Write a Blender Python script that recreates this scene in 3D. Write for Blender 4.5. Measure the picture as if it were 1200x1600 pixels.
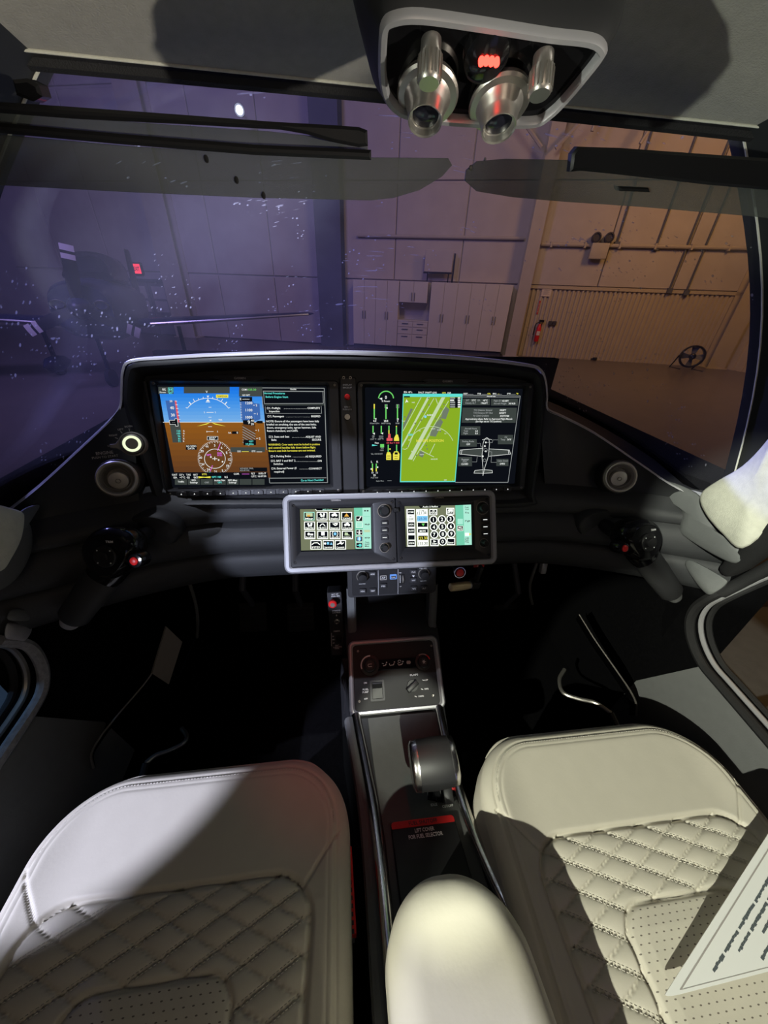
import bpy, bmesh, math, random
from mathutils import Vector, Matrix

random.seed(7)
for o in list(bpy.data.objects):
    bpy.data.objects.remove(o, do_unlink=True)
SC = bpy.context.scene
COL = SC.collection
H = 1.95                      # eye height above the hangar floor

# ------------------------------------------------------------------ camera
FPX = 540.0                   # focal length in pixels of the 1200 x 1600 frame
RX = Vector((0.99353442, -0.03035503, 0.10939801))    # world X in camera axes (right, down, forward)
RY = Vector((-0.10859241, -0.53520544, 0.83771286))   # world Y
RZ = Vector((0.03312161, -0.84417635, -0.53504135))   # world Z
cam = bpy.data.cameras.new('camera')
camo = bpy.data.objects.new('camera', cam)
COL.objects.link(camo)
SC.camera = camo
cam.sensor_fit = 'HORIZONTAL'
cam.sensor_width = 36.0
cam.lens = 36.0 * FPX / 1200.0
cam.clip_start = 0.02
cam.clip_end = 200
right = Vector((RX[0], RY[0], RZ[0])); down = Vector((RX[1], RY[1], RZ[1])); fwd = Vector((RX[2], RY[2], RZ[2]))
camo.matrix_world = Matrix(((right.x, -down.x, -fwd.x, 0), (right.y, -down.y, -fwd.y, 0), (right.z, -down.z, -fwd.z, H), (0, 0, 0, 1)))

# ------------------------------------------------------------------ world, exposure
SC.view_settings.view_transform = 'Standard'
SC.view_settings.look = 'None'
SC.view_settings.exposure = 0.0
SC.view_settings.gamma = 1.0
SC.view_settings.use_curve_mapping = False
world = bpy.data.worlds.new('night_hangar')
SC.world = world
world.use_nodes = True
bg = world.node_tree.nodes['Background']
bg.inputs[0].default_value = (0.55, 0.5, 0.62, 1)
bg.inputs[1].default_value = 0.012


def lamp(name, kind, loc, target, energy, col, size=0.05, spot=None, blend=0.15, sy=None):
    l = bpy.data.lights.new(name, kind)
    l.energy = energy
    l.color = col
    if kind == 'AREA':
        l.size = size
        if sy:
            l.shape = 'RECTANGLE'; l.size_y = sy
    else:
        l.shadow_soft_size = size
    if kind == 'SPOT':
        l.spot_size = math.radians(spot); l.spot_blend = blend
    o = bpy.data.objects.new(name, l)
    COL.objects.link(o)
    loc = Vector(loc); d = Vector(target) - loc
    o.location = loc + Vector((0, 0, H))
    o.rotation_euler = d.to_track_quat('-Z', 'Y').to_euler()
    return o


# hangar flood lamps on stands beside the aircraft, reaching in through the open doors
lamp('flood_lamp_white', 'SPOT', (-3.0, -2.05, 2.35), (0.45, 0.16, -0.58), 1050, (1.0, 1.0, 0.82), 0.02, 7.0, 0.05)
lamp('trim_fill_spot', 'SPOT', (-3.0, -2.05, 2.1), (0.655, 0.40, -0.30), 1500, (0.97, 1.0, 0.84), 0.02, 3.0, 0.05)  # extra spot added to brighten the right pillar trim
lamp('flood_lamp_console', 'SPOT', (-0.06, -1.5, 1.6), (0.105, 0.335, -0.73), 330, (0.97, 1.0, 0.84), 0.015, 3.9, 0.1)
lamp('flood_lamp_blue', 'SPOT', (-2.2, -0.9, 1.2), (-0.35, 0.24, -0.6), 620, (0.74, 0.76, 1.0), 0.02, 4.9, 0.05)
lamp('flood_lamp_rear', 'SPOT', (-1.8, -2.6, 0.5), (-0.05, 0.53, -0.41), 700, (0.72, 0.78, 1.0), 0.015, 6.0, 0.05)
lamp('cabin_fill', 'AREA', (0.09, -0.75, 0.30), (0.09, 0.5, -0.35), 0.75, (1.0, 0.80, 0.60), 0.25)  # added soft warm fill behind the eye, no real fitting
# low floor lamps either side, grazing the headliner
lamp('floor_lamp_right', 'SPOT', (2.3, -1.5, -0.55), (-0.08, 0.42, 0.17), 220, (1.0, 0.93, 0.80), 0.03, 5.0, 0.1)
lamp('floor_lamp_left', 'SPOT', (-2.2, -1.2, -0.55), (0.42, 0.40, 0.16), 160, (0.95, 1.0, 0.86), 0.03, 5.0, 0.1)
# hangar ceiling lamps
lamp('hangar_lamp_warm', 'AREA', (9.5, 7.5, 5.0), (11.5, 14.0, -1.0), 195, (1.0, 0.50, 0.15), 2.0)
lamp('hangar_lamp_purple', 'AREA', (-5.0, 5.0, 5.5), (-6.0, 16.0, 0.0), 420, (0.42, 0.33, 1.0), 2.5)
lamp('hangar_lamp_white', 'AREA', (3.0, 8.0, 5.5), (3.5, 16.0, -0.5), 105, (1.0, 0.74, 0.58), 2.0)
lamp('wing_fill_warm', 'SPOT', (1.9, 0.3, 1.6), (1.25, 0.45, -1.05), 60, (1.0, 0.55, 0.16), 0.1, 36, 0.6)  # added spot that turns the right wing root brown
lamp('wing_fill_blue', 'SPOT', (-1.75, 0.3, 1.6), (-1.1, 0.45, -1.05), 170, (0.28, 0.55, 1.0), 0.1, 36, 0.6)  # added spot that tints the left wing root blue
lamp('rim_fill_spot', 'SPOT', (-0.9, 1.15, 3.4), (-0.16, 0.70, -0.10), 620, (0.85, 0.90, 1.0), 0.03, 8.5, 0.7)  # added spot to brighten the dash rim and the glass above it
lamp('haze_fill_spot', 'SPOT', (-5.5, 7.0, 3.0), (-0.20, 0.83, 0.04), 5200, (0.33, 0.34, 1.0), 0.2, 7.2, 0.9)  # added violet spot that lights up the windscreen haze

# ------------------------------------------------------------------ geometry helpers (metres, eye at the origin)


def ray(px, py):
    d = Vector(((px - 600) / FPX, (py - 800) / FPX, 1.0))
    return Vector((RX.dot(d), RY.dot(d), RZ.dot(d)))


def PY(px, py, y):
    r = ray(px, py); return r * (y / r.y)


def PZ(px, py, z):
    r = ray(px, py); return r * (z / r.z)


def PX(px, py, x):
    r = ray(px, py); return r * (x / r.x)


class Fr:
    def __init__(s, O, U, V):
        s.O = Vector(O); s.U = Vector(U).normalized(); V = Vector(V)
        s.V = (V - s.U * V.dot(s.U)).normalized(); s.N = s.U.cross(s.V)

    def p(s, u, v, w=0.0):
        return s.O + s.U * u + s.V * v + s.N * w

    def uv(s, px, py, w=0.0):
        r = ray(px, py)
        q = r * ((s.O + s.N * w).dot(s.N) / r.dot(s.N)) - s.O
        return q.dot(s.U), q.dot(s.V)

    def px(s, px, py, w=0.0):
        u, v = s.uv(px, py, w); return s.p(u, v, w)

    def at(s, u, v, w=0.0, rot=0.0):
        c, n = math.cos(rot), math.sin(rot)
        return Fr(s.p(u, v, w), s.U * c + s.V * n, s.V * c - s.U * n)


def facing(O, N, up=(0, 0, 1)):
    N = Vector(N).normalized(); U = Vector(up).cross(N).normalized()
    return Fr(O, U, N.cross(U))


_boxcache = {}


class MB:
    def __init__(s):
        s.v = []; s.f = []

    def add(s, vs, fs):
        b = len(s.v); s.v += [Vector(p) for p in vs]; s.f += [tuple(i + b for i in f) for f in fs]; return s

    def box(s, F, u0, u1, v0, v1, w0, w1, bev=0.0, seg=2):
        """box in frame F, optionally with rounded edges"""
        if bev <= 0:
            vs = [F.p(u, v, w) for w in (w0, w1) for v in (v0, v1) for u in (u0, u1)]
            return s.add(vs, [(0, 2, 3, 1), (4, 5, 7, 6), (0, 1, 5, 4), (2, 6, 7, 3), (0, 4, 6, 2), (1, 3, 7, 5)])
        k = (round(u1 - u0, 5), round(v1 - v0, 5), round(w1 - w0, 5), bev, seg)
        if k not in _boxcache:
            bm = bmesh.new(); bmesh.ops.create_cube(bm, size=1.0)
            for q in bm.verts:
                q.co = Vector((q.co.x * k[0], q.co.y * k[1], q.co.z * k[2]))
            bmesh.ops.bevel(bm, geom=list(bm.edges), offset=min(bev, min(k[:3]) * 0.49), segments=seg, profile=0.5, affect='EDGES')
            bm.verts.index_update()
            _boxcache[k] = ([q.co.copy() for q in bm.verts], [tuple(x.index for x in f.verts) for f in bm.faces]); bm.free()
        vs, fs = _boxcache[k]
        cu, cv, cw = (u0 + u1) / 2, (v0 + v1) / 2, (w0 + w1) / 2
        return s.add([F.p(cu + a.x, cv + a.y, cw + a.z) for a in vs], fs)

    def loft(s, loops, closed=True, cap0=False, cap1=False):
        n = len(loops[0]); vs = [p for l in loops for p in l]; fs = []
        for i in range(len(loops) - 1):
            for j in range(n if closed else n - 1):
                k = (j + 1) % n
                fs.append((i * n + j, i * n + k, (i + 1) * n + k, (i + 1) * n + j))
        if cap0: fs.append(tuple(range(n))[::-1])
        if cap1: fs.append(tuple(range((len(loops) - 1) * n, len(loops) * n)))
        return s.add(vs, fs)

    def plate(s, F, pts, w0, w1, ch=0.0):
        """outline pts (u,v) extruded from w0 to w1 with a chamfer on the front edge"""
        L = [[F.p(u, v, w0) for u, v in pts], [F.p(u, v, w1 - ch) for u, v in pts]]
        if ch > 0:
            L.append([F.p(u, v, w1) for u, v in inset(pts, ch)])
        return s.loft(L, True, True, True)

    def ring(s, F, prof, seg=0):
        """prof: list of (outline, w)"""
        return s.loft([[F.p(u, v, w) for u, v in pts] for pts, w in prof], True)

    def tube(s, path, r, n=8, closed=False, flat=None):
        path = [Vector(p) for p in path]; m = len(path)
        rs = r if isinstance(r, (list, tuple)) else [r] * m
        loops = []; up = None
        for i, p in enumerate(path):
            a = path[(i - 1) % m] if (closed or i > 0) else p
            b = path[(i + 1) % m] if (closed or i < m - 1) else p
            t = (b - a).normalized()
            if up is None:
                up = Vector((0, 0, 1)) if abs(t.z) < 0.9 else Vector((1, 0, 0))
            up = (up - t * up.dot(t)).normalized(); sd = t.cross(up)
            fl = flat or 1.0
            loops.append([p + (sd * math.cos(q) + up * math.sin(q) * fl) * rs[i] for q in [2 * math.pi * k / n for k in range(n)]])
        if closed:
            loops.append(loops[0])
        return s.loft(loops, True, not closed, not closed)

    def lathe(s, F, prof, n=28, su=1.0, sv=1.0, c=(0, 0)):
        loops = [[F.p(c[0] + su * r * math.cos(q), c[1] + sv * r * math.sin(q), h) for q in [2 * math.pi * k / n for k in range(n)]] for r, h in prof]
        return s.loft(loops, True, True, True)

    def quad(s, a, b, c, d):
        return s.add([a, b, c, d], [(0, 1, 2, 3)])

    def grid(s, rows):
        return s.loft(rows, False)


def rrect(u0, v0, u1, v1, r, n=5):
    out = []
    rr = r if isinstance(r, (list, tuple)) else [r] * 4
    for (cx, cy, a0), q in zip([(u1, v0, -90), (u1, v1, 0), (u0, v1, 90), (u0, v0, 180)], rr):
        sx = -1 if cx == u1 else 1; sy = 1 if cy == v0 else -1
        for i in range(n + 1):
            a = math.radians(a0 + 90 * i / n)
            out.append((cx + sx * q + q * math.cos(a), cy + sy * q + q * math.sin(a)))
    return out


def inset(pts, d):
    n = len(pts); out = []
    for i in range(n):
        a = Vector(pts[i - 1]); b = Vector(pts[i]); c = Vector(pts[(i + 1) % n])
        e1 = (b - a); e2 = (c - b)
        if e1.length < 1e-9: e1 = e2
        if e2.length < 1e-9: e2 = e1
        e1.normalize(); e2.normalize()
        n1 = Vector((-e1.y, e1.x)); n2 = Vector((-e2.y, e2.x)); m = (n1 + n2)
        if m.length < 1e-6: m = n1
        m.normalize()
        out.append(tuple(b + m * d / max(0.35, m.dot(n1))))
    return out


def cr(pts, n=6, closed=False):
    """Catmull-Rom through the points"""
    P = [Vector(p) for p in pts]; m = len(P); out = []
    for i in range(m if closed else m - 1):
        if closed:
            a, b, c, d = P[(i - 1) % m], P[i], P[(i + 1) % m], P[(i + 2) % m]
        else:
            b, c = P[i], P[i + 1]
            a = P[i - 1] if i > 0 else b * 2 - c
            d = P[i + 2] if i + 2 < m else c * 2 - b
        for k in range(n):
            t = k / n
            out.append(0.5 * ((2 * b) + (c - a) * t + (2 * a - 5 * b + 4 * c - d) * t * t + (3 * b - a - 3 * c + d) * t ** 3))
    if not closed:
        out.append(P[-1])
    return out


BASE = {}


def obj(name, mb, mat, parent=None, smooth=40, kind=None, label=None, cat=None, group=None, base=None, normals=None):
    vs = mb.v
    if parent is not None:
        b = BASE[parent.name]
    else:
        if base is None:
            xs = [p.x for p in vs]; ys = [p.y for p in vs]; zs = [p.z for p in vs]
            base = Vector(((min(xs) + max(xs)) / 2, (min(ys) + max(ys)) / 2, min(zs)))
        b = Vector(base)
    me = bpy.data.meshes.new(name)
    me.from_pydata([p - b for p in vs], [], mb.f)
    bm = bmesh.new(); bm.from_mesh(me)
    if normals is None:
        bmesh.ops.remove_doubles(bm, verts=bm.verts, dist=1e-6)
        bmesh.ops.recalc_face_normals(bm, faces=bm.faces)
    bm.to_mesh(me); bm.free()
    me.materials.append(M(mat))
    if smooth:
        me.polygons.foreach_set('use_smooth', [True] * len(me.polygons))
        if normals is None:
            me.set_sharp_from_angle(angle=math.radians(smooth))
        else:
            me.normals_split_custom_set_from_vertices(normals)
    me.update()
    o = bpy.data.objects.new(name, me)
    COL.objects.link(o)
    BASE[o.name] = b
    if parent is not None:
        o.parent = parent
    else:
        o.location = b + Vector((0, 0, H))
    tag(o, label, cat, group, kind)
    return o


def tag(o, label=None, cat=None, group=None, kind=None):
    if label: o['label'] = label
    if cat: o['category'] = cat
    if group: o['group'] = group
    if kind: o['kind'] = kind
    return o


def thing(name, label, cat, base, group=None, kind=None):
    o = bpy.data.objects.new(name, None)
    o.empty_display_size = 0.02
    COL.objects.link(o)
    o.location = Vector(base) + Vector((0, 0, H))
    BASE[o.name] = Vector(base)
    return tag(o, label, cat, group, kind)


def copies(o, parent, offs):
    """the same mesh again, as further parts of the same thing"""
    for d in offs:
        c = o.copy(); COL.objects.link(c); c.parent = parent; c.location = o.location + Vector(d)
        BASE[c.name] = BASE[o.name] + Vector(d)
        for ch in [x for x in bpy.data.objects if x.parent == o]:
            e = ch.copy(); COL.objects.link(e); e.parent = c


# ------------------------------------------------------------------ materials
MATS = {}


def srgb(r, g, b):
    f = lambda c: (c / 255 / 12.92) if c / 255 <= 0.04045 else ((c / 255 + 0.055) / 1.055) ** 2.4
    return (f(r), f(g), f(b), 1)


SPEC = {
    # name: (colour, roughness, metallic, bump scale, bump strength, colour variation)
    'leather': ((0.62, 0.59, 0.50), 0.55, 0, 260, 0.06, 0.05),
    'leather_side': ((0.60, 0.57, 0.49), 0.55, 0, 260, 0.06, 0.05),
    'stitch': ((0.55, 0.53, 0.46), 0.7, 0, 0, 0, 0),
    'vinyl': ((0.026, 0.027, 0.029), 0.62, 0, 420, 0.12, 0.1),
    'console_top': ((0.085, 0.088, 0.085), 0.6, 0, 420, 0.12, 0.1),
    'vinyl_smooth': ((0.020, 0.021, 0.023), 0.5, 0, 300, 0.03, 0),
    'vinyl_grey': ((0.12, 0.125, 0.125), 0.6, 0, 380, 0.10, 0.1),
    'black': ((0.012, 0.012, 0.013), 0.45, 0, 0, 0, 0),
    'panel_black': ((0.007, 0.007, 0.008), 0.6, 0, 0, 0, 0),
    'black_gloss': ((0.008, 0.008, 0.009), 0.12, 0, 0, 0, 0),
    'bezel': ((0.018, 0.018, 0.020), 0.42, 0, 300, 0.02, 0),
    'key': ((0.03, 0.03, 0.033), 0.5, 0, 0, 0, 0),
    'silver': ((0.42, 0.42, 0.44), 0.36, 0.35, 500, 0.01, 0.03),
    'chrome': ((0.72, 0.71, 0.70), 0.22, 1, 0, 0, 0),
    'satin': ((0.55, 0.53, 0.49), 0.36, 0.9, 0, 0, 0),
    'vent_metal': ((0.46, 0.43, 0.38), 0.42, 0.25, 0, 0, 0),
    'vent_dark': ((0.20, 0.185, 0.165), 0.45, 0.25, 0, 0, 0),
    'steel': ((0.35, 0.33, 0.30), 0.4, 0.8, 0, 0, 0),
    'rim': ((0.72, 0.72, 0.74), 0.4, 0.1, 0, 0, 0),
    'headliner': ((0.40, 0.39, 0.35), 0.95, 0, 700, 0.25, 0.14),
    'suede': ((0.66, 0.66, 0.56), 0.95, 0, 600, 0.25, 0.16),
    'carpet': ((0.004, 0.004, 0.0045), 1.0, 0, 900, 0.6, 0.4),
    'rubber': ((0.015, 0.015, 0.016), 0.75, 0, 800, 0.4, 0.2),
    'seal_weave': ((0.30, 0.30, 0.31), 0.6, 0.2, 900, 0.7, 0.5),
    'white_print': ((0.75, 0.75, 0.75), 0.6, 0, 0, 0, 0),
    'grey_print': ((0.40, 0.38, 0.36), 0.6, 0, 0, 0, 0),
    'red_paint': ((0.75, 0.02, 0.02), 0.35, 0, 0, 0, 0),
    'red_print': ((0.55, 0.02, 0.02), 0.5, 0, 0, 0, 0),
    'dark_print': ((0.02, 0.02, 0.025), 0.6, 0, 0, 0, 0),
    'card': ((0.86, 0.88, 0.86), 0.5, 0, 0, 0, 0),
    'card_ink': ((0.10, 0.12, 0.13), 0.6, 0, 0, 0, 0),
    'tan_pad': ((0.16, 0.14, 0.12), 0.8, 0, 60, 0.2, 0.5),
    'brass': ((0.72, 0.58, 0.34), 0.4, 0.5, 0, 0, 0),
    'hangar_floor': ((0.13, 0.11, 0.10), 0.30, 0, 1.3, 0.02, 0.25),
    'wing': ((0.07, 0.07, 0.072), 0.6, 0, 160, 0.25, 0.25),
    'wall_panel': ((0.50, 0.46, 0.42), 0.8, 0, 3, 0.10, 0.12),
    'wall_metal': ((0.50, 0.44, 0.33), 0.55, 0, 2, 0.02, 0.10),
    'beam': ((0.46, 0.42, 0.36), 0.6, 0, 0, 0, 0.1),
    'beam_dark': ((0.10, 0.11, 0.14), 0.6, 0, 0, 0, 0.1),
    'cabinet': ((0.62, 0.58, 0.50), 0.55, 0, 0, 0, 0.05),
    'cabinet_dark': ((0.05, 0.05, 0.06), 0.6, 0, 0, 0, 0),
    'plane_paint': ((0.012, 0.014, 0.05), 0.3, 0, 0, 0, 0),
    'plane_white': ((0.7, 0.66, 0.6), 0.5, 0, 0, 0, 0),
    'door_paint': ((0.18, 0.17, 0.19), 0.6, 0, 0, 0, 0.1),
    'sign_white': ((0.7, 0.62, 0.5), 0.6, 0, 0, 0, 0),
    'dark_glass': ((0.02, 0.02, 0.03), 0.1, 0, 0, 0, 0),
}
EMIT = {
    'e_glint': ((0.9, 0.92, 1.0), 12),
    'e_red_lamp': ((1.0, 0.03, 0.02), 9), 'e_exit': ((1.0, 0.05, 0.10), 1.2), 'e_ring': ((0.90, 1.0, 0.66), 1.05), 'e_ap': ((0.16, 0.36, 0.95), 0.9),
    'e_white': ((0.85, 0.88, 0.85), 1.0), 'e_grey': ((0.30, 0.32, 0.32), 1.0), 'e_dgrey': ((0.055, 0.065, 0.06), 1.0), 'e_black': ((0.004, 0.005, 0.008), 1.0),
    'e_sky': ((0.015, 0.19, 0.78), 1.0), 'e_sky2': ((0.07, 0.30, 0.80), 1.0), 'e_sky3': ((0.15, 0.40, 0.80), 1.0), 'e_ground': ((0.24, 0.085, 0.012), 1.0), 'e_ground2': ((0.14, 0.055, 0.015), 1.0),
    'e_tape': ((0.05, 0.14, 0.42), 1.0), 'e_cyan': ((0.12, 0.75, 0.68), 1.0), 'e_green': ((0.16, 0.68, 0.14), 1.0), 'e_yellow': ((0.85, 0.78, 0.08), 1.0),
    'e_magenta': ((0.75, 0.15, 0.75), 1.0), 'e_red': ((0.80, 0.10, 0.12), 1.0), 'e_map': ((0.25, 0.42, 0.018), 1.0), 'e_runway': ((0.55, 0.68, 0.42), 1.0),
    'e_apron': ((0.16, 0.20, 0.14), 1.0), 'e_olive': ((0.18, 0.20, 0.12), 1.0), 'e_mint': ((0.18, 0.62, 0.42), 1.0), 'e_mint2': ((0.42, 0.85, 0.68), 1.0),
    'e_bwhite': ((0.95, 1.0, 0.92), 1.3), 'e_orange': ((0.85, 0.45, 0.08), 1.0), 'e_lblue': ((0.25, 0.65, 0.95), 1.0), 'e_box': ((0.045, 0.055, 0.05), 1.0),
}


for _i in range(10):
    _f = _i / 9.0
    EMIT['e_skyband%d' % _i] = ((0.012 + 0.16 * _f ** 1.6, 0.18 + 0.24 * _f, 0.80), 1.0)
    EMIT['e_earth%d' % _i] = ((0.27 - 0.16 * _f, 0.095 - 0.052 * _f, 0.012 + 0.004 * _f), 1.0)


def M(name):
    if name in MATS:
        return MATS[name]
    m = bpy.data.materials.new(name); m.use_nodes = True
    nt = m.node_tree; N = nt.nodes; L = nt.links
    bs = N['Principled BSDF']
    MATS[name] = m
    if name in EMIT:
        c, s = EMIT[name]
        N.remove(bs)
        e = N.new('ShaderNodeEmission'); e.inputs[0].default_value = (*c, 1); e.inputs[1].default_value = s
        L.new(e.outputs[0], N['Material Output'].inputs[0])
        return m
    if name in ('windscreen', 'visor_acrylic'):
        special_glass(m, name)
        return m
    if name == 'leather_perf':
        col, ro, me_, bs_, bst, var = SPEC['leather']
    else:
        col, ro, me_, bs_, bst, var = SPEC[name]
    bs.inputs['Base Color'].default_value = (*col, 1)
    bs.inputs['Roughness'].default_value = ro
    bs.inputs['Metallic'].default_value = me_
    bs.inputs['Specular IOR Level'].default_value = 0.0 if name == 'carpet' else 0.4
    tc = N.new('ShaderNodeTexCoord')
    if var:
        nz = N.new('ShaderNodeTexNoise'); nz.inputs['Scale'].default_value = max(2.0, bs_ / 6 if bs_ else 4); nz.inputs['Detail'].default_value = 4
        L.new(tc.outputs['Object'], nz.inputs['Vector'])
        mx = N.new('ShaderNodeMix'); mx.data_type = 'RGBA'
        mx.inputs[6].default_value = (*[c * (1 - var) for c in col], 1); mx.inputs[7].default_value = (*[min(1, c * (1 + var)) for c in col], 1)
        L.new(nz.outputs['Fac'], mx.inputs[0]); L.new(mx.outputs[2], bs.inputs['Base Color'])
        base_out = mx.outputs[2]
    if name == 'leather_perf':
        # rows of punched holes, staggered
        sp = N.new('ShaderNodeSeparateXYZ'); L.new(tc.outputs['Object'], sp.inputs[0])

        def mth(op, a, b=None, c=None):
            q = N.new('ShaderNodeMath'); q.operation = op
            for i, x in enumerate((a, b, c)):
                if x is None: continue
                if isinstance(x, (int, float)): q.inputs[i].default_value = x
                else: L.new(x, q.inputs[i])
            return q.outputs[0]
        gx = mth('MULTIPLY', sp.outputs[0], 108.0); gy = mth('MULTIPLY', sp.outputs[1], 165.0)
        row = mth('FLOOR', gy)
        off = mth('MULTIPLY', mth('MODULO', mth('ABSOLUTE', row), 2.0), 0.5)
        fx = mth('SUBTRACT', mth('FRACT', mth('ADD', gx, off)), 0.5); fy = mth('MULTIPLY', mth('SUBTRACT', mth('FRACT', gy), 0.5), 1.5)
        dd = mth('SQRT', mth('ADD', mth('MULTIPLY', fx, fx), mth('MULTIPLY', fy, fy)))
        hole = mth('LESS_THAN', dd, 0.14)
        m2 = N.new('ShaderNodeMix'); m2.data_type = 'RGBA'; m2.inputs[7].default_value = (0.17, 0.15, 0.125, 1)
        L.new(base_out, m2.inputs[6]); L.new(hole, m2.inputs[0]); L.new(m2.outputs[2], bs.inputs['Base Color'])
    if bst:
        n2 = N.new('ShaderNodeTexNoise'); n2.inputs['Scale'].default_value = bs_; n2.inputs['Detail'].default_value = 3
        L.new(tc.outputs['Object'], n2.inputs['Vector'])
        bp = N.new('ShaderNodeBump'); bp.inputs['Strength'].default_value = bst; bp.inputs['Distance'].default_value = 0.002 if bs_ > 20 else 0.02
        L.new(n2.outputs['Fac'], bp.inputs['Height']); L.new(bp.outputs[0], bs.inputs['Normal'])
    return m


def special_glass(m, name):
    nt = m.node_tree; N = nt.nodes; L = nt.links
    N.remove(N['Principled BSDF'])
    out = N['Material Output']
    tr = N.new('ShaderNodeBsdfTransparent'); gl = N.new('ShaderNodeBsdfGlossy'); gl.inputs['Roughness'].default_value = 0.04
    lw = N.new('ShaderNodeLayerWeight'); lw.inputs['Blend'].default_value = 0.5
    pw_ = N.new('ShaderNodeMath'); pw_.operation = 'POWER'; pw_.inputs[1].default_value = 5.0; L.new(lw.outputs['Facing'], pw_.inputs[0])
    fr = N.new('ShaderNodeMath'); fr.operation = 'MULTIPLY_ADD'; fr.inputs[1].default_value = 0.45; fr.inputs[2].default_value = 0.02; L.new(pw_.outputs[0], fr.inputs[0])
    mx = N.new('ShaderNodeMixShader')
    tc = N.new('ShaderNodeTexCoord')
    if name == 'visor_acrylic':
        tr.inputs[0].default_value = (0.50, 0.53, 0.52, 1)
        L.new(fr.outputs[0], mx.inputs[0]); L.new(tr.outputs[0], mx.inputs[1]); L.new(gl.outputs[0], mx.inputs[2])
        df = N.new('ShaderNodeBsdfDiffuse'); df.inputs[0].default_value = (0.30, 0.32, 0.30, 1)
        m2 = N.new('ShaderNodeMixShader'); m2.inputs[0].default_value = 0.26
        L.new(mx.outputs[0], m2.inputs[1]); L.new(df.outputs[0], m2.inputs[2]); L.new(m2.outputs[0], out.inputs[0])
        return
    tr.inputs[0].default_value = (0.93, 0.93, 0.95, 1)
    L.new(fr.outputs[0], mx.inputs[0]); L.new(tr.outputs[0], mx.inputs[1]); L.new(gl.outputs[0], mx.inputs[2])
    # dust film with smears, specks and fine scratches
    df = N.new('ShaderNodeBsdfTranslucent'); df.inputs[0].default_value = (0.8, 0.8, 0.8, 1)
    d2 = N.new('ShaderNodeBsdfDiffuse'); d2.inputs[0].default_value = (0.8, 0.8, 0.8, 1)
    dm = N.new('ShaderNodeMixShader'); dm.inputs[0].default_value = 0.4
    L.new(df.outputs[0], dm.inputs[1]); L.new(d2.outputs[0], dm.inputs[2])
    n1 = N.new('ShaderNodeTexNoise'); n1.inputs['Scale'].default_value = 3.5; n1.inputs['Detail'].default_value = 5
    L.new(tc.outputs['Object'], n1.inputs['Vector'])
    r1 = N.new('ShaderNodeMapRange'); r1.inputs[1].default_value = 0.35; r1.inputs[2].default_value = 0.75; r1.inputs[3].default_value = 0.015; r1.inputs[4].default_value = 0.07
    L.new(n1.outputs['Fac'], r1.inputs[0])
    vo = N.new('ShaderNodeTexVoronoi'); vo.inputs['Scale'].default_value = 60
    mp = N.new('ShaderNodeMapping'); mp.inputs['Rotation'].default_value = (0.3, 0.5, 0.8); mp.inputs['Scale'].default_value = (1.0, 1.0, 0.35)
    L.new(tc.outputs['Object'], mp.inputs[0]); L.new(mp.outputs[0], vo.inputs['Vector'])
    r2 = N.new('ShaderNodeMapRange'); r2.inputs[1].default_value = 0.07; r2.inputs[2].default_value = 0.12; r2.inputs[3].default_value = 0.6; r2.inputs[4].default_value = 0.0
    L.new(vo.outputs['Distance'], r2.inputs[0])
    n3 = N.new('ShaderNodeTexNoise'); n3.inputs['Scale'].default_value = 9
    L.new(tc.outputs['Object'], n3.inputs['Vector'])
    g3 = N.new('ShaderNodeMath'); g3.operation = 'GREATER_THAN'; g3.inputs[1].default_value = 0.55
    L.new(n3.outputs['Fac'], g3.inputs[0])
    m3 = N.new('ShaderNodeMath'); m3.operation = 'MULTIPLY'; L.new(r2.outputs[0], m3.inputs[0]); L.new(g3.outputs[0], m3.inputs[1])
    mp2 = N.new('ShaderNodeMapping'); mp2.inputs['Rotation'].default_value = (0.2, 0.6, 0.5); mp2.inputs['Scale'].default_value = (10, 150, 150)
    L.new(tc.outputs['Object'], mp2.inputs[0])
    n4 = N.new('ShaderNodeTexNoise'); n4.inputs['Scale'].default_value = 1.0; n4.inputs['Detail'].default_value = 1.0
    L.new(mp2.outputs[0], n4.inputs['Vector'])
    r4 = N.new('ShaderNodeMapRange'); r4.inputs[1].default_value = 0.70; r4.inputs[2].default_value = 0.76; r4.inputs[3].default_value = 0.0; r4.inputs[4].default_value = 0.4
    L.new(n4.outputs['Fac'], r4.inputs[0])
    m4 = N.new('ShaderNodeMath'); m4.operation = 'MULTIPLY'; L.new(r4.outputs[0], m4.inputs[0]); L.new(g3.outputs[0], m4.inputs[1])
    a0 = N.new('ShaderNodeMath'); a0.operation = 'ADD'; L.new(r1.outputs[0], a0.inputs[0]); L.new(m4.outputs[0], a0.inputs[1])
    ad = N.new('ShaderNodeMath'); ad.operation = 'ADD'; L.new(a0.outputs[0], ad.inputs[0]); L.new(m3.outputs[0], ad.inputs[1])
    m2 = N.new('ShaderNodeMixShader'); L.new(ad.outputs[0], m2.inputs[0]); L.new(mx.outputs[0], m2.inputs[1]); L.new(dm.outputs[0], m2.inputs[2])
    L.new(m2.outputs[0], out.inputs[0])


# ------------------------------------------------------------------ lettering and flat print
_txt = {}


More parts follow.
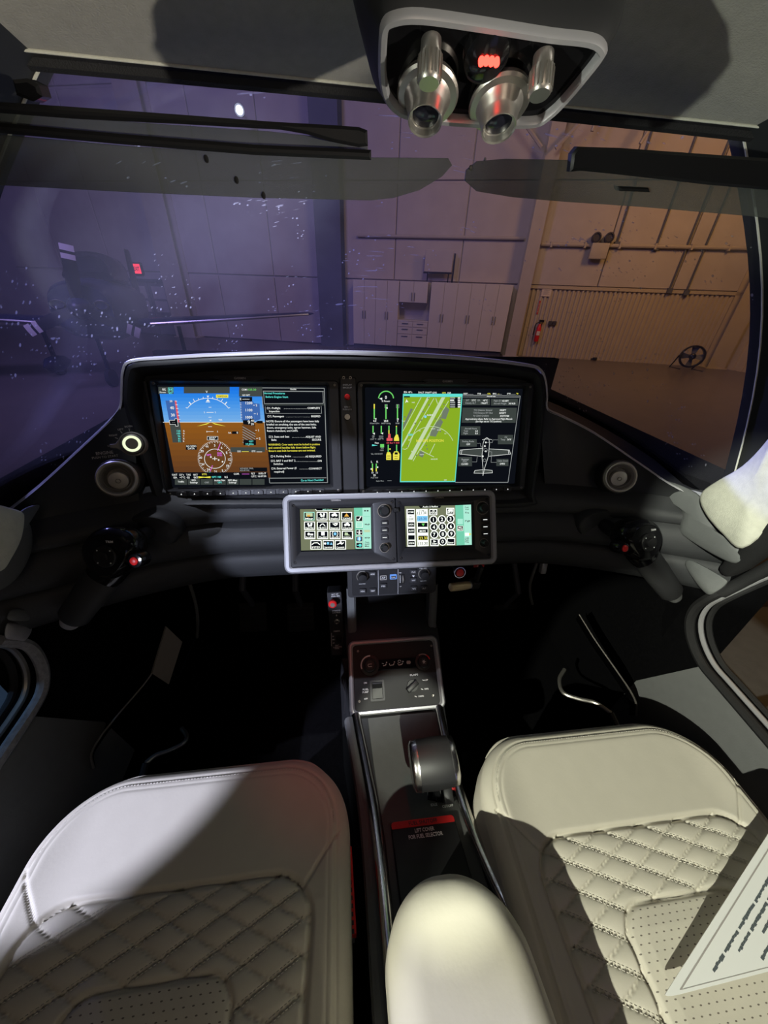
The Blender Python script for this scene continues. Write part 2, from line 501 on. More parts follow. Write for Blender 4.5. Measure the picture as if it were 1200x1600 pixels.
def glyphs(s, bold):
    k = (s, bold)
    if k not in _txt:
        cu = bpy.data.curves.new('t', 'FONT'); cu.body = s; cu.size = 1.0; cu.resolution_u = 2
        if bold: cu.offset = 0.018
        o = bpy.data.objects.new('t', cu); COL.objects.link(o)
        dg = bpy.context.evaluated_depsgraph_get(); ev = o.evaluated_get(dg); me = ev.to_mesh()
        vs = [v.co.copy() for v in me.vertices]; fs = [tuple(p.vertices) for p in me.polygons]
        ev.to_mesh_clear(); bpy.data.objects.remove(o, do_unlink=True); bpy.data.curves.remove(cu)
        w0 = min([v.x for v in vs] or [0]); w1 = max([v.x for v in vs] or [1])
        _txt[k] = (vs, fs, w0, w1)
    return _txt[k]


def text(mb, F, u, v, h, s, align='c', w=0.0, width=None, bold=True):
    """capital height h, baseline-centred at v"""
    vs, fs, w0, w1 = glyphs(s, bold)
    sc = h / 0.70; sx = sc if width is None else width / max(1e-6, (w1 - w0))
    ww = (w1 - w0) * sx
    x0 = u - (ww / 2 if align == 'c' else ww if align == 'r' else 0)
    mb.add([F.p(x0 + (p.x - w0) * sx, v - h / 2 + p.y * sc, w) for p in vs], fs)


class Print:
    """flat print on frame F, traced in crop coordinates (tf turns them into photo pixels)"""

    def __init__(s, F, x0, y0, k, w=0.0004):
        s.F = F; s.t = (x0, y0, k); s.w = w; s.m = {}

    def uv(s, x, y):
        return s.F.uv(s.t[0] + x / s.t[2], s.t[1] + y / s.t[2])

    def mb(s, c):
        s.w += 0.000022
        return s.m.setdefault(c, MB())

    def poly(s, pts, c):
        mb = s.mb(c); mb.add([s.F.p(*s.uv(x, y), s.w) for x, y in pts], [tuple(range(len(pts)))])

    def rect(s, x0, y0, x1, y1, c):
        s.poly([(x0, y1), (x1, y1), (x1, y0), (x0, y0)], c)

    def frame(s, x0, y0, x1, y1, t, c):
        s.rect(x0, y0, x1, y0 + t, c); s.rect(x0, y1 - t, x1, y1, c); s.rect(x0, y0, x0 + t, y1, c); s.rect(x1 - t, y0, x1, y1, c)

    def line(s, pts, t, c):
        mb = s.mb(c)
        for (xa, ya), (xb, yb) in zip(pts[:-1], pts[1:]):
            dx, dy = xb - xa, yb - ya; l = math.hypot(dx, dy) or 1
            nx, ny = -dy / l * t / 2, dx / l * t / 2
            mb.add([s.F.p(*s.uv(x, y), s.w) for x, y in [(xa + nx, ya + ny), (xb + nx, yb + ny), (xb - nx, yb - ny), (xa - nx, ya - ny)]], [(0, 1, 2, 3)])

    def arc(s, cx, cy, r, a0, a1, t, c, ry=None, n=28):
        ry = ry or r
        s.line([(cx + r * math.cos(math.radians(a0 + (a1 - a0) * i / n)), cy - ry * math.sin(math.radians(a0 + (a1 - a0) * i / n))) for i in range(n + 1)], t, c)

    def disc(s, cx, cy, r, c, n=16):
        s.poly([(cx + r * math.cos(2 * math.pi * i / n), cy + r * math.sin(2 * math.pi * i / n)) for i in range(n)], c)

    def text(s, x, y, h, st, c, align='c', width=None, bold=True):
        u, v = s.uv(x, y); u1, v1 = s.uv(x, y + h)
        wd = None
        if width:
            ua, _ = s.uv(x + width, y); wd = abs(ua - u)
        text(s.mb(c), s.F, u, v, abs(v - v1), st, align, s.w, wd, bold)

    def done(s, parent, name='screen_graphics', kind=None):
        for c, mb in s.m.items():
            obj(name, mb, c, parent, smooth=0, kind=kind)
        s.m = {}


# ================================================================== HANGAR
GZ = -H
FW = Fr((0.47, 16.4, GZ), (1, -0.29, 0), (0, 0, 1))
fl = MB(); fl.add([(-30, -15, GZ), (30, -15, GZ), (30, 40, GZ), (-30, 40, GZ)], [(0, 1, 2, 3)])
obj('floor', fl, 'hangar_floor', kind='structure', base=(0, 0, GZ))


def wuv(px, py, w=0.0):
    return FW.uv(px, py, w)


t_post, _ = wuv(1100, 574)
wb = MB(); wb.box(FW, -22, t_post + 0.4, 0, 10.5, -0.2, -0.02)
wall_back = obj('wall_back', wb, 'wall_panel', kind='structure', base=FW.p(0, 0))
t_col, _ = wuv(795, 552)
h_cor = 0.5 * (wuv(830, 448)[1] + wuv(1120, 459)[1])
# corrugated sheet, lower band on the right
cs = MB(); rows = [[], []]
n = 46; step = (t_post - t_col) / n
for i in range(n):
    for a, w in ((0, 0.0), (0.25, 0.0), (0.4, 0.05), (0.85, 0.05)):
        t = t_col + (i + a) * step
        rows[0].append(FW.p(t, 0, w)); rows[1].append(FW.p(t, h_cor, w))
cs.grid(rows)
obj('corrugated_sheet', cs, 'wall_metal', wall_back, smooth=0)
fsh = MB(); fsh.box(FW, t_col, t_post, h_cor - 0.04, h_cor + 0.06, 0.0, 0.09)
obj('flashing_strip', fsh, 'wall_metal', wall_back, smooth=0)
# insulated panels
pw = 2.45
for i in range(-9, 7):
    t0 = t_col + 0.1 + i * pw
    for (h0, h1) in (((h_cor + 0.06), 5.15), (5.2, 7.6), (7.65, 10.4)):
        if t0 + pw > t_post + 0.3: continue
        m_ = MB(); m_.box(FW, t0 + 0.015, t0 + pw - 0.015, h0 + 0.02, h1 - 0.01, 0.0, 0.05, 0.015, 1)
        obj('insulated_panel', m_, 'wall_panel', wall_back, smooth=0)
    if i < 0:
        m_ = MB(); m_.box(FW, t0 + 0.015, t0 + pw - 0.015, 0.02, h_cor + 0.03, 0.0, 0.05, 0.015, 1)
        obj('insulated_panel', m_, 'wall_panel', wall_back, smooth=0)
# side wall beyond the post
FS = Fr(FW.p(t_post + 0.4, 0, 0), (0.18, -1, 0), (0, 0, 1))
ws = MB(); rows = [[], []]
for i in range(60):
    for a, w in ((0, 0.0), (0.3, 0.0), (0.4, 0.05), (0.9, 0.05)):
        rows[0].append(FS.p((i + a) * 0.3, 0, w)); rows[1].append(FS.p((i + a) * 0.3, 10, w))
ws.grid(rows)
obj('wall_right', ws, 'wall_metal', kind='structure', smooth=0, base=FS.p(0, 0))


def hcol(name, t, w, h, wid, dep, mat, lean=0.0):
    m_ = MB()
    F2 = Fr(FW.p(t, 0, w), FW.U, Vector((0, 0, 1)) + FW.U * lean)
    m_.box(F2, -wid / 2, wid / 2, 0, h, dep - 0.03, dep)
    m_.box(F2, -wid / 2, wid / 2, 0, h, 0, 0.03)
    m_.box(F2, -0.02, 0.02, 0, h, 0.03, dep - 0.03)
    m_.box(F2, -wid / 2 - 0.08, wid / 2 + 0.08, 0, 0.03, -0.05, dep + 0.06)
    return obj(name, m_, mat, kind='structure', smooth=0)


hcol('hangar_column', t_col, 0.06, 10.2, 0.42, 0.45, 'beam')
hcol('hangar_column', wuv(526, 540)[0], 0.06, 10.2, 0.95, 0.55, 'beam_dark')
hcol('hangar_column', t_post + 0.1, 0.06, 10.2, 0.55, 0.4, 'wall_metal')
hcol('hangar_column', wuv(300, 512)[0], 0.06, 10.2, 0.9, 0.5, 'beam')

# conduits
tA, hA = wuv(560, 372, 0.12); tB, hB = wuv(1125, 392, 0.12)
hp = (hA + hB) / 2
m_ = MB(); m_.tube([FW.p(t_col + 0.3, hp, 0.14), FW.p(t_post, hp, 0.14)], 0.055, 8)
for k in range(6):
    q = t_col + 0.6 + k * 1.1
    m_.box(FW, q, q + 0.06, hp - 0.08, hp + 0.08, 0.03, 0.21)
obj('conduit_pipe', m_, 'beam', label='long horizontal conduit pipe running along the upper right hangar wall', cat='pipe')
m_ = MB(); m_.tube([FW.p(wuv(560, 372)[0], hp + 0.15, 0.14), FW.p(t_col - 0.3, hp + 0.15, 0.14)], 0.05, 8)
obj('conduit_pipe', m_, 'beam', label='horizontal conduit pipe above the board on the cabinets', cat='pipe')
for (a, b, lab) in (((972, 330), (962, 381), 'short drop conduit just right of the twin-head emergency light'), ((1040, 333), (1023, 386), 'short drop conduit midway along the right wall pipe'),
                    ((1080, 336), (1044, 453), 'long drop conduit ending at a junction box above the corrugated sheet'), ((1109, 339), (1070, 456), 'long drop conduit nearest the windscreen pillar')):
    t0, h0 = wuv(*b); t1, h1 = wuv(*a)
    m_ = MB(); m_.tube([FW.p(t0, h0, 0.1), FW.p(t0, 10.2, 0.1)], 0.03, 6)
    m_.box(FW, t0 - 0.08, t0 + 0.08, h0 - 0.1, h0 + 0.05, 0.05, 0.16)
    obj('drop_conduit', m_, 'beam_dark', label=lab, cat='pipe', group='drop conduits on the right wall')
# wind braces high up
for (a, b, lab) in (((868, 232), (925, 172), 'diagonal roof brace rising right above the right sun visor'), ((846, 230), (818, 190), 'diagonal roof brace left of the tall pale column top'),
                    ((1000, 225), (1030, 180), 'diagonal roof brace furthest right under the headliner'), ((925, 205), (938, 170), 'short steep roof brace right of the tall column')):
    A = FW.px(*a, 0.8); B = FW.px(*b, 0.8)
    m_ = MB(); m_.tube([A, A + (B - A) * 1.4], 0.05, 6)
    obj('roof_brace', m_, 'beam', label=lab, cat='brace', group='roof braces')

# emergency light
t, h = wuv(936, 387, 0.2)
g = thing('emergency_light', 'twin-head emergency light box mounted on the conduit pipe', 'light', FW.p(t, h - 0.3, 0.1))
m_ = MB(); m_.box(FW, t - 0.28, t + 0.28, h - 0.32, h + 0.12, 0.2, 0.34, 0.03); obj('housing', m_, 'beam', g)
for s_ in (-1, 1):
    m_ = MB(); m_.lathe(Fr(FW.p(t + s_ * 0.2, h + 0.26, 0.26), FW.U, FW.V), [(0.02, -0.12), (0.13, -0.08), (0.15, 0.06), (0.11, 0.08), (0.10, 0.04)], 14); obj('lamp_head', m_, 'cabinet_dark', g)

# fire extinguisher, signs, socket
t, h = wuv(838, 528, 0.12)
g = thing('fire_extinguisher', 'red fire extinguisher hanging on the corrugated wall by the column', 'extinguisher', FW.p(t, h - 0.25, 0.12))
FX = Fr(FW.p(t, h - 0.12, 0.16), FW.U, -FW.N)
m_ = MB(); m_.lathe(Fr(FX.O, FW.U, -FW.N), [(0.07, 0.0), (0.085, 0.03), (0.085, 0.46), (0.05, 0.54), (0.03, 0.6)], 16); obj('cylinder', m_, 'red_paint', g)
m_ = MB(); m_.box(FW, t - 0.05, t + 0.12, h + 0.54, h + 0.62, 0.12, 0.2); obj('valve_handle', m_, 'black', g)
m_ = MB(); m_.tube(cr([FW.p(t - 0.03, h + 0.55, 0.2), FW.p(t - 0.16, h + 0.45, 0.22), FW.p(t - 0.17, h + 0.1, 0.2)], 5), 0.02, 6); obj('hose', m_, 'black', g)
m_ = MB(); m_.box(FW, t - 0.06, t + 0.06, h + 0.1, h + 0.24, 0.22, 0.25); obj('label', m_, 'sign_white', g)
u0, v0 = wuv(845, 463, 0.06); u1, v1 = wuv(863, 449, 0.06)
m_ = MB(); m_.box(FW, u0, u1, v0, v1, 0.052, 0.07)
g = obj('wall_notice', m_, 'sign_white', label='pale square notice high on the corrugated wall by the column', cat='sign', base=FW.p(u0, v0, 0.05))
m_ = MB()
for k in range(5):
    m_.box(FW, u0 + 0.06, u1 - 0.06 - 0.05 * (k % 2), v0 + 0.06 + k * (v1 - v0 - 0.12) / 5, v0 + 0.06 + (k + 0.45) * (v1 - v0 - 0.12) / 5, 0.07, 0.073)
obj('notice_print', m_, 'grey_print', g, kind='stuff')
u0, v0 = wuv(838, 491, 0.06); u1, v1 = wuv(845, 470, 0.06)
m_ = MB(); m_.box(FW, u0, u1, v0, v1, 0.052, 0.07)
g = obj('extinguisher_sign', m_, 'red_print', label='narrow upright red sign above the fire extinguisher', cat='sign', base=FW.p(u0, v0, 0.05))
m_ = MB(); text(m_, FW.at((u0 + u1) / 2, (v0 + v1) / 2, 0.074, math.pi / 2), 0, 0, (u1 - u0) * 0.5, 'FIRE', width=(v1 - v0) * 0.7); obj('sign_lettering', m_, 'sign_white', g, smooth=0)
u0, v0 = wuv(856, 508, 0.06); u1, v1 = wuv(870, 502, 0.06)
g = thing('wall_socket', 'small dark double socket box on the corrugated wall', 'socket', FW.p(u0, v0, 0.05))
for k in (0, 1):
    m_ = MB(); a = u0 + k * (u1 - u0) * 0.52; m_.box(FW, a, a + (u1 - u0) * 0.46, v0, v1, 0.052, 0.12, 0.01, 1); obj('socket_box', m_, 'cabinet_dark', g)
# low black strip on the floor
A = PZ(890, 558, GZ); B = PZ(932, 563, GZ)
m_ = MB(); d = (B - A).normalized(); F2 = Fr(A, d, Vector((-d.y, d.x, 0))); L_ = (B - A).length
m_.box(F2, 0, L_, -0.06, 0.06, 0.0, 0.06, 0.02, 1); m_.box(F2, L_ * 0.85, L_, -0.1, 0.1, 0.0, 0.1, 0.02, 1)
obj('floor_bar', m_, 'black', label='low black bar lying along the foot of the corrugated wall', cat='bar')
# drum fan by the post
C = PZ(1072, 577, GZ)
g = thing('drum_fan', 'black round drum fan standing on the floor by the orange post', 'fan', C)
FF = facing(C + Vector((0, 0, 0.42)), (-0.6, -0.8, 0.1))
m_ = MB(); m_.ring(FF, [([(r_ * math.cos(a), r_ * math.sin(a)) for a in [2 * math.pi * k / 24 for k in range(24)]], w) for r_, w in ((0.33, -0.16), (0.36, -0.12), (0.36, 0.12), (0.33, 0.16), (0.31, 0.12), (0.31, -0.12), (0.33, -0.16))])
obj('drum', m_, 'black', g)
m_ = MB(); m_.lathe(FF, [(0.02, -0.05), (0.1, -0.04), (0.1, 0.1), (0.06, 0.13)], 16); obj('hub', m_, 'black_gloss', g)
for k in range(4):
    F3 = FF.at(0, 0, 0, k * math.pi / 2); m_ = MB()
    m_.add([F3.p(0.08, -0.05, 0.03), F3.p(0.3, -0.1, 0.06), F3.p(0.3, 0.1, -0.04), F3.p(0.08, 0.05, -0.02), F3.p(0.08, -0.05, 0.02), F3.p(0.3, -0.1, 0.05), F3.p(0.3, 0.1, -0.05), F3.p(0.08, 0.05, -0.03)], [(0, 1, 2, 3), (7, 6, 5, 4), (0, 4, 5, 1), (1, 5, 6, 2), (2, 6, 7, 3), (3, 7, 4, 0)])
    obj('fan_blade', m_, 'beam_dark', g)
for s_ in (-1, 1):
    m_ = MB(); m_.tube([C + FF.U * 0.33 * s_ - Vector((0, 0.2, 0)), C + FF.U * 0.33 * s_ + Vector((0, 0.25, 0.0)), FF.p(0.37 * s_, 0, 0)], 0.025, 6); obj('stand_leg', m_, 'black', g)

# added glowing fixture on the far wall, standing in for a windscreen glint
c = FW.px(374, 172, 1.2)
g = thing('windscreen_glint', 'small bright fixture added as a windscreen glint above the left sun visor', 'lamp', c)
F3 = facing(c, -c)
m_ = MB(); m_.lathe(F3, [(0.05, -0.3), (0.09, -0.1), (0.16, 0.0), (0.15, 0.01), (0.10, -0.02)], 20); obj('glint_housing', m_, 'beam_dark', g)
m_ = MB(); m_.lathe(F3, [(0.10, -0.02), (0.09, 0.03), (0.04, 0.06), (0.01, 0.065)], 16); obj('glint_lens', m_, 'e_glint', g)
m_ = MB(); m_.tube([F3.p(0, 0, -0.25), FW.p(*FW.uv(374, 172), 0.0)], 0.03, 6); obj('glint_arm', m_, 'beam_dark', g)

# cabinets along the wall: crop coordinates (4x from 520,380)
WC = 0.62


def cuv(x, y):
    return wuv(520 + x / 4, 380 + y / 4, WC)


ht = 0.5 * (cuv(615, 243)[1] + cuv(1128, 260)[1]); hb = 0.16
xs = [0.5 * (cuv(a, 250)[0] + cuv(b, 655)[0]) for a, b in ((615, 585), (782, 740), (952, 900), (1128, 1058))]


def door(g, u0, u1, v0, v1, hx, hy, mat='cabinet'):
    m_ = MB(); m_.box(FW, u0 + 0.006, u1 - 0.006, v0 + 0.006, v1 - 0.006, WC, WC + 0.025, 0.005, 1)
    d_ = obj('cabinet_door', m_, mat, g, smooth=0)
    m_ = MB(); m_.tube([FW.p(hx, hy, WC + 0.02), FW.p(hx, hy + 0.01, WC + 0.06), FW.p(hx, hy + 0.25, WC + 0.06), FW.p(hx, hy + 0.26, WC + 0.02)], 0.012, 6)
    obj('handle', m_, 'beam_dark', d_)


def tall(u0, u1, label):
    g = thing('tall_cabinet', label, 'cabinet', FW.p((u0 + u1) / 2, 0, WC / 2), 'tall cabinets along the wall')
    m_ = MB(); m_.box(FW, u0, u1, hb, ht, 0.06, WC - 0.002); obj('carcass', m_, 'cabinet', g, smooth=0)
    m_ = MB(); m_.box(FW, u0, u1, 0.0, hb, 0.06, WC - 0.06); obj('toe_kick', m_, 'cabinet_dark', g, smooth=0)
    um = (u0 + u1) / 2; hm = hb + (ht - hb) * 0.42
    door(g, u0, um, hb, ht, um - 0.05, hm); door(g, um, u1, hb, ht, um + 0.05, hm)


tall(xs[0], xs[1], 'tall pale two-door cabinet beside the drawer unit')
tall(xs[1], xs[2], 'tall pale two-door cabinet in the middle of three')
tall(xs[2], xs[3], 'tall pale two-door cabinet beside the wall column')
xl = 0.5 * (cuv(125, 222)[0] + cuv(130, 615)[0]); xm = 0.5 * (cuv(415, 238)[0] + cuv(400, 630)[0])
tall(xl, (xl + xm) / 2, 'tall pale cabinet next to the dark column')
tall((xl + xm) / 2, xm, 'tall pale cabinet on the left of the drawer unit')
# drawer unit and wall cupboard between
hd = cuv(495, 482)[1]; hw = cuv(500, 372)[1]
g = thing('drawer_unit', 'low pale unit of six drawers under the wall cupboard', 'cabinet', FW.p((xm + xs[0]) / 2, 0, WC / 2))
m_ = MB(); m_.box(FW, xm + 0.01, xs[0] - 0.01, hb, hd - 0.04, 0.06, WC - 0.002); obj('carcass', m_, 'cabinet', g, smooth=0)
m_ = MB(); m_.box(FW, xm + 0.01, xs[0] - 0.01, 0, hb, 0.06, WC - 0.06); obj('toe_kick', m_, 'cabinet_dark', g, smooth=0)
m_ = MB(); m_.box(FW, xm + 0.005, xs[0] - 0.005, hd - 0.04, hd, 0.06, WC + 0.03); obj('countertop', m_, 'cabinet', g, smooth=0)
for cix in (0, 1):
    for k, (a, b) in enumerate(((0.78, 1.0), (0.5, 0.78), (0.0, 0.5))):
        u0 = xm + 0.01 + cix * (xs[0] - xm - 0.02) / 2; u1 = u0 + (xs[0] - xm - 0.02) / 2
        v0 = hb + a * (hd - 0.04 - hb); v1 = hb + b * (hd - 0.04 - hb)
        m_ = MB(); m_.box(FW, u0 + 0.008, u1 - 0.008, v0 + 0.008, v1 - 0.008, WC, WC + 0.025, 0.005, 1); d_ = obj('drawer', m_, 'cabinet', g, smooth=0)
        m_ = MB(); m_.box(FW, (u0 + u1) / 2 - 0.12, (u0 + u1) / 2 + 0.12, v1 - 0.09, v1 - 0.065, WC + 0.02, WC + 0.05); obj('handle', m_, 'beam_dark', d_, smooth=0)
g = thing('wall_cupboard', 'pale wall cupboard hung above the drawer unit', 'cupboard', FW.p((xm + xs[0]) / 2, hw, WC / 2))
m_ = MB(); m_.box(FW, xm + 0.02, xs[0] - 0.12, hw, ht, 0.06, WC - 0.002); obj('carcass', m_, 'cabinet', g, smooth=0)
um = (xm + xs[0] - 0.1) / 2
door(g, xm + 0.02, um, hw, ht, um - 0.05, hw + 0.06); door(g, um, xs[0] - 0.12, hw, ht, um + 0.05, hw + 0.06)
# board on a stand on top of the cabinets
WB = 0.35
u0, v0 = wuv(520 + 570 / 4, 380 + 178 / 4, WB); u1, v1 = wuv(520 + 757 / 4, 380 + 42 / 4, WB)
g = thing('display_board', 'plain pale board on thin dark legs standing on the cabinets', 'board', FW.p((u0 + u1) / 2, ht, WB))
m_ = MB(); m_.box(FW, u0, u1, v0, v1, WB - 0.02, WB + 0.02, 0.01, 1); obj('board_panel', m_, 'wall_panel', g, smooth=0)
m_ = MB(); m_.box(FW, u0 - 0.02, u1 + 0.02, v0 - 0.05, v0, WB - 0.03, WB + 0.03); obj('bottom_rail', m_, 'black', g, smooth=0)
for q in (u0 + 0.12, u1 - 0.12):
    m_ = MB(); m_.box(FW, q, q + 0.04, ht, v0, WB - 0.02, WB + 0.02); obj('leg', m_, 'black', g, smooth=0)
m_ = MB(); m_.box(FW, u1 + 0.03, u1 + 0.09, ht, v1 - 0.1, WB - 0.03, WB + 0.03); obj('side_post', m_, 'black', g, smooth=0)
# exit sign and double door
t, h = wuv(215, 420, 0.1)
g = thing('exit_sign', 'small red lit exit sign on the purple hangar wall', 'sign', FW.p(t, h - 0.25, 0.05))
m_ = MB(); m_.box(FW, t - 0.24, t + 0.24, h - 0.22, h + 0.22, 0.05, 0.15, 0.02, 1); obj('housing', m_, 'cabinet_dark', g, smooth=0)
m_ = MB(); m_.box(FW, t - 0.18, t + 0.18, h - 0.17, h + 0.17, 0.15, 0.156); obj('lit_panel', m_, 'e_exit', g, smooth=0)
m_ = MB(); text(m_, FW, t, h, 0.14, 'EXIT', w=0.158, width=0.27); obj('sign_lettering', m_, 'cabinet_dark', g, smooth=0)
ta, hh = wuv(203, 440); tb, _ = wuv(262, 445)
tb = max(tb, ta + 1.8)
g = thing('door_1', 'grey double door with four window panes beneath the red exit sign', 'door', FW.p((ta + tb) / 2, 0, 0.05), kind='structure')
m_ = MB()
for (a, b, c, d) in ((ta - 0.1, ta, 0, hh), (tb, tb + 0.1, 0, hh), (ta - 0.1, tb + 0.1, hh, hh + 0.12)):
    m_.box(FW, a, b, c, d, 0.05, 0.16)
obj('door_frame', m_, 'beam_dark', g, smooth=0)
for k in (0, 1):
    a = ta + k * (tb - ta) / 2 + 0.01; b = a + (tb - ta) / 2 - 0.02
    m_ = MB(); m_.box(FW, a, b, 0.02, hh, 0.06, 0.11); d_ = obj('door_leaf', m_, 'door_paint', g, smooth=0)
    for (v0, v1) in ((0.45 * hh, 0.66 * hh), (0.70 * hh, 0.93 * hh)):
        m_ = MB(); m_.box(FW, a + 0.14, b - 0.14, v0, v1, 0.11, 0.12); obj('pane', m_, 'wall_panel', d_, smooth=0)

# parked propeller aircraft, nose towards us
yN = 8.2
hub = PY(124, 481, yN)
ax = Vector((0.28, -1, 0.03)).normalized()          # direction of the nose
FA = facing(hub, ax)
g = thing('propeller_aircraft', 'dark navy propeller aircraft parked nose-on with white-banded propeller tips', 'aircraft', Vector((hub.x, hub.y, GZ)))


def ell(w, ru, rv, cv=0.0, n=24, k=2.4):
    o_ = []
    for i in range(n):
        a = 2 * math.pi * i / n; c, s_ = math.cos(a), math.sin(a)
        o_.append(FA.p(ru * math.copysign(abs(c) ** (2 / k), c), cv + rv * math.copysign(abs(s_) ** (2 / k), s_), w))
    return o_


m_ = MB(); m_.loft([ell(-0.1, 0.20, 0.20), ell(-0.12, 0.50, 0.42, -0.04), ell(-0.3, 0.56, 0.5, -0.05), ell(-1.2, 0.6, 0.58, -0.06), ell(-1.5, 0.62, 0.62, -0.05), ell(-4.2, 0.5, 0.5, 0.0), ell(-6.8, 0.12, 0.2, 0.15)], True, True, True)
obj('fuselage', m_, 'plane_paint', g)
m_ = MB(); m_.loft([ell(-1.3, 0.45, 0.1, 0.55), ell(-1.9, 0.5, 0.32, 0.72), ell(-2.8, 0.48, 0.34, 0.72), ell(-3.9, 0.3, 0.1, 0.55)], True, True, True)
obj('canopy', m_, 'dark_glass', g)
m_ = MB(); m_.lathe(FA, [(0.2, -0.1), (0.19, 0.02), (0.13, 0.2), (0.05, 0.29), (0.01, 0.3)], 20); obj('spinner', m_, 'plane_paint', g)
for s_ in (-1, 1):
    m_ = MB(); m_.ring(FA.at(0.34 * s_, 0.05, -0.12), [([(r_ * math.cos(a), 0.7 * r_ * math.sin(a)) for a in [2 * math.pi * k / 16 for k in range(16)]], w) for r_, w in ((0.12, 0), (0.125, 0.03), (0.10, 0.035), (0.09, 0.0))])
    obj('air_inlet', m_, 'chrome', g)
hb_px = (124, 481)
for (tx, ty) in ((108, 412), (70, 505), (186, 508)):
    u, v = FA.uv(tx, ty, 0.1); ang = math.atan2(v, u); ln = 0.98
    F3 = FA.at(0, 0, 0.08, ang); m_ = MB()
    prof = [(0.1, 0.05), (0.3, 0.09), (0.6, 0.095), (0.75, 0.085)]
    def blade(x0, x1, m2):
        L = []
        for x in [x0 + (x1 - x0) * k / 4 for k in range(5)]:
            wd = 0.06 + 0.05 * math.sin(min(1, x / 0.7) * 2.2); tw = 0.5 - 0.35 * x
            L.append([F3.p(x, c * wd * math.cos(tw) - d * 0.015, c * wd * math.sin(tw) + d * 0.015) for c, d in ((-1, 0), (0, 1), (1, 0), (0, -1))])
        m2.loft(L, True, True, True)
    blade(0.12, 0.76, m_); b_ = obj('propeller_blade', m_, 'black', g)
    m_ = MB(); blade(0.76, 0.84, m_); obj('white_band', m_, 'plane_white', b_)
    m_ = MB(); blade(0.84, 0.885, m_); obj('dark_band', m_, 'black', b_)
    m_ = MB(); blade(0.885, ln, m_); obj('white_band', m_, 'plane_white', b_)
for s_ in (-1, 1):
    m_ = MB(); L = []
    for x, ch, th, dz in ((0.45, 1.5, 0.12, -0.35), (2.5, 1.25, 0.09, -0.22), (4.6, 0.95, 0.05, -0.08), (4.75, 0.7, 0.02, -0.06)):
        L.append([FA.p(s_ * x, dz + b * th, -1.3 - a * ch) for a, b in ((0, 0), (0.08, 0.7), (0.35, 1), (1, 0), (0.35, -0.6), (0.08, -0.5))])
    m_.loft(L, True, True, True); w_ = obj('wing', m_, 'plane_paint', g)
    m_ = MB(); m_.tube([FA.p(s_ * 0.9, -0.32, -1.29), FA.p(s_ * 2.5, -0.22, -1.29), FA.p(s_ * 4.6, -0.08, -1.29)], 0.025, 6); obj('leading_edge', m_, 'satin', w_)
    m_ = MB(); A = FA.p(s_ * 1.4, -0.4, -2.0); B = Vector((A.x, A.y, GZ + 0.3)); m_.tube([A, B], 0.05, 8); obj('gear_leg', m_, 'plane_paint', g)
    m_ = MB(); m_.loft([[B + Vector((0.12 * math.cos(a) * q, z, -0.05 + 0.2 * math.sin(a) * q)) for a in [2 * math.pi * k / 10 for k in range(10)]] for z, q in ((-0.45, 0.1), (-0.3, 0.8), (0, 1), (0.3, 0.7), (0.5, 0.1))], True, True, True); obj('wheel_fairing', m_, 'plane_paint', g)
    m_ = MB(); m_.lathe(Fr(B + Vector((-0.06, 0, -0.12)), (0, 1, 0), (0, 0, 1)), [(0.05, 0), (0.18, 0.01), (0.18, 0.11), (0.05, 0.12)], 16); obj('wheel', m_, 'rubber', g)
A = FA.p(0, -0.45, -0.4); B = Vector((A.x, A.y, GZ + 0.25))
m_ = MB(); m_.tube([A, B], 0.04, 8); obj('gear_leg', m_, 'plane_paint', g)
m_ = MB(); m_.lathe(Fr(B + Vector((-0.05, 0, -0.07)), (0, 1, 0), (0, 0, 1)), [(0.05, 0), (0.18, 0.01), (0.18, 0.09), (0.05, 0.1)], 16); obj('wheel', m_, 'rubber', g)
m_ = MB(); m_.loft([[FA.p(b * 0.06, z, -5.6 - a * c - 0.5 * (z - 0.2)) for a, b in ((0, 0), (0.3, 1), (1, 0), (0.3, -1))] for z, c in ((0.2, 1.3), (1.5, 0.8))], True, True, True); obj('tail_fin', m_, 'plane_paint', g)


# ================================================================== AIRCRAFT SHELL
XC = 0.088          # centre line of the cabin


def yfront(s):
    return 0.50 - 0.55 * s * s


def roofz(s, y):
    yf = yfront(s); z0 = 0.338 * yf
    k = (yf - y)
    return z0 + 0.24 * k - 0.05 * k * k


cols = [-0.46 + 0.92 * i / 40 for i in range(41)]
m_ = MB(); rows = []
rows.append([Vector((XC + s, yfront(s) + 0.012, 0.338 * yfront(s) + 0.016)) for s in cols])
rows.append([Vector((XC + s, yfront(s) + 0.008, 0.338 * yfront(s) + 0.004)) for s in cols])
rows.append([Vector((XC + s, yfront(s), 0.338 * yfront(s))) for s in cols])
for k in range(1, 14):
    y_ = lambda s: yfront(s) - k * 0.035
    rows.append([Vector((XC + s * (1 - 0.0 * k), y_(s), roofz(s, y_(s)) - 0.9 * max(0, abs(s) - 0.36) ** 2 * k)) for s in cols])
m_.grid(rows)
m_.grid([[p + Vector((0, 0, 0.05)) for p in r] for r in rows])
ceiling = obj('ceiling', m_, 'headliner', kind='structure')
m_ = MB(); m_.tube([Vector((XC + s, yfront(s) + 0.001, 0.338 * yfront(s) - 0.0008)) for s in cols], 0.0011, 6)
obj('edge_piping', m_, 'suede', ceiling)
m_ = MB(); m_.tube([Vector((XC + s, yfront(s) + 0.012, 0.338 * yfront(s) - 0.002)) for s in cols], 0.006, 8)
obj('window_seal', m_, 'rubber', ceiling)

# windscreen


def wtop(b):
    s = 0.31 * b; y = yfront(s) + 0.012
    return Vector((XC + s, y, 0.338 * yfront(s) + 0.006))


def wbot(b):
    a = b * math.pi / 2
    return Vector((XC + 0.60 * math.sin(a), 0.47 + 0.62 * math.cos(a), -0.315 + 0.15 * math.cos(a)))


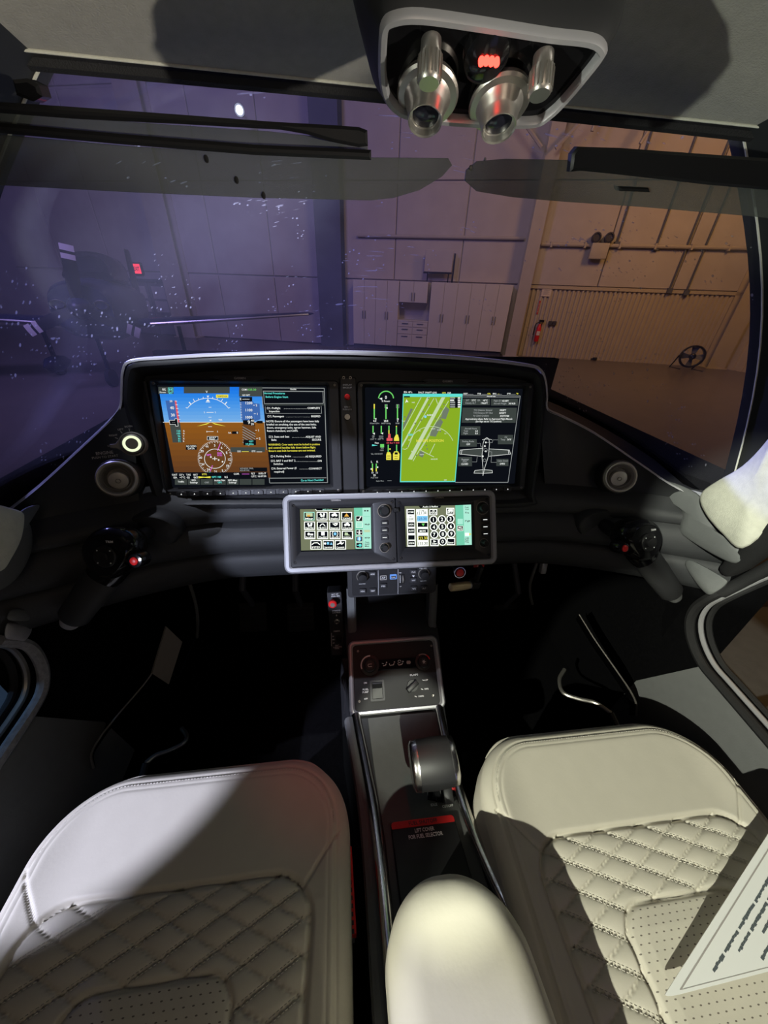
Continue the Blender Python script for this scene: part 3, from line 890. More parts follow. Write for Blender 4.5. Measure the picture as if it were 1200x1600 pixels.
def wind(a, b, off=0.0):
    p = wtop(b).lerp(wbot(b), a)
    q = math.sin(math.pi * a) * (0.06 + 0.03 * (1 - b * b))
    n_ = Vector((0.9 * b, 0.35, 0.75)).normalized()
    return p + n_ * (q + off)


m_ = MB(); nb = 48; na = 24
m_.grid([[wind(i / na, -1 + 2 * j / nb) for j in range(nb + 1)] for i in range(na + 1)])
m_.grid([[wind(i / na, -1 + 2 * j / nb, 0.006) for j in range(nb + 1)] for i in range(na + 1)])
window_1 = obj('window_1', m_, 'windscreen', kind='structure')


def pillar(sgn, name):
    m_ = MB(); A = []; B = []; C2 = []; D = []
    for i in range(15):
        a = -0.02 + i / 14 * 1.04
        p = wind(a, sgn * 1.0)
        w = 0.05 + 0.045 * a
        A.append(p + Vector((0, 0.012, 0.0))); B.append(p + Vector((0, -0.006, -0.002)))
        C2.append(p + Vector((sgn * (0.03 + 0.02 * a), -w * 1.1, -0.01))); D.append(p + Vector((sgn * (0.09 + 0.02 * a), -w * 1.2, 0.03)))
    rows = [[A[i], B[i], C2[i], D[i]] for i in range(15)]
    m_.loft(rows, True, True, True)
    o = obj(name, m_, 'vinyl_smooth', kind='structure', smooth=50)
    m2 = MB(); m2.tube([B[i] + Vector((-sgn * 0.0006, 0.0, 0)) for i in range(15)], 0.0012, 6)
    obj('edge_strip', m2, 'suede', o)
    return o


pillar(1, 'trim_1'); pillar(-1, 'trim_2')

# cabin floor, firewall, side walls with door openings
XL, XR = XC - 0.598, XC + 0.602
FLZ = -0.98
m_ = MB(); m_.add([(XL - 0.05, -0.7, FLZ), (XR + 0.05, -0.7, FLZ), (XR + 0.05, 1.25, FLZ), (XL - 0.05, 1.25, FLZ), (XL - 0.05, -0.7, FLZ - 0.03), (XR + 0.05, -0.7, FLZ - 0.03), (XR + 0.05, 1.25, FLZ - 0.03), (XL - 0.05, 1.25, FLZ - 0.03)],
            [(0, 1, 2, 3), (7, 6, 5, 4), (0, 4, 5, 1), (1, 5, 6, 2), (2, 6, 7, 3), (3, 7, 4, 0)])
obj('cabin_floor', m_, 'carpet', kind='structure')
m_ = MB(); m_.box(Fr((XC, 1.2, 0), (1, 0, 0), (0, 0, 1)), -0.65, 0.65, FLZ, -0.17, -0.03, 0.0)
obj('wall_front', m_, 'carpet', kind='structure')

DOORL = [(0, 1004), (30, 1006), (50, 1014), (64, 1034), (70, 1058), (66, 1086), (48, 1118), (20, 1160), (-40, 1250), (-160, 1420)]
DOORR = [(1200, 893), (1150, 915), (1100, 940), (1083, 955), (1076, 976), (1080, 1005), (1096, 1040), (1125, 1075), (1200, 1162), (1300, 1280)]


def side(sgn):
    x = XL if sgn < 0 else XR
    edge = [PX(px, py, x) for px, py in (DOORL if sgn < 0 else DOORR)]
    edge = cr(edge, 4)
    name = 'wall_left' if sgn < 0 else 'wall_right'
    m_ = MB()
    # wall surface: from the door edge outwards to the outline below/forward
    last = edge[-1]
    edge2 = edge + [Vector((x, -0.6, last.z))]
    out = []
    for p in edge2:
        out.append(p)
    N_ = len(edge2)
    # ring 1: fold outward (sill thickness), ring 0: edge, ring 2: down/forward to the floor
    ring0 = [p + Vector((sgn * 0.05, 0, 0)) for p in edge2]
    ring1 = [p + Vector((sgn * 0.012, 0, 0)) for p in edge2]
    ring2 = [p + Vector((0.0, 0.012 * (1 if i < N_ * 0.6 else 0.3), -0.012)) for i, p in enumerate(edge2)]
    ring3 = []; ring4 = []
    for i, p in enumerate(edge2):
        f = i / (N_ - 1)
        ring3.append(Vector((x - sgn * 0.012, p.y + 0.14 * (1 - f) ** 0.7, p.z - 0.16 * min(1, f * 1.3 + 0.15))))
        ring4.append(Vector((x - sgn * 0.005, max(p.y, 0.0) + 0.85 * max(0, 1 - f * 1.5), FLZ - 0.005 if f > 0.45 else p.z - (p.z - FLZ) * (0.3 + f))))
    m_.grid([ring0, ring1, ring2, ring3, ring4])
    # forward kick panel
    q0 = edge2[0]
    # outer skin under the sill
    m_.grid([ring0, [Vector((x + sgn * 0.055, p.y, FLZ - 0.2)) for p in edge2]])
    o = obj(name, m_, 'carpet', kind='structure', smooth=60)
    i0 = int(N_ * 0.64)
    sp = MB(); sp.grid([[p + Vector((-sgn * 0.003, 0, 0.001)) for p in r[i0:]] for r in (ring1, ring2, ring3)] + [[p + Vector((-sgn * 0.02, 0, -0.12)) for p in ring3[i0:]]])
    obj('sill_panel', sp, 'vinyl_grey', o, smooth=60)
    k1 = MB(); k1.add([(x - sgn * 0.004, 0.425, -0.25), (x - sgn * 0.004, 1.22, -0.25), (x - sgn * 0.004, 1.22, FLZ + 0.001), (x - sgn * 0.004, 0.425, FLZ + 0.001)], [(0, 1, 2, 3)])
    obj('kick_panel', k1, 'carpet', o, smooth=0)
    s1 = MB(); s1.tube([p + Vector((-sgn * 0.0, 0, 0.004)) for p in edge2], 0.0085, 8)
    obj('door_seal', s1, 'seal_weave' if sgn < 0 else 'rubber', o)
    s2 = MB(); s2.tube([p + Vector((sgn * 0.026, 0, 0.002)) for p in edge2], 0.005, 8)
    obj('sill_strip', s2, 'satin' if sgn < 0 else 'silver', o)
    s3 = MB(); s3.tube([p + Vector((sgn * 0.046, 0, 0.0)) for p in edge2], 0.006, 8)
    obj('outer_seal', s3, 'rubber', o)
    return edge2


eL = side(-1); eR = side(1)

# wing roots seen through the door openings
for sgn, lab in ((-1, 'wing root with gritty walkway outside the left door opening'), (1, 'wing root lit brown outside the right door opening')):
    x0 = XC + sgn * 0.70; F2 = Fr((x0, 0.0, -1.12), (sgn, 0, 0), (0, 1, 0))
    m_ = MB(); L = []
    for x, c0, c1, t_ in ((0, -1.0, 0.95, 0.10), (1.2, -0.95, 0.8, 0.09), (4.5, -0.7, 0.45, 0.05)):
        L.append([Vector((x0 + sgn * x, c0 + (c1 - c0) * a, -1.10 + 0.04 * x + b * t_)) for a, b in ((0, 0), (0.5, 0.7), (0.85, 0.8), (1, 0), (0.85, -0.6), (0.4, -0.5))])
    m_.loft(L, True, True, True)
    obj('aircraft_wing', m_, 'wing', label=lab, cat='wing')


# ================================================================== INSTRUMENT PANEL
FP = Fr((0, 0.66, -0.15), (1, 0, 0), (0, 0.322, 0.947))       # plane of the two big screens

dash = thing('instrument_panel', 'black padded aircraft dashboard with raised screen hood spanning the cabin', 'dashboard', (XC, 0.6, -0.55))

# --- lower padded bolsters -------------------------------------------------
prof = [(0.640, -0.318), (0.600, -0.336), (0.585, -0.346), (0.5755, -0.360), (0.573, -0.376), (0.5755, -0.3795), (0.579, -0.382), (0.5735, -0.3845),
        (0.566, -0.390), (0.557, -0.402), (0.553, -0.420), (0.554, -0.436), (0.5585, -0.4395), (0.5625, -0.442), (0.556, -0.4445), (0.5495, -0.452),
        (0.547, -0.470), (0.549, -0.488), (0.556, -0.503), (0.572, -0.513), (0.60, -0.518), (0.72, -0.520)]
ss = [-0.604 + 1.208 * i / 72 for i in range(73)]


def shift(s):
    a = max(0, abs(s) - 0.30) / 0.30
    return -0.155 * a ** 1.7, 0.045 * a ** 1.7


rows = []
for (y, z) in prof:
    row = []
    for s in ss:
        dy, dz = shift(s)
        row.append(Vector((XC + s, y + dy, z + dz * (1 if z < -0.35 else 0.6))))
    rows.append(row)
SPLIT = [(0, 6), (6, 13), (13, 21)]
for (a, b), nm in zip(SPLIT, ('shelf_pad', 'upper_bolster', 'lower_bolster')):
    m_ = MB(); m_.grid(rows[a:b + 1]); obj(nm, m_, 'vinyl', dash, smooth=70)

# --- side fascias -----------------------------------------------------------


def fascia(top, bot, name):
    T = cr(top, 5); B = cr(bot, 5)
    rr = []
    for k in range(9):
        f = k / 8
        rr.append([a.lerp(b, f) for a, b in zip(T, B)])
    m_ = MB(); m_.grid(rr); return obj(name, m_, 'vinyl_smooth', dash, smooth=70)


RIM_L = [(-0.505, 0.43, -0.30), PY(30, 785, 0.487), PY(70, 752, 0.535), PY(120, 706, 0.595), PY(165, 664, 0.64), PY(187, 638, 0.663)]
RIM_R = [PY(856, 640, 0.663), PY(880, 652, 0.650), PY(930, 678, 0.61), PY(1000, 725, 0.55), PY(1062, 765, 0.50), PY(1128, 785, 0.46)]
RIM_T = [PY(190, 608, 0.665), PY(192, 580, 0.662), PY(204, 565, 0.66), PY(260, 560, 0.66), PY(330, 556, 0.66), PY(420, 553, 0.66), PY(500, 552, 0.66), PY(620, 555, 0.66), PY(740, 562, 0.66), PY(825, 572, 0.66), PY(846, 580, 0.66), PY(853, 598, 0.662), PY(855, 620, 0.664)]


def shelf_pt(x, k=0):
    dy, dz = shift(x - XC); return Vector((x, 0.612 + dy, -0.330 + dz * 0.6))


fascia(RIM_L + [PY(205, 620, 0.672)], [shelf_pt(x) for x in (-0.512, -0.485, -0.455, -0.425, -0.40, -0.385, -0.36)], 'side_fascia')
fascia([PY(842, 620, 0.672)] + RIM_R, [shelf_pt(x) for x in (0.42, 0.44, 0.47, 0.53, 0.59, 0.64, 0.68)], 'side_fascia')

# --- hood around the screens -------------------------------------------------
hood_px = [(204, 565), (260, 560), (330, 556), (420, 553), (500, 552), (620, 555), (740, 562), (825, 572), (846, 580), (853, 598), (855, 625), (850, 690), (838, 770), (834, 792),
           (700, 796), (560, 796), (400, 796), (262, 796), (240, 785), (222, 735), (204, 680), (190, 635), (189, 605), (192, 580)]
hp2 = [FP.uv(x, y, 0.02) for x, y in hood_px][::-1]
hp2 = [tuple(p) for p in [(q.x, q.y) for q in cr([Vector((a, b, 0)) for a, b in hp2], 3, True)]]
L = []
for ins, w in ((0.0, -0.14), (0.0, 0.012), (0.003, 0.018), (0.010, 0.020), (0.016, 0.012), (0.020, -0.008)):
    pts = inset(hp2, ins) if ins else hp2
    L.append([FP.p(u, v, w) for u, v in pts])
m_ = MB(); m_.loft(L, True, False, True)
obj('screen_hood', m_, 'vinyl_smooth', dash, smooth=50)


def shove(p, y, z):
    return Vector((p.x, p.y + y, p.z + z))


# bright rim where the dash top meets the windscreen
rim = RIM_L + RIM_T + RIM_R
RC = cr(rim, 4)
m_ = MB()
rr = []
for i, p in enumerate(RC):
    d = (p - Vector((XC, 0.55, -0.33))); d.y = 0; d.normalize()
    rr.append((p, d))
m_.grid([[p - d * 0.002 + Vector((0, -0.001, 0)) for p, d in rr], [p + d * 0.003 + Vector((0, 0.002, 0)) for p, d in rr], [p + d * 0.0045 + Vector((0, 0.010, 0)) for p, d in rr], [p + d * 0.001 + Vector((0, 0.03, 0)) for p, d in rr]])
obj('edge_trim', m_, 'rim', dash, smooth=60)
# dash top running forward under the windscreen
m_ = MB()
top2 = []
for p, d in rr:
    b = max(-1, min(1, (p.x - XC) / 0.60)); q = wbot(math.asin(b) / (math.pi / 2)) + Vector((0, -0.012, -0.01))
    top2.append(q)
m_.grid([[p + d * 0.001 + Vector((0, 0.03, -0.002)) for p, d in rr], [p.lerp(q, 0.5) + Vector((0, 0.0, -0.01)) for (p, d), q in zip(rr, top2)], top2])
obj('glareshield_top', m_, 'vinyl', dash, smooth=60)
# seam crease on the left of the hood
for a, b in (((226, 596), (262, 782)),):
    m_ = MB(); m_.tube([FP.px(*a, 0.004), FP.px(*b, 0.004)], 0.003, 6); obj('hood_crease', m_, 'vinyl', dash)

# --- air vents ----------------------------------------------------------------


def vent(px, py, y, label, nrm):
    c = PY(px, py, y); F = facing(c, nrm)
    g = thing('air_vent', label, 'air vent', c, 'round dashboard air vents')
    m_ = MB(); m_.lathe(F, [(0.0315, -0.03), (0.0315, -0.002), (0.0308, 0.0005), (0.0285, 0.0005), (0.028, -0.014)], 36); obj('pocket', m_, 'black', g)
    R0 = 0.0288
    circ = lambda r: [(r * math.cos(a), r * math.sin(a)) for a in [2 * math.pi * k / 40 for k in range(40)]]
    m_ = MB(); m_.ring(F, [(circ(R0), -0.004), (circ(R0), 0.004), (circ(R0 - 0.002), 0.0065), (circ(R0 - 0.0036), 0.006), (circ(R0 - 0.0048), 0.003)]); obj('bezel_ring', m_, 'vent_metal', g)
    m_ = MB(); m_.ring(F, [(circ(R0 - 0.0044), 0.003), (circ(R0 - 0.008), -0.001), (circ(R0 - 0.0092), 0.0015), (circ(R0 - 0.010), 0.002), (circ(R0 - 0.0112), -0.002), (circ(R0 - 0.0128), -0.006), (circ(0.002), -0.010)]); obj('bowl', m_, 'vent_dark', g)
    Fi = facing(F.p(0.0, -0.002, -0.006), F.N * 1.0 + F.V * -0.25)
    m_ = MB(); m_.lathe(Fi, [(0.0142, 0.0), (0.0146, 0.004), (0.0138, 0.006), (0.0126, 0.0065), (0.0064, 0.0072), (0.001, 0.0074)], 30); e = obj('eyeball', m_, 'vent_metal', g)
    m_ = MB(); m_.ring(Fi, [(circ(0.0038), 0.007), (circ(0.0038), 0.0088), (circ(0.0028), 0.0088), (circ(0.0028), 0.007)]); obj('nozzle_ring', m_, 'vent_dark', e)
    m_ = MB(); m_.lathe(Fi, [(0.0024, 0.007), (0.0024, 0.0085), (0.001, 0.0088)], 14); obj('nozzle_tip', m_, 'vent_metal', e)


vent(184, 748, 0.548, 'round metal air vent left of the attitude screen', (0.28, -0.88, 0.40))
vent(968, 745, 0.530, 'round metal air vent right of the map screen', (-0.26, -0.88, 0.40))

# --- engine start switch --------------------------------------------------------
c = PY(209, 694, 0.594); F = facing(c, (0.25, -0.87, 0.42))
FE = F
g = thing('engine_start_switch', 'round engine start button with lit ring and pointer bezel', 'switch', c)
circ = lambda r, n=36: [(r * math.cos(a), r * math.sin(a)) for a in [2 * math.pi * k / n for k in range(n)]]
m_ = MB(); m_.ring(F, [(circ(0.0200), -0.004), (circ(0.0200), 0.006), (circ(0.0175), 0.007), (circ(0.0165), 0.004)]); obj('selector_ring', m_, 'vent_dark', g)
m_ = MB(); m_.plate(F, [(-0.032, -0.003), (-0.024, -0.0045), (-0.0185, -0.009), (-0.0185, 0.009), (-0.024, 0.003), (-0.032, 0.003)], 0.0, 0.006, 0.001); obj('pointer', m_, 'vent_dark', g)
m_ = MB(); m_.ring(F, [(circ(0.0163), 0.004), (circ(0.0160), 0.009), (circ(0.0135), 0.0105), (circ(0.0132), 0.0100)]); obj('button_collar', m_, 'vent_dark', g)
m_ = MB(); m_.ring(F, [(circ(0.0132), 0.0100), (circ(0.0128), 0.0106), (circ(0.0094), 0.0106), (circ(0.0090), 0.0100)]); obj('lit_ring', m_, 'e_ring', g)
m_ = MB(); m_.lathe(F, [(0.0090, 0.0095), (0.0088, 0.0102), (0.001, 0.0100)], 30); obj('button_cap', m_, 'vent_dark', g)
pr = Print(Fr(F.p(0, 0, 0.004), F.U, F.V), 130, 630, 9.41, 0.001)
for (x, y, s_) in ((398, 626, 'OFF'), (447, 472, 'RIGHT'), (553, 386, 'LEFT'), (668, 343, 'BOTH')):
    pr.text(x, y, 26, s_, 'grey_print')
pr.text(318, 730, 44, 'ENGINE', 'grey_print', width=255); pr.text(328, 788, 32, 'PUSH TO START', 'grey_print', width=385)
for a in (((455, 622), (482, 620)), ((472, 505), (512, 522)), ((550, 412), (578, 444)), ((676, 372), (684, 412))):
    pr.line(list(a), 10, 'grey_print')
pr.done(g, 'printed_legend', 'stuff')

# --- big displays ------------------------------------------------------------------
def uvrect(pxs, w=0.0):
    q = [FP.uv(x, y, w) for x, y in pxs]
    return (0.5 * (q[0][0] + q[3][0]), 0.5 * (q[2][1] + q[3][1]), 0.5 * (q[1][0] + q[2][0]), 0.5 * (q[0][1] + q[1][1]))


def display(label, outer, screen, brand_px, name='flight_display'):
    ou = uvrect(outer, 0.012); sc = uvrect(screen)
    g = thing(name, label, 'display', FP.p((ou[0] + ou[2]) / 2, ou[1], 0), 'large dashboard displays')
    ro = rrect(*ou, 0.008); ri = rrect(sc[0] - 0.004, sc[1] - 0.004, sc[2] + 0.004, sc[3] + 0.004, 0.002)
    rm = rrect(sc[0] - 0.010, sc[1] - 0.009, sc[2] + 0.010, sc[3] + 0.009, 0.004)
    m_ = MB(); m_.ring(FP, [(ro, -0.012), (ro, 0.009), (inset(ro, 0.002), 0.011), (rm, 0.011), (ri, 0.0), (ri, -0.002)]); obj('bezel', m_, 'bezel', g, smooth=35)
    m_ = MB(); m_.box(FP, sc[0] - 0.004, sc[2] + 0.004, sc[1] - 0.004, sc[3] + 0.004, -0.006, -0.0003); obj('screen', m_, 'e_black', g, smooth=0)
    # row of softkeys
    n = 12; x0, x1 = sc[0] + 0.004, sc[2] - 0.004; dx = (x1 - x0) / n
    vk = (ou[1] + sc[1] - 0.009) / 2
    m_ = MB(); m_.box(FP, x0 + dx * 0.12, x0 + dx * 0.88, vk - 0.0045, vk + 0.0045, 0.010, 0.0125, 0.0008, 1); k0 = obj('softkey', m_, 'key', g)
    m_ = MB(); m_.add([FP.p(x0 + dx / 2 - 0.0014, vk - 0.0012, 0.0127), FP.p(x0 + dx / 2 + 0.0014, vk - 0.0012, 0.0127), FP.p(x0 + dx / 2, vk + 0.0014, 0.0127)], [(0, 1, 2)]); obj('key_mark', m_, 'e_white', k0, smooth=0)
    copies(k0, g, [FP.U * (dx * k) for k in range(1, n)])
    # knobs for the mounting screws
    for (u, v) in ((ou[0] + 0.008, ou[3] - 0.008), (ou[2] - 0.008, ou[3] - 0.008), (ou[0] + 0.008, ou[1] + 0.006), (ou[2] - 0.008, ou[1] + 0.006)):
        m_ = MB(); m_.lathe(FP.at(u, v, 0.011), [(0.0022, -0.001), (0.0022, 0.0006), (0.0012, 0.0008), (0.001, 0.0)], 10); obj('mounting_screw', m_, 'steel', g)
    # card slots on the right border
    for k in (0, 1):
        v = sc[1] + (sc[3] - sc[1]) * (0.42 + 0.2 * k); m_ = MB()
        m_.box(FP, ou[2] - 0.0075, ou[2] - 0.0055, v - 0.012, v + 0.012, 0.0105, 0.0118); obj('card_slot', m_, 'black', g, smooth=0)
    bu, bv = FP.uv(*brand_px, 0.011)
    m_ = MB(); m_.plate(FP, [(bu - 0.05, bv - 0.0005), (bu - 0.02, bv - 0.006), (bu + 0.02, bv - 0.006), (bu + 0.05, bv - 0.0005), (bu + 0.04, bv + 0.004), (bu - 0.04, bv + 0.004)], 0.010, 0.0122, 0.0006); obj('brand_plate', m_, 'bezel', g)
    m_ = MB(); text(m_, FP, bu, bv - 0.001, 0.0036, 'GARMIN', w=0.0125); obj('brand_lettering', m_, 'grey_print', g, smooth=0)
    return g


LO = [(230, 594), (531, 591), (534, 770), (259, 778)]; LS = [(248, 604.5), (507.5, 607), (512, 755), (274, 757)]
RO = [(562, 592), (838, 600), (818, 769), (557, 770)]; RS = [(577, 608), (815.5, 612), (799.5, 755), (572.5, 755)]
dL = display('large left display showing blue and brown attitude picture and a checklist', LO, LS, (375, 590))
dR = display('large right display showing a green airport map and engine gauges', RO, RS, (699, 595))

# ---- left display: attitude picture
p = Print(FP, 230, 580, 6.0)
for k in range(10):
    ya, yb = 148 + 33 * k, 148 + 33 * (k + 1)
    fx = lambda y: 108 + (y - 148) * 0.165
    gx_ = lambda y: 1072 + (y - 148) * 0.1
    p.poly([(fx(yb), yb), (gx_(yb), yb), (gx_(ya), ya), (fx(ya), ya)], 'e_skyband%d' % k)
    ya, yb = 478 + 52 * k, 478 + 52 * (k + 1)
    fx2 = lambda y: 162 + (y - 478) * 0.2
    p.poly([(fx2(yb), yb), (gx_(yb), yb), (gx_(ya), ya), (fx2(ya), ya)], 'e_earth%d' % k)
p.line([(150, 478), (1105, 478)], 5, 'e_white')
p.rect(345, 148, 775, 208, 'e_dgrey'); p.rect(862, 148, 1080, 238, 'e_dgrey'); p.rect(108, 148, 250, 212, 'e_dgrey')
p.text(160, 172, 20, '0%', 'e_white'); p.text(150, 198, 14, 'Power', 'e_white', width=58)
p.frame(198, 155, 245, 200, 4, 'e_cyan'); p.line([(210, 190), (210, 165), (221, 180), (233, 165), (233, 190)], 5, 'e_cyan'); p.text(222, 208, 12, 'MSG', 'e_cyan')
p.text(560, 194, 20, 'V', 'e_white'); p.text(914, 173, 16, 'COM1', 'e_white', width=52); p.text(986, 173, 17, '123.30', 'e_green', width=74)
p.text(930, 226, 17, 'NO WPT', 'e_white', width=72); p.rect(648, 220, 762, 250, 'e_yellow'); p.text(705, 236, 18, 'TAWS N/A', 'e_ground2', width=96)
p.arc(572, 500, 246, 38, 142, 5, 'e_white', ry=246)
for a in (38, 50, 60, 70, 80, 100, 110, 120, 130, 142):
    r0, r1 = 246, 275 if a in (60, 120, 50, 130) else 262
    ca, sa = math.cos(math.radians(a)), math.sin(math.radians(a)); p.line([(572 + r0 * ca, 500 - r0 * sa), (572 + r1 * ca, 500 - r1 * sa)], 5 if a not in (50, 130) else 9, 'e_white')
p.poly([(560, 230), (584, 230), (572, 250)], 'e_white'); p.poly([(554, 285), (590, 285), (572, 258)], 'e_white'); p.rect(552, 289, 592, 293, 'e_white')
for y, w_ in ((338, 26), (386, 66), (432, 28), (520, 36), (566, 66)):
    p.rect(592 - w_ / 2, y - 2, 592 + w_ / 2, y + 2, 'e_white')
for x, y in ((540, 386), (642, 386), (562, 566), (662, 566)):
    p.text(x, y, 14, '5', 'e_white')
p.poly([(470, 516), (596, 480), (560, 500)], 'e_yellow'); p.poly([(740, 516), (604, 480), (640, 500)], 'e_yellow'); p.poly([(586, 456), (608, 456), (597, 470)], 'e_white')
p.text(690, 457, 14, 'TRK', 'e_white')
# speed tape
p.poly([(212, 470), (312, 470), (276, 276), (176, 276)], 'e_tape'); p.poly([(244, 668), (338, 668), (312, 480), (214, 480)], 'e_dgrey')
p.poly([(290, 480), (308, 480), (278, 276), (262, 276)], 'e_red')
for k in range(6):
    p.rect(266 + k * 6, 280 + k * 34, 286 + k * 6, 284 + k * 34, 'e_white')
p.text(228, 282, 18, '50', 'e_white'); p.text(238, 344, 26, '40', 'e_white'); p.text(246, 411, 26, '30', 'e_white')
p.poly([(218, 505), (270, 505), (272, 520), (296, 520), (290, 446), (264, 446), (266, 458), (212, 458)], 'e_black'); p.line([(218, 500), (272, 500), (272, 516), (296, 516), (288, 446), (264, 446), (264, 460), (212, 460), (218, 500)], 4, 'e_white')
p.text(252, 481, 12, '- - -', 'e_white')
for y, s_, d_ in ((560, '120', 'G'), (584, '100', 'G'), (608, '96', 'Y'), (632, '81', 'X'), (656, '71', 'R')):
    p.text(316, y, 17, s_, 'e_cyan', 'r', width=None); p.text(348, y, 14, d_, 'e_white')
p.rect(368, 688, 470, 736, 'e_black'); p.text(419, 702, 16, 'NO WIND', 'e_white', width=92); p.text(419, 724, 16, 'DATA', 'e_white')
# altitude tape
p.rect(870, 242, 988, 284, 'e_black'); p.text(880, 262, 20, 'E', 'e_white'); p.rect(896, 262, 962, 266, 'e_white')
p.poly([(888, 460), (1010, 460), (1000, 284), (872, 284)], 'e_tape'); p.poly([(1012, 470), (1065, 450), (1056, 306), (1000, 300)], 'e_tape')
p.poly([(905, 665), (1022, 665), (1016, 500), (895, 500)], 'e_ground2')
for k in range(7):
    p.line([(898, 520 + k * 24), (1018, 590 + k * 24)] if k < 4 else [(898, 520 + k * 24), (960, 556 + k * 24)], 6, 'e_grey')
for k in range(11):
    p.rect(872 + k, 298 + k * 15, 886 + k, 301 + k * 15, 'e_white')
for y, s_ in ((299, '1200'), (365, '1100'), (432, '1000')):
    p.text(958, y, 24, s_, 'e_white', width=64)
p.poly([(905, 498), (1010, 512), (1006, 448), (968, 448), (966, 458), (900, 460)], 'e_black'); p.text(958, 478, 34, '9', 'e_white'); p.text(990, 464, 20, '40', 'e_white'); p.text(990, 495, 20, '20', 'e_white')
for x, y, s_ in ((1028, 320, '2'), (1036, 400, '1'), (1048, 554, '1'), (1058, 630, '2')):
    p.text(x, y, 20, s_, 'e_white'); p.rect(x - 32, y - 2, x - 14, y + 2, 'e_white')
p.poly([(1020, 478), (1040, 490), (1088, 490), (1086, 466), (1040, 466)], 'e_black')
p.rect(908, 644, 1024, 692, 'e_black'); p.text(980, 658, 14, 'FEET', 'e_cyan'); p.text(964, 682, 17, '29.80in', 'e_cyan', width=76)
p.text(780, 577, 14, 'RA', 'e_white'); p.rect(800, 564, 862, 588, 'e_black'); p.text(850, 576, 18, '0', 'e_white')
# compass rose
p.rect(568, 610, 672, 646, 'e_black'); p.frame(568, 610, 672, 646, 3, 'e_white'); p.text(620, 629, 24, '025°', 'e_white')
p.disc(644, 812, 150, 'e_ground2', 36)
for k in range(72):
    a = math.radians(k * 5); r0 = 150 if k % 2 else 140
    p.line([(644 + r0 * math.cos(a), 812 + r0 * math.sin(a)), (644 + 162 * math.cos(a), 812 + 162 * math.sin(a))], 4, 'e_white')
p.arc(644, 818, 97, 0, 360, 5, 'e_white', ry=90, n=40)
for x, y, s_ in ((642, 694, '3'), (706, 716, '6'), (754, 762, 'E'), (778, 826, '12'), (762, 884, '15'), (715, 928, 'S'), (650, 938, '21'), (584, 918, '24'), (533, 870, 'W'), (512, 808, '30'), (526, 747, '33'), (573, 704, 'N')):
    p.text(x, y, 20, s_, 'e_white')
p.line([(668, 745), (694, 680)], 6, 'e_magenta'); p.line([(622, 880), (600, 938)], 6, 'e_magenta'); p.poly([(584, 940), (612, 944), (596, 958)], 'e_cyan')
p.text(588, 782, 16, 'GPS', 'e_magenta', width=44); p.text(690, 766, 16, 'ENR', 'e_magenta', width=44); p.text(690, 786, 14, 'INTEG', 'e_magenta', width=44)
p.line([(620, 818), (668, 818)], 6, 'e_white'); p.line([(644, 800), (644, 834)], 6, 'e_white')
for x, y in ((608, 802), (680, 830), (716, 846)):
    p.disc(x, y, 8, 'e_white', 10)
p.rect(790, 712, 1110, 756, 'e_dgrey'); p.text(870, 749, 15, 'DIS', 'e_white'); p.rect(894, 750, 960, 754, 'e_yellow'); p.text(1005, 748, 15, 'ETE', 'e_white'); p.rect(1032, 752, 1084, 756, 'e_white')
p.poly([(876, 938), (1132, 938), (1130, 900), (872, 900)], 'e_black'); p.text(940, 908, 14, 'XPNDR FAIL', 'e_grey', width=128); p.text(922, 926, 14, 'ADS-B FAIL', 'e_grey', width=90)
p.poly([(262, 1000), (1140, 1000), (1134, 944), (246, 944)], 'e_black')
for x, y, s_, c_ in ((272, 967, 'OAT', 'e_white'), (336, 967, '22°c', 'e_white'), (400, 967, 'TAS', 'e_white'), (466, 967, '0KT', 'e_white'), (278, 992, 'ISA', 'e_white'), (344, 992, '+7°C', 'e_white'), (398, 992, 'GS', 'e_white'), (470, 992, '0KT', 'e_white'),
                     (548, 962, 'XTK', 'e_yellow'), (846, 958, 'COR', 'e_white'), (1000, 956, 'FLT', 'e_white'), (1086, 954, '0:02:17', 'e_white'), (1008, 982, 'UTC', 'e_white'), (1084, 980, '16:07:50', 'e_white')):
    p.text(x, y, 16, s_, c_)
p.line([(492, 986), (606, 994)], 8, 'e_yellow'); p.line([(492, 996), (606, 984)], 6, 'e_yellow'); p.text(660, 988, 17, 'WPT 1 NM', 'e_cyan', width=86); p.text(750, 988, 17, '0.5', 'e_white'); p.rect(896, 958, 965, 962, 'e_magenta')
for k in range(7):
    x0 = 275 + k * 120
    p.rect(x0, 1006, x0 + 112, 1060, 'e_box')
for k, (a, b) in enumerate((('Traffic', ''), ('PFD', 'Settings'), ('', 'OBS'), ('Active Nav', 'GPS'), ('PFD Map', 'Settings'))):
    x0 = 331 + k * 120; c_ = 'e_grey' if k == 2 else 'e_white'
    if a: p.text(x0, 1018 if b else 1030, 15, a, c_)
    if b: p.text(x0, 1038, 15, b, 'e_cyan' if k == 3 else c_)
p.done(dL, 'attitude_print', 'stuff')
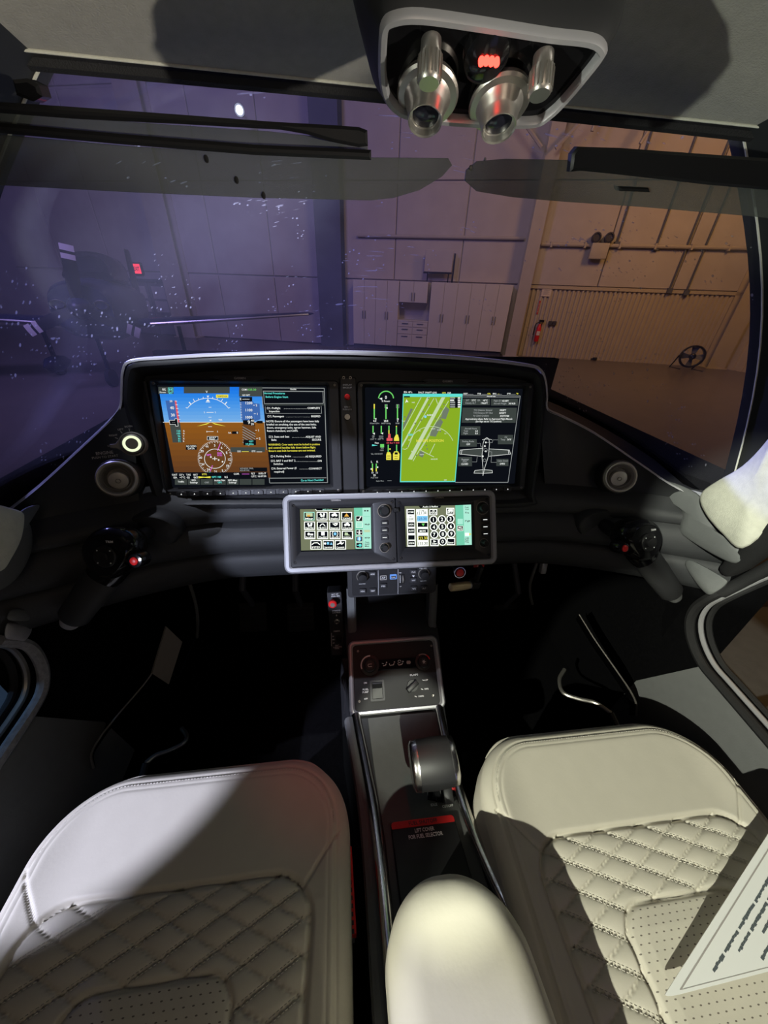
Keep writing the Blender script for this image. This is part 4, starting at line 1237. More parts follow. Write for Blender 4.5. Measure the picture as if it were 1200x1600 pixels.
# ---- left display: checklist page
p = Print(FP, 390, 580, 6.667, 0.0006)
p.poly([(212, 1165), (812, 1162), (780, 172), (122, 172)], 'e_black')
p.line([(122, 174), (778, 178), (812, 1160), (210, 1164), (122, 174)], 7, 'e_grey'); p.line([(140, 208), (772, 212)], 7, 'e_grey'); p.line([(146, 208), (154, 338), (768, 336), (764, 212)], 6, 'e_grey')
p.line([(152, 352), (778, 350)], 10, 'e_dgrey'); p.line([(162, 368), (170, 440), (750, 440), (746, 362)], 4, 'e_grey'); p.line([(212, 1114), (800, 1110)], 6, 'e_grey')
p.text(455, 188, 14, 'Checklist', 'e_white', width=64)
p.text(148, 229, 20, 'Normal Procedures', 'e_cyan', 'l', width=220); p.text(168, 267, 20, 'Before Engine Start', 'e_cyan', 'l', width=234)
for y, x, a, b, bx in ((384, 182, '1. Preflight', 'COMPLETE', 732), (470, 188, '2. Passengers', 'BRIEFED', 738), (682, 204, '3. Seats and Seat', 'ADJUST AND', 744), (885, 224, '4. Parking Brake', 'AS REQUIRED', 750), (932, 226, '5. BAT 1 and BAT 2', 'ON', 752), (1010, 232, '6. External Power (if', 'CONNECT', 754)):
    p.frame(x, y - 9, x + 20, y + 11, 3, 'e_white')
    p.text(x + 28, y, 19, a, 'e_white', 'l'); p.text(bx, y, 19, b, 'e_white', 'r')
    wl = x + 28 + len(a) * 12.5; wr = bx - len(b) * 15
    n = int((wr - wl) / 11)
    for k in range(max(0, n)):
        p.rect(wl + k * 11, y + 6, wl + k * 11 + 4, y + 9, 'e_white')
for y, x, s_ in ((418, 208, 'Inspection'), (714, 232, 'Belts'), (964, 254, 'Switches'), (1044, 260, 'required)')):
    p.text(x, y, 19, s_, 'e_white', 'l')
p.text(746, 712, 19, 'SECURE', 'e_white', 'r')
for k, (s_, w_) in enumerate((('NOTE: Ensure all the passengers have been fully', 548), ('briefed on smoking, the use of the seat belts,', 516), ('doors, emergency exits, egress hammer, Safe', 510), ('Return Autoland, and CAPS.', 320))):
    p.text(178 + k * 3, 522 + k * 33, 19, s_, 'e_white', 'l', width=w_)
for k, (s_, w_) in enumerate((('WARNING: Crew seats must be locked in position', 534), ('and control handles fully down before flight.', 490), ('Ensure seat belt harnesses are not twisted.', 482))):
    p.text(199 + k * 3, 764 + k * 32, 19, s_, 'e_yellow', 'l', width=w_)
p.text(772, 1130, 20, 'Go to Next Checklist?', 'e_cyan', 'r', width=232)
p.done(dL, 'checklist_print', 'stuff')

# ---- right display: engine gauges and airport map
p = Print(FP, 560, 580, 7.059)
p.arc(305, 305, 82, 4, 176, 12, 'e_green', ry=84); p.text(303, 288, 34, '0', 'e_white'); p.text(303, 330, 18, '% Power', 'e_white', width=92); p.poly([(228, 302), (262, 292), (262, 318)], 'e_white')
for x, y0, y1, top in ((168, 362, 530, 'e_yellow'), (297, 366, 530, None), (424, 366, 530, None)):
    p.rect(x, y0, x + 13, y1, 'e_green')
    if top: p.rect(x, y0, x + 13, y0 + 52, top)
    else: p.frame(x - 8, y0, x + 24, y0 + 40, 3, 'e_grey')
for x, y in ((190, 526), (314, 406), (434, 528)):
    p.poly([(x - 14, y), (x + 8, y - 10), (x + 8, y + 10)], 'e_white')
for x, s_ in ((180, '0.0'), (304, '28.8'), (432, '0')):
    p.text(x, 548, 20, s_, 'e_white')
for x, s_ in ((178, 'FFlow GPH'), (304, 'MAP InHg'), (430, 'RPM')):
    p.text(x, 575, 15, s_, 'e_grey', width=100 if len(s_) > 5 else 40)
for x, y0, y1 in ((155, 602, 680), (246, 602, 690), (330, 602, 690), (412, 602, 700)):
    p.rect(x, y0, x + 12, y1, 'e_green')
p.rect(330, 650, 342, 690, 'e_yellow'); p.rect(412, 602, 424, 614, 'e_yellow')
for x, y in ((168, 688), (260, 686)):
    p.poly([(x - 12, y), (x + 12, y - 12), (x + 12, y + 12)], 'e_white')
p.text(164, 722, 30, 'OFF', 'e_grey', width=26)
for k in range(3): p.rect(226, 712 + k * 12, 274, 716 + k * 12, 'e_grey')
p.rect(310, 738, 374, 768, 'e_red'); p.poly([(324, 736), (356, 736), (352, 690), (330, 690)], 'e_red'); p.poly([(392, 768), (448, 768), (446, 738), (434, 698), (412, 700), (392, 738)], 'e_yellow')
p.text(164, 750, 15, 'CHT °F', 'e_grey'); p.text(246, 750, 15, 'EGT °F', 'e_grey'); p.text(203, 790, 16, 'Flaps', 'e_white'); p.poly([(150, 806), (214, 818), (150, 826)], 'e_cyan')
p.rect(240, 804, 282, 840, 'e_green'); p.text(262, 848, 14, '50%', 'e_grey'); p.text(258, 872, 14, '100%', 'e_grey'); p.text(202, 912, 16, 'Vfe 119/150 KT', 'e_grey', width=128); p.text(380, 790, 16, 'EIS Bus V 28.8', 'e_red', width=138)
for x in (322, 414):
    p.rect(x, 810, x + 12, 890, 'e_green')
p.poly([(306, 978), (360, 978), (360, 920), (348, 892), (316, 892), (306, 920)], 'e_yellow'); p.poly([(380, 978), (448, 978), (452, 912), (436, 884), (394, 884), (380, 912)], 'e_yellow'); p.rect(398, 894, 432, 918, 'e_black')
for x, y in ((345, 858),): p.poly([(x - 16, y), (x + 8, y - 10), (x + 8, y + 10)], 'e_yellow')
for x, y in ((333, 935), (333, 960), (414, 940), (414, 962)): p.rect(x - 18, y - 4, x + 18, y + 2, 'e_ground2')
for x, s_ in ((146, 'L'), (208, 'R')):
    p.text(x, 998, 22, s_, 'e_white')
for x, sg in ((148, -1), (190, 1)):
    p.rect(x, 1018, x + 12, 1070, 'e_green'); p.rect(x, 1070, x + 12, 1104, 'e_yellow'); p.rect(x + (14 if sg > 0 else -14), 1050 if sg > 0 else 1070, x + (28 if sg > 0 else 0), 1066 if sg > 0 else 1086, 'e_white')
p.text(155, 1118, 18, '10', 'e_white'); p.text(203, 1118, 18, '15', 'e_white'); p.text(176, 1146, 20, '25', 'e_white'); p.text(176, 1172, 15, 'Fuel Gal', 'e_grey', width=76)
p.text(238, 1208, 13, 'Engine Menu', 'e_grey', width=84); p.rect(318, 1204, 364, 1208, 'e_grey')
p.text(546, 232, 20, 'ISA +8°c', 'e_white', width=92); p.text(760, 236, 18, 'DALT 1966FT LDG', 'e_white', width=200); p.text(940, 240, 16, 'GPH', 'e_yellow'); p.text(1000, 240, 16, 'EGR', 'e_white')
p.poly([(456, 1222), (1066, 1220), (1146, 250), (490, 250)], 'e_cyan'); p.poly([(466, 1212), (1058, 1210), (1132, 284), (496, 284)], 'e_map')
p.rect(500, 276, 566, 290, 'e_black')
p.poly([(476, 845), (478, 810), (755, 288), (785, 288)], 'e_runway'); p.poly([(545, 970), (590, 975), (955, 288), (915, 288)], 'e_runway')
for a in ([(490, 660), (690, 288)], [(545, 840), (620, 660), (830, 300)], [(600, 990), (640, 920), (990, 330)], [(680, 870), (820, 640)], [(680, 870), (830, 945)], [(780, 920), (840, 800)], [(850, 300), (870, 360)], [(485, 855), (515, 862), (540, 845)]):
    p.line(a, 7, 'e_runway')
p.poly([(490, 650), (600, 420), (575, 410), (492, 590)], 'e_apron'); p.poly([(782, 712), (850, 722), (930, 560), (900, 520), (860, 560), (800, 660)], 'e_apron'); p.poly([(905, 520), (960, 530), (1000, 420), (960, 390), (925, 440)], 'e_apron'); p.poly([(660, 930), (705, 952), (728, 900), (680, 876)], 'e_apron')
for x, y in ((770, 300), (776, 374), (712, 446), (690, 540), (624, 576), (640, 928), (538, 822), (898, 512), (940, 366), (908, 416), (850, 526), (510, 504), (900, 664), (745, 820), (755, 856)):
    p.disc(x, y, 9, 'e_olive', 8)
p.disc(735, 502, 14, 'e_lblue', 10); p.text(784, 484, 18, 'CLASS D', 'e_white', width=66)
p.rect(545, 690, 600, 712, 'e_mint'); p.poly([(512, 352), (528, 310), (550, 345), (530, 340)], 'e_white')
p.arc(800, 860, 255, 22, 158, 6, 'e_runway', ry=250)
for x, y, s_ in ((602, 346, '1000'), (496, 552, 'TWY'), (672, 656, 'A2'), (820, 634, 'KDLH'), (886, 648, 'RAMP'), (954, 688, 'C3'), (556, 758, 'A1'), (585, 882, 'B1'), (696, 918, 'RAMP'), (832, 968, 'HANGAR'), (954, 1198, 'NM'), (1036, 1200, '1')):
    p.text(x, y, 13, s_, 'e_white', bold=False)
p.text(786, 766, 28, 'NO GPS POSITION', 'e_yellow', width=296)
p.poly([(1000, 408), (1116, 404), (1128, 290), (1004, 290)], 'e_black')
for y in (298, 322, 345, 370, 394):
    p.rect(1006, y - 8, 1060 if y != 322 else 1050, y + 8, 'e_grey' if y != 322 else 'e_white'); p.rect(1090, y - 8, 1118, y + 8, 'e_white')
p.done(dR, 'map_print', 'stuff')
# ---- right display: aircraft page
p = Print(FP, 700, 580, 8.0, 0.0006)
for x, s_, c_ in ((218, 'DEST', 'e_white'), (390, 'FOB', 'e_white'), (512, 'GAL', 'e_yellow'), (580, 'BRG', 'e_white'), (630, '---', 'e_yellow'), (760, 'DTK', 'e_white'), (862, '°M', 'e_yellow')):
    p.text(x, 282, 18, s_, c_)
for x0, x1 in ((246, 316), (420, 495), (600, 672), (780, 845)): p.rect(x0, 288, x1, 292, 'e_grey')
p.line([(182, 322), (890, 326)], 5, 'e_grey'); p.text(538, 314, 16, 'Aircraft Info', 'e_white', width=110); p.line([(180, 300), (900, 310), (748, 1388), (88, 1388)], 7, 'e_grey')
for x0, y0, x1, y1 in ((184, 345, 520, 424), (536, 347, 868, 430), (160, 690, 400, 800), (145, 850, 356, 942), (125, 1072, 296, 1186), (620, 797, 808, 912), (600, 1096, 750, 1184)):
    p.rect(x0, y0, x1, y1, 'e_box'); p.frame(x0, y0, x1, y1, 3, 'e_dgrey')
p.poly([(165, 644), (838, 646), (856, 458), (180, 456)], 'e_box')
for x, y, s_, c_, w_ in ((240, 364, 'SAT', 'e_grey', 40), (318, 364, '22°C', 'e_white', 52), (382, 364, 'ISA', 'e_grey', 36), (460, 366, '+8°C', 'e_white', 60), (280, 398, 'Density ALT', 'e_grey', 130), (450, 400, '1966FT', 'e_white', 84),
                      (612, 370, 'Flight ID', 'e_grey', 88), (712, 372, 'N218PY', 'e_white', 84), (646, 404, 'Aircraft Weight', 'e_grey', 160), (794, 404, '2616LB', 'e_white', 84),
                      (432, 486, 'T/O Distance Ground', 'e_grey', 228), (682, 487, '1828FT', 'e_white', 80), (434, 521, 'T/O Distance 50\' Obst', 'e_grey', 240), (676, 523, '2692FT', 'e_white', 84), (408, 556, 'Vy Climb Gradient', 'e_grey', 196), (700, 560, '472FT/NM', 'e_white', 112),
                      (508, 596, 'Approximate values. Refer to Approved Flight Manual.', 'e_white', 580), (502, 627, '(for flaps set to T/O position)', 'e_white', 316),
                      (280, 716, 'Aircraft Hours', 'e_grey', 150), (218, 746, 'Total', 'e_grey', 52), (352, 748, '0.0', 'e_white', 32), (216, 775, 'Flight', 'e_grey', 58), (350, 777, '0.0', 'e_white', 34),
                      (248, 876, 'Parking Brake', 'e_grey', 148), (248, 913, 'OFF', 'e_white', 46), (210, 1100, 'Baggage', 'e_grey', 92), (206, 1126, 'Door', 'e_grey', 52), (204, 1158, 'CLOSED', 'e_white', 86),
                      (716, 824, 'Oil', 'e_grey', 30), (680, 853, 'Temp', 'e_grey', 56), (758, 855, '74°F', 'e_white', 50), (680, 1118, 'Cabin Doors', 'e_grey', 132), (672, 1156, 'OPEN', 'e_white', 62)):
    p.text(x, y, 21, s_, c_, width=w_)
AL = [[(435, 960), (145, 985), (140, 1035), (410, 1062)], [(505, 970), (760, 985), (775, 1035), (505, 1062)], [(430, 1228), (330, 1240), (318, 1272), (428, 1274)], [(440, 1228), (545, 1238), (550, 1268), (440, 1274)]]
for q in AL: p.poly(q[::-1] if False else q, 'e_dgrey')
for q in AL: p.line(q, 5, 'e_white')
for a in ([(480, 828), (450, 850), (432, 900), (418, 1060), (432, 1220), (430, 1306)], [(480, 828), (505, 850), (512, 900), (498, 1060), (448, 1220), (430, 1306)], [(420, 856), (480, 846), (542, 854)], [(170, 985), (160, 1035)], [(745, 985), (752, 1035)]):
    p.line(a, 5, 'e_white')
for x, y in ((466, 890), (454, 935), (466, 1000), (428, 1062)): p.disc(x, y, 11, 'e_white', 10)
p.arc(450, 1112, 17, 0, 360, 4, 'e_grey'); p.arc(462, 985, 22, 0, 360, 4, 'e_grey')
for a in ([(356, 900), (400, 900), (400, 938), (420, 938)], [(620, 858), (552, 858), (548, 890), (480, 890)], [(296, 1132), (352, 1132), (358, 1070)], [(600, 1138), (530, 1138), (540, 1008), (500, 1002)]):
    p.line(a, 4, 'e_grey')
p.done(dR, 'aircraft_page_print', 'stuff')

# ---- narrow panel between the displays
u0, v0 = FP.uv(531, 771, 0.01); u1, v1 = FP.uv(562, 590, 0.01)
u0 = FP.uv(534, 680, 0.01)[0]; u1 = FP.uv(558, 680, 0.01)[0]
g = thing('display_backup_panel', 'narrow black strip with red backup button between the two large displays', 'control panel', FP.p((u0 + u1) / 2, v0, 0))
m_ = MB(); m_.plate(FP, rrect(u0, v0, u1, v1, 0.002), -0.01, 0.012, 0.001); obj('strip', m_, 'bezel', g)
um = (u0 + u1) / 2
q = Print(FP, 390, 580, 6.667, 0.0125)
bu, bv = FP.uv(390 + 1018 / 6.667, 580 + 270 / 6.667, 0.012)
m_ = MB(); m_.lathe(FP.at(bu, bv, 0.012), [(0.0052, -0.001), (0.0052, 0.002), (0.004, 0.004), (0.001, 0.0046)], 20); obj('backup_button', m_, 'red_paint', g)
bu, bv = FP.uv(390 + 1018 / 6.667, 580 + 478 / 6.667, 0.012)
m_ = MB(); m_.lathe(FP.at(bu, bv, 0.012), [(0.0062, -0.001), (0.006, 0.009), (0.005, 0.0105), (0.001, 0.0105)], 24); obj('baro_knob', m_, 'black_gloss', g)
for x in (980, 1050):
    bu, bv = FP.uv(390 + x / 6.667, 580 + 68 / 6.667, 0.012)
    m_ = MB(); m_.ring(FP.at(bu, bv, 0.012), [(circ(0.0025, 14), 0), (circ(0.0025, 14), 0.001), (circ(0.0016, 14), 0.001), (circ(0.0014, 14), -0.0005)]); obj('light_sensor', m_, 'steel', g)
for y, s_ in ((150, 'DISPLAY'), (178, 'BACKUP'), (376, 'BARO'), (402, 'PUSH STD')):
    q.text(1018, y, 16, s_, 'grey_print', width=90 if y != 376 else 60)
q.done(g, 'printed_legend', 'stuff')

# ---- switch row below the left display
FB = Fr(Vector((0, 0.598, -0.338)), (1, 0, 0), (0, 0.30, 0.95))
u0, v0 = FB.uv(214, 797); u1, v1 = FB.uv(437, 780)
g = thing('switch_panel', 'slim black row of rocker switches below the left display', 'control panel', FB.p((u0 + u1) / 2, v0, 0))
m_ = MB(); m_.plate(FB, rrect(u0, v0 - 0.004, u1, v1 + 0.004, 0.003), -0.015, 0.004, 0.001); obj('panel_plate', m_, 'black', g)
tx = MB()
for k, s_ in enumerate(('BAT 1', 'BAT 2', 'ALT 1', 'ALT 2', 'AVIONICS', 'PITOT', 'NAV', 'ICE')):
    uu = u0 + 0.022 + k * 0.0165 if k < 7 else u1 - 0.018
    m_ = MB(); m_.box(FB, uu - 0.006, uu + 0.006, v1 - 0.008, v1 + 0.002, 0.002, 0.009, 0.0015, 1); obj('rocker_switch', m_, 'key', g)
    text(tx, FB, uu, v0 + 0.002, 0.0026, s_, w=0.0046, width=0.012)
obj('printed_legend', tx, 'grey_print', g, smooth=0, kind='stuff')


# ================================================================== TOUCH CONTROLLERS
FG = Fr((0.09, 0.5225, -0.376), (1, 0, 0), (0, 0.536, 0.844))
SURN = thing('controller_surround', 'silver rounded frame around the pair of touch controllers', 'frame', FG.p(0, -0.08, -0.02))
q = [FG.uv(443, 772), FG.uv(775, 767), FG.uv(775, 887), FG.uv(443, 890)]
gu0, gu1 = (q[0][0] + q[3][0]) / 2, (q[1][0] + q[2][0]) / 2; gv0, gv1 = (q[2][1] + q[3][1]) / 2, (q[0][1] + q[1][1]) / 2
ro = rrect(gu0, gv0, gu1, gv1, 0.014, 7); ri = rrect(gu0 + 0.0115, gv0 + 0.0105, gu1 - 0.0115, gv1 - 0.0105, 0.004, 7)
m_ = MB(); m_.ring(FG, [(ro, -0.03), (ro, 0.001), (inset(ro, 0.003), 0.0035), (inset(ro, 0.0085), 0.0035), (ri, 0.001), (ri, -0.012)])
obj('surround_frame', m_, 'silver', SURN, smooth=35)
m_ = MB(); m_.plate(FG, rrect(gu0 + 0.004, gv0 + 0.004, gu1 - 0.004, gv1 - 0.004, 0.012), -0.06, -0.010); obj('back_box', m_, 'black', SURN)
m_ = MB(); m_.plate(FG, [(gu0 + 0.1, gv0 + 0.02), (gu1 - 0.1, gv0 + 0.02), (gu1 - 0.1, gv1 - 0.02), (gu0 + 0.1, gv1 - 0.02)], -0.14, -0.055); obj('mounting_neck', m_, 'vinyl', SURN)

gm = FG.uv(619, 829)[0]


def controller(label, u0, u1, scr, knob_x, knobs, keys, brand):
    v0, v1 = gv0 + 0.0115, gv1 - 0.0115
    g = thing('touch_controller', label, 'touch controller', FG.p((u0 + u1) / 2, v0, 0), 'touch controllers')
    s = [FG.uv(x, y) for x, y in scr]
    su0, su1 = (s[0][0] + s[3][0]) / 2, (s[1][0] + s[2][0]) / 2; sv0, sv1 = (s[2][1] + s[3][1]) / 2, (s[0][1] + s[1][1]) / 2
    o2 = rrect(u0, v0, u1, v1, 0.003); i2 = rrect(su0 - 0.009, sv0 - 0.010, su1 + 0.007, sv1 + 0.008, 0.003); i3 = rrect(su0 - 0.001, sv0 - 0.001, su1 + 0.001, sv1 + 0.001, 0.0005)
    m_ = MB(); m_.ring(FG, [(o2, -0.012), (o2, 0.002), (inset(o2, 0.001), 0.003), (i2, 0.003), (inset(i2, 0.003), 0.0015), (i3, -0.0006)]); obj('bezel', m_, 'bezel', g, smooth=30)
    m_ = MB(); m_.box(FG, su0 - 0.001, su1 + 0.001, sv0 - 0.001, sv1 + 0.001, -0.006, -0.0004); obj('screen', m_, 'e_black', g, smooth=0)
    for (kx, ky, r) in knobs:
        a, b = FG.uv(kx, ky, 0.01)
        m_ = MB(); m_.lathe(FG.at(a, b, 0.003), [(r * 1.25, 0), (r * 1.22, 0.005), (r * 1.1, 0.006), (r, 0.0065), (r * 0.95, 0.013), (r * 0.8, 0.0145), (0.001, 0.0145)], 26); k_ = obj('knob', m_, 'black', g)
        m_ = MB(); m_.ring(FG.at(a, b, 0.003), [(circ(r * 1.5, 26), 0.0), (circ(r * 1.5, 26), 0.0012), (circ(r * 1.35, 26), 0.0012), (circ(r * 1.35, 26), 0.0)]); obj('knob_ring', m_, 'steel', k_)
    for (kx, ky) in keys:
        a, b = FG.uv(kx, ky, 0.004)
        m_ = MB(); m_.box(FG, a - 0.0068, a + 0.0068, b - 0.0045, b + 0.0045, 0.002, 0.0055, 0.001, 1); k_ = obj('side_key', m_, 'key', g)
        m_ = MB(); m_.box(FG, a - 0.004, a + 0.004, b - 0.0007, b + 0.0007, 0.0055, 0.0058); obj('key_mark', m_, 'e_white', k_, smooth=0)
    for (a, b) in ((u0 + 0.007, v1 - 0.008), (u1 - 0.006, v1 - 0.006), (u0 + 0.007, v0 + 0.008), (u1 - 0.006, v0 + 0.007)):
        m_ = MB(); m_.lathe(FG.at(a, b, 0.003), [(0.0024, -0.001), (0.0024, 0.0005), (0.0016, 0.0006), (0.0013, -0.0004)], 12); obj('mounting_screw', m_, 'black_gloss', g)
    a, b = FG.uv(*brand, 0.003); m_ = MB(); text(m_, FG, a, b, 0.0032, 'GARMIN', w=0.0033); obj('brand_lettering', m_, 'grey_print', g, smooth=0)
    return g


Z5 = lambda x, y: (430 + x / 6.667, 760 + y / 6.667)
Z6 = lambda x, y: (600 + x / 6.316, 760 + y / 6.316)
c1 = controller('left touch controller lit with a grid of menu icons', gu0 + 0.0120, gm - 0.0006, [Z5(258, 238), Z5(995, 220), Z5(1002, 650), Z5(270, 670)], 1135,
                [(*Z5(1140, 255), 0.0085), (*Z5(1142, 642), 0.006)], [Z5(1138, 381), Z5(1138, 456), Z5(1140, 532)], Z5(632, 143))
c2 = controller('right touch controller lit with a round-key number pad', gm + 0.0006, gu1 - 0.0120, [Z6(203, 196), Z6(858, 180), Z6(866, 576), Z6(218, 598)], 990,
                [(*Z6(985, 212), 0.0085), (*Z6(998, 562), 0.006)], [Z6(996, 328), Z6(998, 398), Z6(1000, 467)], Z6(545, 110))
# cover clip between both, near the top knob
a, b = FG.uv(*Z6(125, 235), 0.006); m_ = MB(); m_.box(FG, a - 0.007, a + 0.004, b - 0.004, b + 0.004, 0.003, 0.010, 0.0015, 1)
obj('knob_stem', m_, 'black', c2)

p = Print(FG, 430, 760, 6.667, 0.0002)
p.poly([(270, 668), (830, 655), (820, 226), (258, 238)], 'e_olive'); p.poly([(836, 652), (1002, 648), (995, 220), (820, 224)], 'e_mint'); p.poly([(918, 650), (1002, 648), (995, 220), (908, 222)], 'e_mint2')
p.poly([(440, 252), (655, 250), (670, 232), (420, 234)], 'e_black'); p.text(545, 241, 16, 'MFD Home', 'e_mint2', width=100); p.line([(418, 236), (432, 254), (658, 252), (672, 232)], 5, 'e_bwhite')
names = [['Map', 'Traffic', 'Weather', 'TAWS'], ['Flight Plan', 'PROC', 'Nearest', 'Charts'], ['Info', 'Checklist', 'Aircraft', 'Utilities']]
for r_, ys in enumerate(((266, 354), (366, 452), (462, 548))):
    for k, x0 in enumerate((298, 432, 560, 688)):
        x0 += r_ * 4; c_ = 'e_mint2' if (r_, k) == (0, 0) else 'e_bwhite'
        p.rect(x0, ys[0], x0 + 112, ys[1], c_); p.rect(x0 + 8, ys[0] + 8, x0 + 104, ys[1] - 8, 'e_black'); cx = x0 + 56; cy = ys[0] + 34
        p.text(cx, ys[1] - 20, 17, names[r_][k], 'e_bwhite', width=80)
        ic = (r_ * 4 + k)
        if ic in (0,): p.rect(cx - 34, cy - 22, cx + 36, cy + 14, 'e_runway'); p.rect(cx - 20, cy - 4, cx + 10, cy + 14, 'e_orange')
        elif ic == 3: p.poly([(cx - 26, cy + 14), (cx + 26, cy + 14), (cx, cy - 20)], 'e_orange')
        elif ic in (1, 4): [p.disc(cx + dx, cy + dy, 11, 'e_bwhite', 10) for dx, dy in ((-14, -8), (16, 6), (-6, 10), (20, -10))]
        elif ic in (2, 7): [p.disc(cx + dx, cy + dy, r2, 'e_bwhite', 12) for dx, dy, r2 in ((-16, 0, 14), (4, -8, 16), (20, 2, 12))]
        elif ic == 5: p.line([(cx - 26, cy + 14), (cx - 10, cy - 6), (cx + 8, cy - 10), (cx + 28, cy + 14)], 9, 'e_bwhite')
        elif ic == 6: p.line([(cx - 20, cy - 14), (cx + 4, cy + 8), (cx + 28, cy - 4)], 9, 'e_bwhite'); p.rect(cx - 4, cy - 18, cx + 32, cy - 6, 'e_bwhite')
        elif ic == 8: p.disc(cx - 12, cy, 14, 'e_bwhite', 12); p.rect(cx + 4, cy - 4, cx + 34, cy + 14, 'e_bwhite')
        elif ic == 9: p.rect(cx - 16, cy - 22, cx + 20, cy + 14, 'e_bwhite')
        elif ic == 10: p.disc(cx, cy - 2, 16, 'e_lblue', 14); p.arc(cx, cy - 2, 30, 120, 240, 6, 'e_bwhite'); p.arc(cx, cy - 2, 30, -60, 60, 6, 'e_bwhite')
        else: p.poly([(cx - 30, cy + 14), (cx - 26, cy - 18), (cx + 4, cy - 14), (cx + 8, cy + 4), (cx + 34, cy + 14)], 'e_runway')
for k, (x0, nm) in enumerate(((368, 'PFD'), (496, 'Services'), (622, 'Connext'))):
    p.rect(x0, 560, x0 + 116, 656, 'e_bwhite'); p.rect(x0 + 8, 568, x0 + 108, 648, 'e_black'); p.text(x0 + 58, 632, 17, nm, 'e_bwhite', width=82)
    if k == 0: p.line([(x0 + 16, 606), (x0 + 36, 588), (x0 + 74, 586), (x0 + 98, 606)], 9, 'e_bwhite')
    elif k == 1: p.disc(x0 + 24, 594, 12, 'e_bwhite', 10); p.rect(x0 + 44, 580, x0 + 66, 604, 'e_lblue'); p.poly([(x0 + 74, 606), (x0 + 102, 606), (x0 + 88, 580)], 'e_lblue')
    else: p.line([(x0 + 24, 604), (x0 + 52, 590), (x0 + 72, 600), (x0 + 92, 584)], 10, 'e_bwhite'); p.disc(x0 + 60, 584, 12, 'e_bwhite', 10)
for y, c_ in ((336, 'e_bwhite'), (402, 'e_mint'), (478, 'e_bwhite'), (546, 'e_lblue'), (612, 'e_cyan')):
    p.rect(840, y - 28, 910, y + 28, 'e_black' if c_ != 'e_mint' else 'e_mint2'); p.frame(840, y - 28, 910, y + 28, 3, 'e_bwhite')
p.line([(858, 340), (870, 350), (892, 312)], 9, 'e_bwhite'); p.line([(875, 454), (875, 492)], 7, 'e_bwhite'); p.line([(852, 476), (900, 476)], 7, 'e_bwhite'); p.text(876, 494, 12, 'Full', 'e_bwhite')
p.rect(856, 528, 894, 562, 'e_lblue'); p.line([(875, 524), (875, 566)], 5, 'e_bwhite'); p.disc(884, 612, 16, 'e_cyan', 12); p.line([(852, 612), (900, 612)], 8, 'e_cyan')
for y, s_ in ((394, 'Map'), (534, 'MFD'), (580, 'Charts'), (600, 'Hold'), (620, 'Map')):
    p.text(955, y, 15, s_, 'e_dgrey', width=44)
for x, y in ((935, 254), (962, 254)): p.rect(x - 8, y - 8, x + 8, y + 8, 'e_dgrey')
p.rect(920, 314, 985, 318, 'e_mint'); p.rect(926, 452, 986, 476, 'e_runway'); p.poly([(972, 384), (984, 394), (972, 404)], 'e_dgrey'); p.poly([(974, 524), (986, 534), (974, 544)], 'e_dgrey')
p.done(c1, 'menu_print', 'stuff')

p = Print(FG, 600, 760, 6.316, 0.0002)
p.poly([(218, 596), (716, 584), (704, 186), (203, 196)], 'e_olive'); p.poly([(716, 582), (866, 576), (858, 180), (702, 186)], 'e_mint'); p.poly([(796, 578), (866, 576), (858, 180), (780, 183)], 'e_mint2')
p.poly([(360, 214), (552, 212), (566, 190), (342, 194)], 'e_black'); p.text(456, 200, 15, 'Audio & Radios', 'e_bwhite', width=150)
p.poly([(232, 594), (314, 592), (302, 222), (220, 222)], 'e_bwhite')
for k, (y, s_) in enumerate(((254, 'COM1'), (312, '1200'), (376, 'XPDR'), (438, 'AUDIO'), (504, ''), (560, 'INTERCOM'))):
    if k == 1: p.text(264, y - 16, 12, 'ALT', 'e_dgrey'); p.text(264, y + 10, 22, s_, 'e_dgrey'); continue
    p.rect(234 + k, y - 22, 298 + k, y + 22, 'e_black'); p.text(266 + k, y, 16, s_, 'e_bwhite', width=52) if s_ else None
p.poly([(330, 592), (440, 588), (430, 222), (316, 224)], 'e_bwhite')
p.text(372, 240, 14, 'COM1', 'e_dgrey'); p.text(374, 262, 26, '121.30', 'e_dgrey', width=90); p.rect(326, 290, 430, 346, 'e_lblue'); p.text(376, 318, 24, '123.30', 'e_tape', width=90)
p.rect(332, 358, 428, 400, 'e_black'); p.poly([(370, 366), (402, 366), (386, 392)], 'e_green'); p.rect(334, 420, 430, 456, 'e_black'); p.text(380, 440, 18, 'MON', 'e_bwhite'); p.rect(338, 486, 430, 530, 'e_black'); p.text(382, 510, 28, '123.30', 'e_yellow', width=90); p.text(384, 562, 26, '135.30', 'e_dgrey', width=94)
for x0, y0, x1, y1, s_ in ((446, 224, 524, 284, 'Find'), (612, 212, 692, 278, 'BKSP'), (456, 516, 538, 588, 'Xfer'), (618, 508, 700, 578, 'Enter')):
    p.rect(x0, y0, x1, y1, 'e_bwhite'); p.rect(x0 + 8, y0 + 8, x1 - 8, y1 - 8, 'e_black'); p.text((x0 + x1) / 2, y1 - 24, 18, s_, 'e_bwhite', width=52)
    if s_ == 'Find': p.arc(488, 244, 9, 0, 360, 5, 'e_bwhite')
    if s_ == 'BKSP': p.poly([(626, 236), (640, 224), (678, 224), (678, 248), (640, 248)], 'e_bwhite')
    if s_ == 'Xfer': p.poly([(486, 530), (516, 542), (486, 552)], 'e_bwhite')
for k in range(10):
    if k < 9: cx = 486 + (k % 3) * 84 + (k // 3) * 4; cy = 328 + (k // 3) * 73 - (k % 3) * 4
    else: cx, cy = 576, 544
    p.disc(cx, cy, 40, 'e_bwhite', 22); p.disc(cx, cy, 31, 'e_black', 22); p.text(cx, cy, 34, '1234567890'[k], 'e_bwhite')
